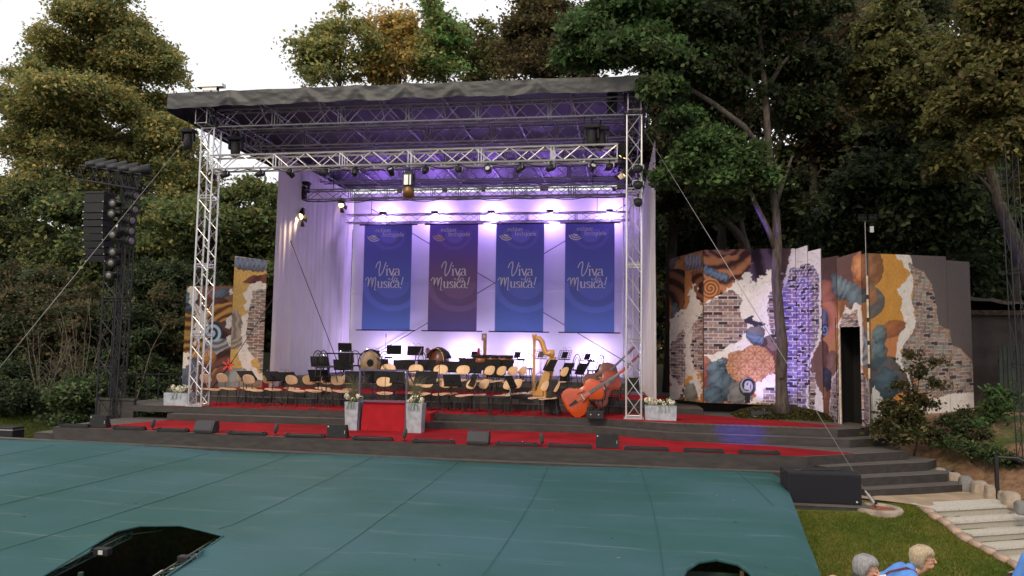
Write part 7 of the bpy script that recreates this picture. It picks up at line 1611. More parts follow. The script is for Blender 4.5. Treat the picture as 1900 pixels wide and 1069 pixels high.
# --- left giant tree
B = []
for (x, y, rx, ry) in [(175, 20, 70, 40), (230, 60, 80, 45), (120, 95, 60, 35), (200, 120, 100, 45), (290, 120, 45, 40), (60, 150, 45, 22), (150, 180, 95, 40), (270, 195, 75, 45), (25, 200, 50, 22), (100, 225, 85, 32), (200, 245, 100, 40), (310, 250, 55, 40), (60, 275, 60, 30), (150, 300, 100, 38), (270, 315, 85, 40), (40, 335, 60, 30), (340, 330, 45, 35), (160, -30, 60, 30), (120, 345, 100, 30), (230, 370, 90, 35), (340, 390, 50, 35)]:
    B.append((x, y, 38+RW.uniform(-3, 3), rx*1.0, ry*.95, 2.6))
tree('broadleaf_tree', 'towering golden-olive broadleaf tree at the left behind the black lighting mast', 'tree', B+[(x+RW.uniform(-30, 30), y+RW.uniform(-25, 25), Y, rx*.6, ry*.7, 1.6) for x, y, Y, rx, ry, _ in B], 165, 38, 190000, .18, gold, 11, r=.55, bright=2.9)
# --- trees of the left middle
def cloud(n, x0, x1, y0, y1, d0, d1, r0_, r1_, seed, asp=.6, dep=None):
    rr = random.Random(seed); return [(rr.uniform(x0, x1), rr.uniform(y0, y1), rr.uniform(d0, d1), *(lambda r: (r, r*asp))(rr.uniform(r0_, r1_)), dep or 1.6) for _ in range(n)]
tree('broadleaf_tree', 'dense dark green tree at the left edge below the golden tree', 'tree', cloud(16, -20, 120, 370, 520, 32, 35, 34, 60, 1), 40, 33, 62000, .2, olive+dkgreen, 21, group=None, bright=2.6, hue=.5)
tree('broadleaf_tree', 'dense green tree directly behind the hanging line array', 'tree', cloud(16, 110, 270, 380, 560, 31, 34, 34, 58, 2), 190, 32.5, 62000, .2, green+dkgreen+olive, 22, bright=2.6, hue=.5)
tree('broadleaf_tree', 'bushy green tree between the black mast and the left truss tower', 'tree', cloud(16, 240, 400, 400, 560, 31, 35, 32, 54, 3), 320, 33, 62000, .2, green+olive, 23, bright=2.6, hue=.5)
tree('broadleaf_tree', 'yellow-green tree seen between the left truss tower and the white curtain', 'tree', cloud(14, 380, 520, 385, 520, 33, 36, 28, 48, 4)+[(475, 350, 34, 22, 22, 1), (420, 360, 34, 24, 18, 1), (500, 360, 34, 18, 20, 1)], 450, 34.5, 52000, .19, olive+green+yel[:1], 24, bright=2.6, hue=.5)
# --- bushes at the left foreground
bsh = [(30, 560, 27, 'reddish-brown thicket at the far left edge of the slope', brown+dkgreen), (120, 600, 26, 'tangled dark bush with pale bare stems left of the black mast', dkgreen+brown), (215, 640, 26.5, 'dark evergreen bush right behind the foot of the black mast', dkgreen+green[:1]),
       (285, 600, 27.5, 'dark bush with a few orange leaves left of the painted panels', dkgreen+brown[:2]), (60, 720, 24.5, 'low dark shrub on the left grass slope', dkgreen), (260, 700, 26, 'leafy low hedge behind the left deck railing', dkgreen+green[:2]), (330, 560, 29, 'dark shrub rising behind the left painted panels', dkgreen), (-30, 650, 25, 'dim overgrown bush cut by the left border', dkgreen+brown[:1]), (50, 765, 21.6, 'low dark undergrowth at the left end of the grass slope', dkgreen+green[:1]), (150, 760, 22.6, 'leafy low shrub covering the slope between bare stems and black mast', green+dkgreen), (150, 730, 25.5, 'dense ground-hugging shrub below the bare pale stems', dkgreen)]
for i, (px, py, y, lb, cs) in enumerate(bsh):
    ry = 60 if py < 680 else 34
    tree('shrub', lb, 'shrub', cloud(13, px-62, px+62, py-ry, py+ry+18, y-.9, y+.9, 22, 40, 40+i, asp=.75, dep=.9), px, y, 34000, .12, cs, 50+i, r=.06, group='shrubs on the left slope', bright=2.9, hue=.6)
# bare pale stems
def bare(label, px, y, n, h, seed, m='bark2', r=.03):
    rr = random.Random(seed); bx = at(px, 700, y=y).x; t = thing('bare_bush', label, 'bush', (bx, y, tz(bx, y)-.05), 0, 'bare stemmed bushes on the left slope')
    for k in range(n):
        mb = MB()
        a = rr.uniform(-1, 1); p = Vector((a*.25, rr.uniform(-.2, .2), 0)); pts = [p]; L = h*rr.uniform(.6, 1.1)
        for j in range(6):
            p = p+Vector((a*.16*(1+j*.12)+rr.uniform(-.09, .09), rr.uniform(-.06, .06), L/6)); pts.append(p)
        mb.path(pts, [r*(1-.13*j) for j in range(7)], 6)
        for j in range(2, 6):
            for q in range(2):
                e = pts[j]+Vector((rr.uniform(-.9, .9), rr.uniform(-.3, .3), rr.uniform(.2, .8)))*.8; mb.path([pts[j], pts[j].lerp(e, .5)+Vector((0, 0, .1)), e], [r*.35, r*.25, r*.1], 4)
        mb.build('stem', MT[m], t, True)
bare('cluster of tall pale bare stems on the left grass slope', 82, 21.8, 9, 3.0, 5, r=.02)
bare('spreading leafless grey bush behind the left guy wire', 150, 23.4, 8, 4.2, 6, r=.018)
bare('slim leaning bare sapling right of the black mast', 236, 24.5, 2, 3.4, 8, r=.03)
# --- trees behind the roof
tree('broadleaf_tree', 'airy brownish tree rising behind the roof, leftmost over the valance', 'tree', [(620, 60, 44, 42, 22, 2), (600, 100, 44, 40, 22, 2), (650, 40, 44, 28, 22, 2), (640, 110, 44, 50, 32, 2), (585, 75, 44, 24, 10, 1.5), (600, 135, 44, 45, 22, 2), (680, 80, 44, 34, 34, 2), (580, 120, 44, 22, 12, 2)], 640, 44, 8000, .22, olive+gold, 31, r=.3, bright=3.4)
tree('broadleaf_tree', 'golden autumn tree glowing behind the middle of the roof', 'tree', [(735, 50, 46, 40, 28, 2), (715, 85, 46, 46, 32, 2), (770, 70, 46, 30, 32, 2), (740, 110, 46, 60, 34, 2), (705, 130, 46, 40, 26, 2), (790, 120, 46, 36, 30, 2)], 735, 46, 16000, .22, [hexc(124, 102, 44), hexc(108, 94, 42), hexc(136, 110, 46), hexc(90, 84, 40)], 32, r=.3, bright=3.0)
tree('broadleaf_tree', 'yellow-green tree with a pointed top right of the golden tree', 'tree', [(805, 32, 45, 18, 22, 1.6), (820, 62, 45, 36, 24, 2), (838, 90, 45, 32, 26, 2), (800, 96, 45, 34, 26, 2), (825, 125, 45, 40, 26, 2), (850, 62, 45, 14, 12, 1)], 822, 45, 9500, .22, olive+brgreen[:2], 33, r=.28, bright=3.2)
tree('broadleaf_tree', 'thin grey-green tree filling the sky gap behind the roof', 'tree', [(900, 75, 48, 30, 22, 2), (880, 110, 48, 36, 26, 2), (925, 105, 48, 40, 30, 2), (905, 135, 48, 50, 24, 2), (870, 60, 48, 14, 10, 1)], 900, 48, 6500, .23, brown+olive, 34, r=.25, bright=2.6)
tree('spruce_tree', 'dark brown-green drooping tree behind the right part of the roof', 'tree', [(1000, 20, 40, 50, 22, 2), (985, 60, 40, 50, 18, 2), (1010, 95, 40, 60, 20, 2), (990, 130, 40, 60, 20, 2), (1050, 60, 40, 55, 30, 2), (1060, 120, 40, 50, 30, 2), (960, 60, 40, 24, 9, 1.5), (1000, -20, 40, 40, 24, 2), (950, 110, 40, 24, 12, 1.5)], 1010, 40, 26000, .2, brown+[hexc(80, 70, 30), hexc(50, 52, 26)], 35, r=.4, bright=2.4)
# --- big tree in front of the right set: trunk is lit by the violet lamps
bx, by = at(1450, 757, z=.1).x*.0+at(1450, 757, y=21.3).x, 21.3
bz = .05
t = thing('oak_tree', 'big tree standing in front of the painted set, its trunk lit violet', 'tree', (bx, by, bz))
O = Vector((bx, by, bz))
def Lc(px, py, y=21.3): return at(px, py, y=y)-O
mb = MB()
mb.path([Lc(1452, 768), Lc(1451, 745), Lc(1449, 700), Lc(1452, 640), Lc(1446, 590), Lc(1440, 520), Lc(1442, 460), Lc(1440, 400), Lc(1430, 320), Lc(1424, 240), Lc(1418, 150), Lc(1408, 60), Lc(1400, -60)], [.26, .17, .145, .14, .135, .125, .13, .105, .095, .09, .08, .07, .05], 14)
mb.path([Lc(1442, 470), Lc(1425, 425, 21.2), Lc(1400, 375, 21.0), Lc(1388, 345, 20.9), Lc(1370, 300, 20.7)], [.09, .075, .065, .055, .04], 10)
mb.path([Lc(1438, 380), Lc(1452, 340), Lc(1470, 290, 21.6)], [.09, .06, .03], 8)
mb.path([Lc(1428, 300), Lc(1380, 235, 20.8), Lc(1320, 190, 20.5), Lc(1240, 140, 20.2), Lc(1190, 120, 20.0)], [.10, .085, .07, .05, .03], 8)
mb.path([Lc(1425, 190), Lc(1390, 150), Lc(1330, 95, 20.8), Lc(1270, 60, 20.5)], [.09, .07, .05, .03], 8)
mb.path([Lc(1420, 170), Lc(1450, 120), Lc(1500, 70, 21.8)], [.08, .06, .03], 8)
for (x, y) in ((1447, 700), (1458, 610), (1449, 510)):      # knots
    c = Lc(x, y)+Vector((0, -.18, 0)); mb.ball(c, .05, 8, 6, (1.2, .6, .9))
mb.build('trunk', MT['bark'], t, True)
def lblobs(L): 
    B = [blob(*b) for b in L]; return [tuple(np.array(b[0])-np.array(O)) for b in B], [b[1] for b in B]
c, r_ = lblobs([(1310, 270, 20.6, 62, 26, .9), (1350, 300, 20.6, 56, 28, .9), (1280, 300, 20.5, 46, 24, .8), (1390, 320, 20.9, 40, 28, .8), (1240, 330, 20.4, 22, 12, .5), (1330, 335, 20.6, 40, 22, .7), (1300, 250, 20.7, 34, 16, .7)])
leaves(c, r_, 26000, .13, brgreen+green, 61, parent=t, name='crown', spread=.3)
c, r_ = lblobs([(1080, 60, 19.9, 42, 24, .7), (1130, 40, 19.9, 60, 34, .9), (1190, 70, 20, 60, 34, .9), (1120, 95, 19.7, 55, 24, .8), (1175, 100, 19.4, 46, 18, .7), (1215, 30, 20.4, 60, 40, 1), (1060, 105, 19.7, 28, 14, .5), (1230, 110, 20.2, 40, 36, .8), (1150, -5, 20, 70, 30, 1), (1240, 170, 20.2, 30, 26, .6), (1265, 220, 20.2, 30, 16, .6), (1210, 160, 19.5, 18, 14, .4)])
leaves(c, r_, 52000, .13, brgreen[:2]+green, 62, parent=t, name='crown', spread=.3)
c, r_ = lblobs([(1330, 60, 21, 70, 40, 1.2), (1400, 20, 21, 80, 40, 1.2), (1300, 130, 20.8, 60, 36, 1), (1480, 40, 22, 70, 40, 1.2), (1270, 20, 21, 60, 40, 1.1), (1370, 110, 21.5, 60, 36, 1), (1460, 110, 22, 50, 34, 1), (1450, 320, 22, 40, 24, .7), (1400, -40, 21, 90, 30, 1.2), (1480, 200, 22.4, 50, 40, 1), (1360, 190, 21.8, 60, 36, 1), (1480, 380, 22.6, 50, 24, 1), (1330, 390, 22.5, 40, 18, .8), (1540, 120, 22.6, 46, 40, 1)])
leaves(c, r_, 44000, .14, dkgreen+green[:2]+brown[:1], 63, parent=t, name='crown', spread=.3)
# --- tree behind the set, leaning trunks
t = thing('broadleaf_tree', 'slender dark tree with two leaning trunks rising behind the painted set', 'tree', (4.0, 25.5, .4)); O = Vector((4.0, 25.5, .4))
mb = MB(); L2 = lambda a, b, y=25.5: at(a, b, y=y)-O
mb.path([Vector((0, 0, -.8)), L2(1398, 520), L2(1382, 450), L2(1345, 405), L2(1335, 370), L2(1300, 320), L2(1290, 250)], [.2, .17, .15, .12, .1, .08, .05], 9)
mb.path([L2(1390, 480), L2(1378, 430), L2(1368, 370), L2(1362, 290)], [.12, .1, .08, .05], 8); mb.build('trunk', MT['bark'], t, True)
c, r_ = lblobs([(1290, 380, 25, 50, 24, 1), (1260, 360, 25, 36, 20, 1), (1340, 350, 26, 50, 30, 1), (1310, 220, 26, 60, 40, 1.4), (1250, 220, 27, 50, 50, 1.4)]); leaves(c, r_, 26000, .15, dkgreen+brown, 64, parent=t)
# --- the wood on the right: layered dark trees
spec = [
 (1240, 27, [(1240, 120), (1280, 200), (1250, 60), (1230, 280), (1290, 100), (1300, 30), (1240, 0)], dkgreen+brown, 'dark tree just right of the roof behind the overhanging oak'),
 (1330, 31, [(1330, 60), (1360, 140), (1310, 180), (1370, 220), (1340, 280), (1390, 60), (1320, 0)], brown+dkgreen, 'brownish tree left of the big trunk, sky showing through its crown'),
 (1500, 30, [(1480, 60), (1520, 130), (1500, 220), (1560, 60), (1480, 290), (1540, 200), (1520, 0), (1560, 280)], brown+green[:1], 'brown-leaved tree immediately right of the big trunk'),
 (1610, 28, [(1600, 330), (1640, 260), (1580, 380), (1660, 380), (1620, 420), (1560, 430)], dkgreen, 'low dark green tree above the doorway in the set'),
 (1690, 33, [(1640, 60), (1700, 100), (1660, 170), (1720, 30), (1690, 230), (1600, 20), (1740, 160)], dkgreen+olive[:1]+brown[:1], 'deep green tree right of the brown-leaved one, high over the set'),
 (1760, 27, [(1720, 330), (1770, 380), (1700, 400), (1820, 340), (1790, 430), (1860, 400), (1750, 290)], green[:2]+dkgreen+dkgreen, 'dark green tree with a lighter drooping side above the grey end panel'),
 (1880, 30, [(1830, 60), (1880, 150), (1850, 250), (1900, 330), (1940, 60), (1920, 230), (1800, 200)], dkgreen+olive[:1], 'tall dark tree at the right border behind the yellow leaves'),
 (1440, 34, [(1420, 350), (1450, 400), (1400, 420), (1480, 360), (1520, 410), (1380, 360)], dkgreen, 'low shaded tree behind the fork of the big trunk'),
 (1270, 34, [(1250, 400), (1300, 430), (1230, 440), (1280, 330), (1330, 400)], dkgreen, 'shaded tree behind the left end of the right painted set'),
 (1840, 33, [(1830, 450), (1880, 500), (1800, 480), (1920, 460), (1860, 560), (1930, 560), (1800, 540)], dkgreen, 'black-green tree over the fence at the right edge'),
 (1600, 38, [(1560, 120), (1620, 160), (1580, 240), (1640, 320), (1560, 320), (1700, 300), (1600, 60)], dkgreen+brown, 'distant dark tree showing between the two large brown and green crowns')]
for i, (px, y, bl, cs, lb) in enumerate(spec):
    rr = random.Random(80+i); B = []
    for (x, yy) in bl:
        for q in range(2): B.append((x+rr.uniform(-22, 22), yy+rr.uniform(-18, 18), y+rr.uniform(-1.5, 1.5), rr.uniform(38, 62), rr.uniform(24, 38), 1.7))
    tree('broadleaf_tree', lb, 'tree', B, px, y, 30000, .2, cs, 90+i, r=.28, group=None, spread=.27, bright=2.7)
# --- bright yellowish boughs hanging in from the right
def boughs(label, L, n, cols, seed, basepx, y, size=.12):
    return tree('broadleaf_tree', label, 'tree', L, basepx, y, n, size, cols, seed, r=.3, spread=.3, droop=.6)
boughs('near tree at the upper right whose yellow-green boughs droop into the picture', [(1880, 60, 18, 60, 40, .9), (1840, 120, 18, 60, 40, .9), (1790, 170, 18, 46, 26, .8), (1850, 200, 18, 60, 34, .9), (1810, 90, 18.5, 50, 30, .8), (1890, 250, 18, 40, 30, .8), (1860, 30, 18, 70, 40, 1), (1900, 140, 18, 50, 50, 1), (1840, 270, 18, 26, 26, .5), (1920, 330, 18, 20, 30, .5)], 52000, yel, 71, 2080, 18.3)
boughs('olive tree whose fan-shaped boughs hang left of the near yellow tree', [(1700, 70, 23, 50, 24, 1), (1650, 95, 23, 50, 26, 1), (1620, 125, 23, 42, 24, 1), (1690, 130, 23, 60, 30, 1), (1660, 170, 23, 56, 28, 1), (1730, 160, 23, 46, 34, 1), (1640, 40, 23, 46, 24, 1), (1750, 230, 23, 44, 40, 1), (1770, 290, 23, 36, 26, 1), (1590, 160, 23, 18, 16, .6)], 52000, olive+yel[:2]+brown[:1], 72, 1990, 23.5, .14)
# --- understory: dim wood far behind everything
rg = np.random.default_rng(4); n = 260000
a = rg.uniform(-1.02, .80, n); dist = rg.uniform(46, 64, n); X_ = dist*np.tan(a*.9); Y_ = dist
hmax = np.where(X_ < -23, 6.5, np.where(X_ < -.5, 8.5, 14.0))*(.75+.5*fbm(X_, Y_*0, 4.0)); Z_ = rg.random(n)**.8*hmax
Z_ += terr(X_, Y_)
s = rg.uniform(.25, .6, n)[:, None]; c = np.stack([X_, Y_, Z_], 1)
ln = rg.normal(size=(n, 3)); ln /= np.linalg.norm(ln, axis=1)[:, None]; tt = rg.normal(size=(n, 3)); tt -= ln*(tt*ln).sum(1)[:, None]; tt /= np.linalg.norm(tt, axis=1)[:, None]; bb = np.cross(ln, tt)
V = np.stack([c-tt*s*.5, c+bb*s*.32, c+tt*s*.5, c-bb*s*.32], 1).reshape(-1, 3)
cs = np.array(dkgreen+brown[:2]); cc = cs[rg.integers(0, len(cs), n)]*rg.uniform(.6, 1.1, n)[:, None]
o = fastmesh('far_wood', V, np.arange(n*4).reshape(n, 4), MT['leaf'], None, np.repeat(cc*1.6, 4, 0)); tag(o, 'dark wood closing the view far behind the stage and the set', 'wood', kind='stuff')
# --- shrubs by the right set
def shrub(label, L, base, y, n, size, cols, seed, name='shrub', r=.03, cat='shrub'):
    L = [(a, b+3, c, d*.62, e*.66, f*.7) for a, b, c, d, e, f in L]; n = int(n*.7)
    return tree(name, label, cat, L, base, y, n, size, cols, seed, r=r, spread=.3, hue=.4, bright=1.5)
rb = [hexc(60, 70, 30), hexc(78, 72, 36), hexc(50, 44, 26), hexc(92, 84, 42), hexc(38, 40, 22)]
shrub('rounded leafy shrub at the foot of the doorway steps', [(1665, 770, 18.7, 38, 24, .45), (1640, 790, 18.6, 26, 20, .4), (1690, 790, 18.7, 34, 22, .45), (1670, 805, 18.4, 42, 16, .4), (1650, 750, 18.8, 18, 14, .3), (1700, 765, 18.9, 20, 18, .3)], 1670, 18.7, 7500, .085, rb, 101)
shrub('thin young tree with layered twigs in front of the painted right panel', [(1700, 690, 18.9, 26, 7, .3), (1740, 668, 18.9, 26, 5, .25), (1695, 655, 18.9, 10, 6, .2), (1675, 712, 18.9, 26, 5, .3), (1690, 735, 18.9, 30, 7, .3), (1720, 745, 18.9, 24, 6, .3), (1750, 712, 18.9, 26, 4, .3), (1655, 750, 18.9, 18, 6, .3), (1705, 675, 18.9, 14, 5, .2), (1685, 770, 18.9, 26, 9, .3)], 1690, 18.9, 2600, .08, [hexc(58, 60, 26), hexc(74, 64, 32), hexc(46, 50, 24)], 102, name='sapling', cat='sapling')
shrub('bright green leafy plant beside the fence at the right', [(1850, 745, 19.8, 30, 10, .3), (1830, 765, 19.8, 34, 12, .3), (1870, 730, 19.8, 18, 8, .25), (1810, 780, 19.6, 20, 12, .3), (1845, 725, 19.9, 14, 8, .2), (1790, 790, 19.5, 24, 12, .3)], 1835, 19.8, 3400, .10, brgreen+green, 103)
shrub('low reddish shrub under the grey end of the painted panel', [(1770, 780, 19.6, 40, 14, .5), (1810, 800, 19.2, 30, 12, .5), (1740, 800, 19.2, 30, 10, .5), (1790, 765, 19.8, 24, 10, .4)], 1780, 19.5, 5200, .08, brown+green[:2], 104)
shrub('green ground ivy covering the top of the sandy bank', [(1760, 820, 18.9, 50, 10, .5), (1800, 825, 18.6, 44, 10, .5), (1840, 835, 18.2, 40, 12, .5), (1870, 850, 17.8, 34, 14, .5)], 1800, 18.6, 7000, .06, green, 105, name='ivy', cat='ivy')
# --- grass blades of the lawn
def grass_patch(name, label, n, fn, hgt, cols, seed):
    rg = np.random.default_rng(seed); x, y = fn(rg, n); z = terr(x, y); n = len(x)
    a = rg.random(n)*6.28; h = hgt*rg.uniform(.5, 1.4, n); w_ = .006*rg.uniform(.8, 1.6, n); lx = rg.normal(size=n)*h*.5; ly = rg.normal(size=n)*h*.5
    V = np.stack([np.stack([x-w_*np.cos(a), y-w_*np.sin(a), z-.01], 1), np.stack([x+w_*np.cos(a), y+w_*np.sin(a), z-.01], 1), np.stack([x+lx, y+ly, z+h], 1)], 1).reshape(-1, 3)
    cs = np.array(cols); k = np.clip((fbm(x, y, 1.1)*1.6-.3+rg.normal(size=n)*.18)*len(cs), 0, len(cs)-1e-3).astype(int)
    c = cs[k]*rg.uniform(.75, 1.25, n)[:, None]
    o = fastmesh(name, V, np.arange(n*3).reshape(n, 3), MT['leaf'], None, np.repeat(c, 3, 0)); tag(o, label, 'grass', kind='stuff'); return o
gc = [hexc(66, 90, 26), hexc(88, 106, 32), hexc(108, 116, 40), hexc(140, 132, 62)]
def lawn(rg, n):
    y = rg.uniform(7.5, 16.2, n); x = rg.uniform(2.2, 7.5, n)
    ex = np.interp(y, EDG[1], EDG[0]); k = (x > 2.15+.13*(y-9)+.25*(y > 14)) & (x < ex) & ~((y > 14.55) & (x < 4.5)) & (np.hypot(x-4.62, y-15.25) > .45) & (y < 15.75-.25*(x-4.2))
    return x[k], y[k]
grass_patch('lawn_grass', 'short patchy green lawn between the pit cover and the pale steps', 220000, lawn, .035, gc, 1)
def lslope(rg, n):
    y = rg.uniform(17.5, 24, n); x = rg.uniform(-20, -14.3, n); return x, y
grass_patch('slope_grass', 'bright grass strip on the slope left of the stage', 50000, lslope, .06, [hexc(84, 96, 34), hexc(104, 112, 44), hexc(60, 72, 26)], 2)
def mound(rg, n):
    y = rg.uniform(20.6, 24.2, n); x = rg.uniform(3.2, 6.2, n); k = np.hypot((x-4.5)/1.5, (y-22)/1.5) < 1; return x[k], y[k]
# ================================================================ PEOPLE
MT['skin'] = mat('skin', (.56, .30, .21), .55, 0, var=.08, scale=8)
MT['blueshirt'] = mat('light blue shirt', (.10, .26, .66), .85, 0, var=.1, scale=6, bump=.3, bscale=9)
MT['greyshirt'] = mat('dusky cardigan', (.06, .04, .055), .9, 0, var=.2, scale=6)
MT['trousers'] = mat('dark trousers', (.03, .032, .045), .9, 0, var=.2)
def cap(mb, a, b, r1, r2):
    mb.tube(a, b, r1, 12, r2); mb.ball(a, r1, 12, 8); mb.ball(b, r2, 12, 8)
def remesh(o, v):
    m = o.modifiers.new('remesh', 'REMESH'); m.mode = 'VOXEL'; m.voxel_size = v; m.use_smooth_shade = True
    s = o.modifiers.new('smooth', 'SMOOTH'); s.iterations = 4; s.factor = .6; return o
def person(label, loc, rz, lean=0, hand_up=False, head_turn=0, head_nod=0, shirt='blueshirt', hair=None, hairc=(.3, .28, .26), glasses=True, short=True):
    """seated figure facing local +X, origin on the bench under the hips"""
    t = thing('person', label, 'person', loc, rz)
    L = Matrix.Rotation(RAD(lean), 4, 'Y'); P_ = lambda x, y, z: L@Vector((x, y, z))
    nk = P_(.0, 0, .56); hd = P_(.03, 0, .66)
    Hm = Matrix.Translation(hd)@Matrix.Rotation(RAD(head_turn), 4, 'Z')@Matrix.Rotation(RAD(lean*.55+head_nod), 4, 'Y')
    H = lambda x, y, z: Hm@Vector((x, y, z))
    mb = MB()
    cap(mb, Vector((0, 0, .10)), P_(0, 0, .25), .15, .14); cap(mb, P_(0, -.05, .25), P_(0, -.09, .42), .12, .10); cap(mb, P_(0, .05, .25), P_(0, .09, .42), .12, .10); cap(mb, P_(0, -.14, .46), P_(0, .14, .46), .065, .065)
    cap(mb, P_(0, 0, .46), H(-.01, 0, -.02), .06, .055)
    # head: skull, face, jaw, nose, brow, lips, ears
    mb.mtx(Hm); mb.ball((-.01, 0, .10), .095, 18, 12, (1.05, .82, 1.0)); mb.ball((.03, 0, .05), .07, 14, 10, (.9, .82, 1.15)); mb.ball((.055, 0, -.005), .038, 12, 8, (1, 1.1, .8)); mb.ball((.02, 0, .0), .05, 12, 8, (1.1, 1.05, .8))
    mb.path([(.09, 0, .085), (.108, 0, .06), (.118, 0, .04), (.10, 0, .03)], [.010, .011, .015, .010], 8); mb.ball((.088, 0, .098), .02, 10, 8, (.5, 2.0, .5)); mb.ball((.092, 0, .008), .016, 10, 6, (.6, 1.5, .45)); mb.ball((.091, 0, -.003), .016, 10, 6, (.6, 1.3, .45))
    for s in (-1, 1): mb.ball((-.005, s*.079, .055), .03, 10, 8, (.6, .25, 1.0)); mb.ball((.072, s*.035, .045), .022, 8, 6)
    mb.X = None
    def hand(w_, fwd, up, curl=.5, s=1):
        """palm with five separate bent fingers; w_ wrist, fwd towards fingers, up away from palm"""
        fwd = fwd.normalized(); up = (up-fwd*up.dot(fwd)).normalized(); sd_ = fwd.cross(up)*s
        for k in range(4): cap(mb, w_+sd_*(-.02+.014*k)*1, w_+fwd*.075+sd_*(-.03+.02*k), .017, .0125)
        for k, ln in enumerate((.062, .075, .07, .054)):
            b = w_+fwd*.085+sd_*(-.032+.0205*k); c1 = b+(fwd*math.cos(curl*.5)-up*math.sin(curl*.5))*ln*.5; c2 = c1+(fwd*math.cos(curl*1.3)-up*math.sin(curl*1.3))*ln*.32; c3 = c2+(fwd*math.cos(curl*2)-up*math.sin(curl*2))*ln*.25
            mb.path([b, c1, c2, c3], [.0095, .0085, .008, .0065], 8); mb.ball(c3, .0065, 8, 6)
        b = w_+fwd*.02-sd_*.03; c1 = b+(fwd*.6-sd_*.75-up*.2).normalized()*.038; c2 = c1+(fwd*.9-sd_*.3-up*.3).normalized()*.03; mb.path([b, c1, c2], [.0125, .0105, .008], 8); mb.ball(c2, .008, 8, 6)
    arms = {}
    for s in (-1, 1):
        sh = P_(0, s*.19, .45)
        if hand_up and s == -1: el = P_(.14, s*.24, .22); wr = H(.115, s*.05, -.085)
        else: el = P_(.08, s*.26, .20); wr = Vector((.34, s*.12, .20)) if lean < 15 else Vector((.42, s*.12, .16))
        arms[s] = (sh, el, wr); cap(mb, sh, el, .05, .038); cap(mb, el, wr, .036, .024)
        if hand_up and s == -1: hand(wr, Vector((.25, .15, 1)), Vector((1, -.2, -.2)), .9, 1)
        else: hand(wr, Vector((1, -s*.35, -.25)), Vector((0, 0, 1)), .5, s)
    for s in (-1, 1):
        hp_ = Vector((0, s*.09, .09)); kn = Vector((.44, s*.11, .10)); an = Vector((.42, s*.11, -.33)); cap(mb, hp_, kn, .085, .058); cap(mb, kn, an, .055, .036); cap(mb, an+Vector((0, 0, -.03)), an+Vector((.15, 0, -.06)), .038, .03)
    remesh(mb.build('body', MT['skin'], t), .0065)
    mb = MB()      # shirt over torso and upper arms
    cap(mb, Vector((0, 0, .10)), P_(0, 0, .25), .165, .155); cap(mb, P_(0, -.05, .25), P_(0, -.09, .42), .135, .115); cap(mb, P_(0, .05, .25), P_(0, .09, .42), .135, .115); cap(mb, P_(-.01, -.15, .465), P_(-.01, .15, .465), .075, .075); cap(mb, P_(0, 0, .46), P_(-.01, 0, .53), .08, .066)
    for s in (-1, 1):
        sh, el, wr = arms[s]; e = sh.lerp(el, .72 if short else 1); cap(mb, sh, e, .066, .058)
        if not short: cap(mb, el, el.lerp(wr, .85), .05, .038)
    remesh(mb.build('shirt', MT[shirt], t), .01)
    mb = MB()
    for s in (-1, 1): hp_ = Vector((0, s*.09, .09)); kn = Vector((.44, s*.11, .10)); an = Vector((.42, s*.11, -.27)); cap(mb, hp_, kn, .10, .07); cap(mb, kn, an, .068, .055)
    remesh(mb.build('trousers', MT['trousers'], t), .012)
    mb = MB()
    for s in (-1, 1): mb.box((.38, s*.11-.045, -.43), (.62, s*.11+.045, -.36), .02)
    mb.build('shoe', MT['blk'], t)
    for s in (-1, 1): mb = MB().mtx(Hm); mb.ball((.079, s*.034, .062), .011, 10, 8); mb.build('eye', mat('eye', (.25, .2, .18), .2) if 'eye' not in bpy.data.materials else bpy.data.materials['eye'], t, True)
    if hair:
        rr = random.Random(hash(hair) % 7+3); hm = mat('hair '+hair, hairc, .5, 0, var=.3, scale=40, stretch=(3, 3, .5)); mb = MB().mtx(Hm)
        n, m = 30, 18; vs = []
        low = -.02 if hair == 'grey' else -.03
        for j in range(m+1):
            v = j/m
            for i in range(n):
                a = 2*math.pi*i/n; fr = max(0, math.cos(a)); zlow = low+.145*sstep(-.05, .5, math.cos(a))-.02*max(0, -math.cos(a)); z = zlow+(.208-zlow)*v; zz = (z-.10)/.108
                r_ = math.sqrt(max(0, 1-min(1, abs(zz))**2.4)) if zz > 0 else 1-.12*zz*zz; k = 1+.035*math.sin(i*5.1+j*.4)+.02*math.sin(i*11.3)
                vs.append((-.012+.115*r_*math.cos(a)*k, .096*r_*math.sin(a)*k, z))
        mb.add(vs, [(j*n+i, j*n+(i+1) % n, (j+1)*n+(i+1) % n, (j+1)*n+i) for j in range(m) for i in range(n)])
        for q in range(420):      # strands
            a = rr.uniform(0, 6.283); fr = max(0, math.cos(a)); st_ = Vector((-.02+rr.uniform(-.03, .04), rr.uniform(-.03, .03), .205)); pts = [st_]
            zend = low+.145*float(sstep(-.05, .5, math.cos(a)))+rr.uniform(-.02, .03)
            for u in (.25, .5, .75, 1.0):
                z = .205+(zend-.205)*u; zz = (z-.10)/.108; r_ = math.sqrt(max(0.02, 1-min(1, abs(zz))**2.4)) if zz > 0 else 1-.12*zz*zz; b_ = a+rr.uniform(-.12, .12)
                pts.append(Vector((-.012+.121*r_*math.cos(b_), .102*r_*math.sin(b_), z+.003)))
            mb.path(pts, [.004, .0045, .004, .003, .001], 4)
        mb.build('hair', hm, t, True)
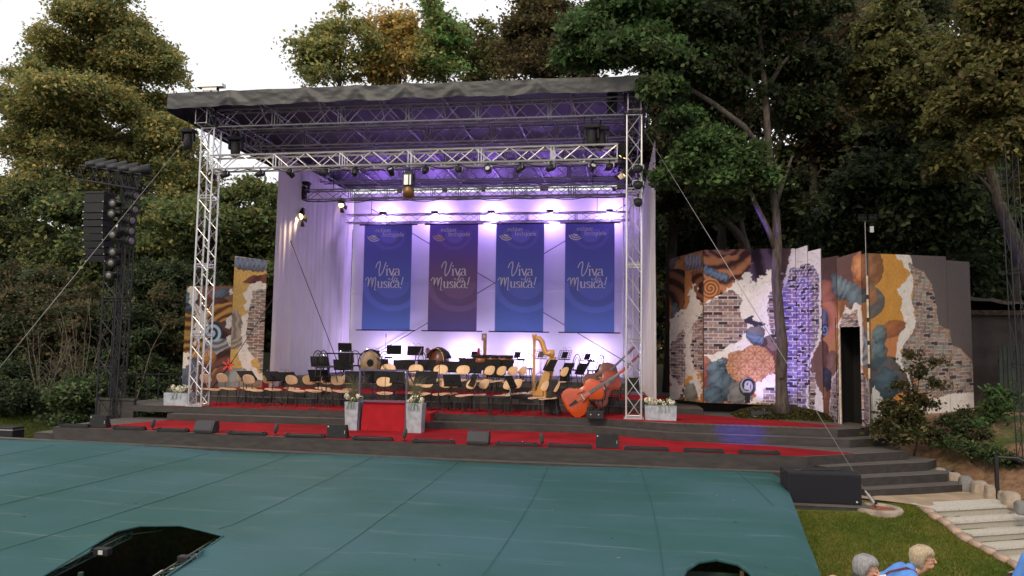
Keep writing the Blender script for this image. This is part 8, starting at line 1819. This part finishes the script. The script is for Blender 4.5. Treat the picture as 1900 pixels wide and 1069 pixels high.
    if glasses:
        mb = MB().mtx(Hm)
        for s in (-1, 1):
            mb.path([(.103+.002*math.sin(a), s*.034+.022*math.cos(a), .060+.016*math.sin(a)) for a in np.linspace(0, 6.283, 15)], .0022, 5, False); mb.tube((.10, s*.056, .066), (-.0, s*.086, .066), .0022, 5)
        mb.tube((.106, -.012, .064), (.106, .012, .064), .002, 5); mb.build('glasses', mat('red-brown frame', (.18, .03, .02), .4) if 'red-brown frame' not in bpy.data.materials else bpy.data.materials['red-brown frame'], t)
    return t, Hm, arms
def head_pos(px, py, Y, rz, lean):
    """bench point that brings the middle of the head to the survey point"""
    c = at(px, py, y=Y); L = Matrix.Rotation(RAD(lean), 4, 'Y'); h = L@Vector((.03, 0, .66))+Matrix.Rotation(RAD(lean*.55), 4, 'Y')@Vector((.0, 0, .08))
    h.rotate(Matrix.Rotation(rz, 3, 'Z')); return c-h
def seat_pos(px, py, Y, rise): c = at(px, py, y=Y); return Vector((c.x, Y, c.z-rise))
# grey-haired woman
p = head_pos(1607, 1052, 8.35, RAD(-4), 4)
t, Hm, arms = person('grey-haired person with glasses sitting on the lawn edge, hand with white card at the mouth', p, RAD(-4), 4, True, -16, 4, 'greyshirt', 'grey', (.27, .26, .27), True, False)
q = Matrix.Translation(p)@Matrix.Rotation(RAD(-4), 4, 'Z')
c = q@(Hm@Vector((.19, -.04, -.03)))
o = MB().box((-.002, -.055, -.09), (.002, .055, .09)).build('card', MT['paper'], None, False, c); o.rotation_euler = (RAD(0), RAD(-32), RAD(-55)); tag(o, 'white card held in front of the mouth by the grey-haired person', 'card')
# blonde woman in blue leaning forward
p2 = head_pos(1720, 1036, 8.75, RAD(-2), 50)
t, Hm, arms = person('blonde person in a light blue shirt with glasses leaning forward to the right', p2, RAD(-2), 50, False, -20, -28, 'blueshirt', 'blonde', (.42, .33, .22), True, True)
mb = MB(); L = Matrix.Rotation(RAD(50), 4, 'Y'); mb.mtx(L); mb.path([(-.17, -.10, .12), (-.16, -.12, .34), (-.095, -.13, .50), (-.01, -.13, .545), (.10, -.12, .44), (.16, -.10, .2)], [.011]*6, 6); o = mb.build('bag_strap', mat('maroon strap', (.13, .02, .03), .6), t)
c = at(1652, 1092, y=8.9)-Vector((0, 0, .17)); tg = thing('handbag', 'dark maroon bag beside the person in light blue', 'bag', c); mb = MB(); mb.ball((0, 0, .17), .17, 18, 12, (1.1, .7, 1.0)); mb.build('body', mat('dark maroon leather', (.04, .012, .018), .5, var=.2), tg, True); mb = MB(); mb.path([(-.12, -.02, .28), (-.06, -.06, .345), (.06, -.07, .34), (.13, -.02, .27)], .008, 6); mb.build('handle', MT['blk'], tg, True)
# bald head cut by the lower border, and a blue sleeve at the right border
p3 = seat_pos(1548, 1096, 8.0, .72)
person('bald person of whom only the crown of the head shows at the lower border', p3, RAD(80), 3, False, 0, 0, 'greyshirt', None, glasses=False)
p4 = seat_pos(1938, 990, 9.3, .72)
person('person in a royal blue top cut off by the right border', p4, RAD(95), 0, False, 0, 0, 'blueshirt', 'grey2', (.2, .15, .1), False, False)
for i, (pp, lb) in enumerate(((p, 'wooden bench under the grey-haired person'), (p2, 'wooden bench under the person in light blue'), (p3, 'wooden bench under the bald person'), (p4, 'wooden bench at the right border'))):
    zb = tz(pp.x, pp.y); t = thing('bench', lb, 'bench', (pp.x, pp.y, zb), RAD(10), 'spectator benches'); h_ = pp.z-zb-.01
    mb = MB(); mb.box((-.55, -.2, h_-.05), (.4, .2, h_-.0), .01); mb.build('seat', MT['decktop'], t)
    for x in (-.45, .3): mb = MB(); mb.box((x, -.17, -.1), (x+.06, .17, h_-.05)); mb.build('leg', MT['blk'], t)
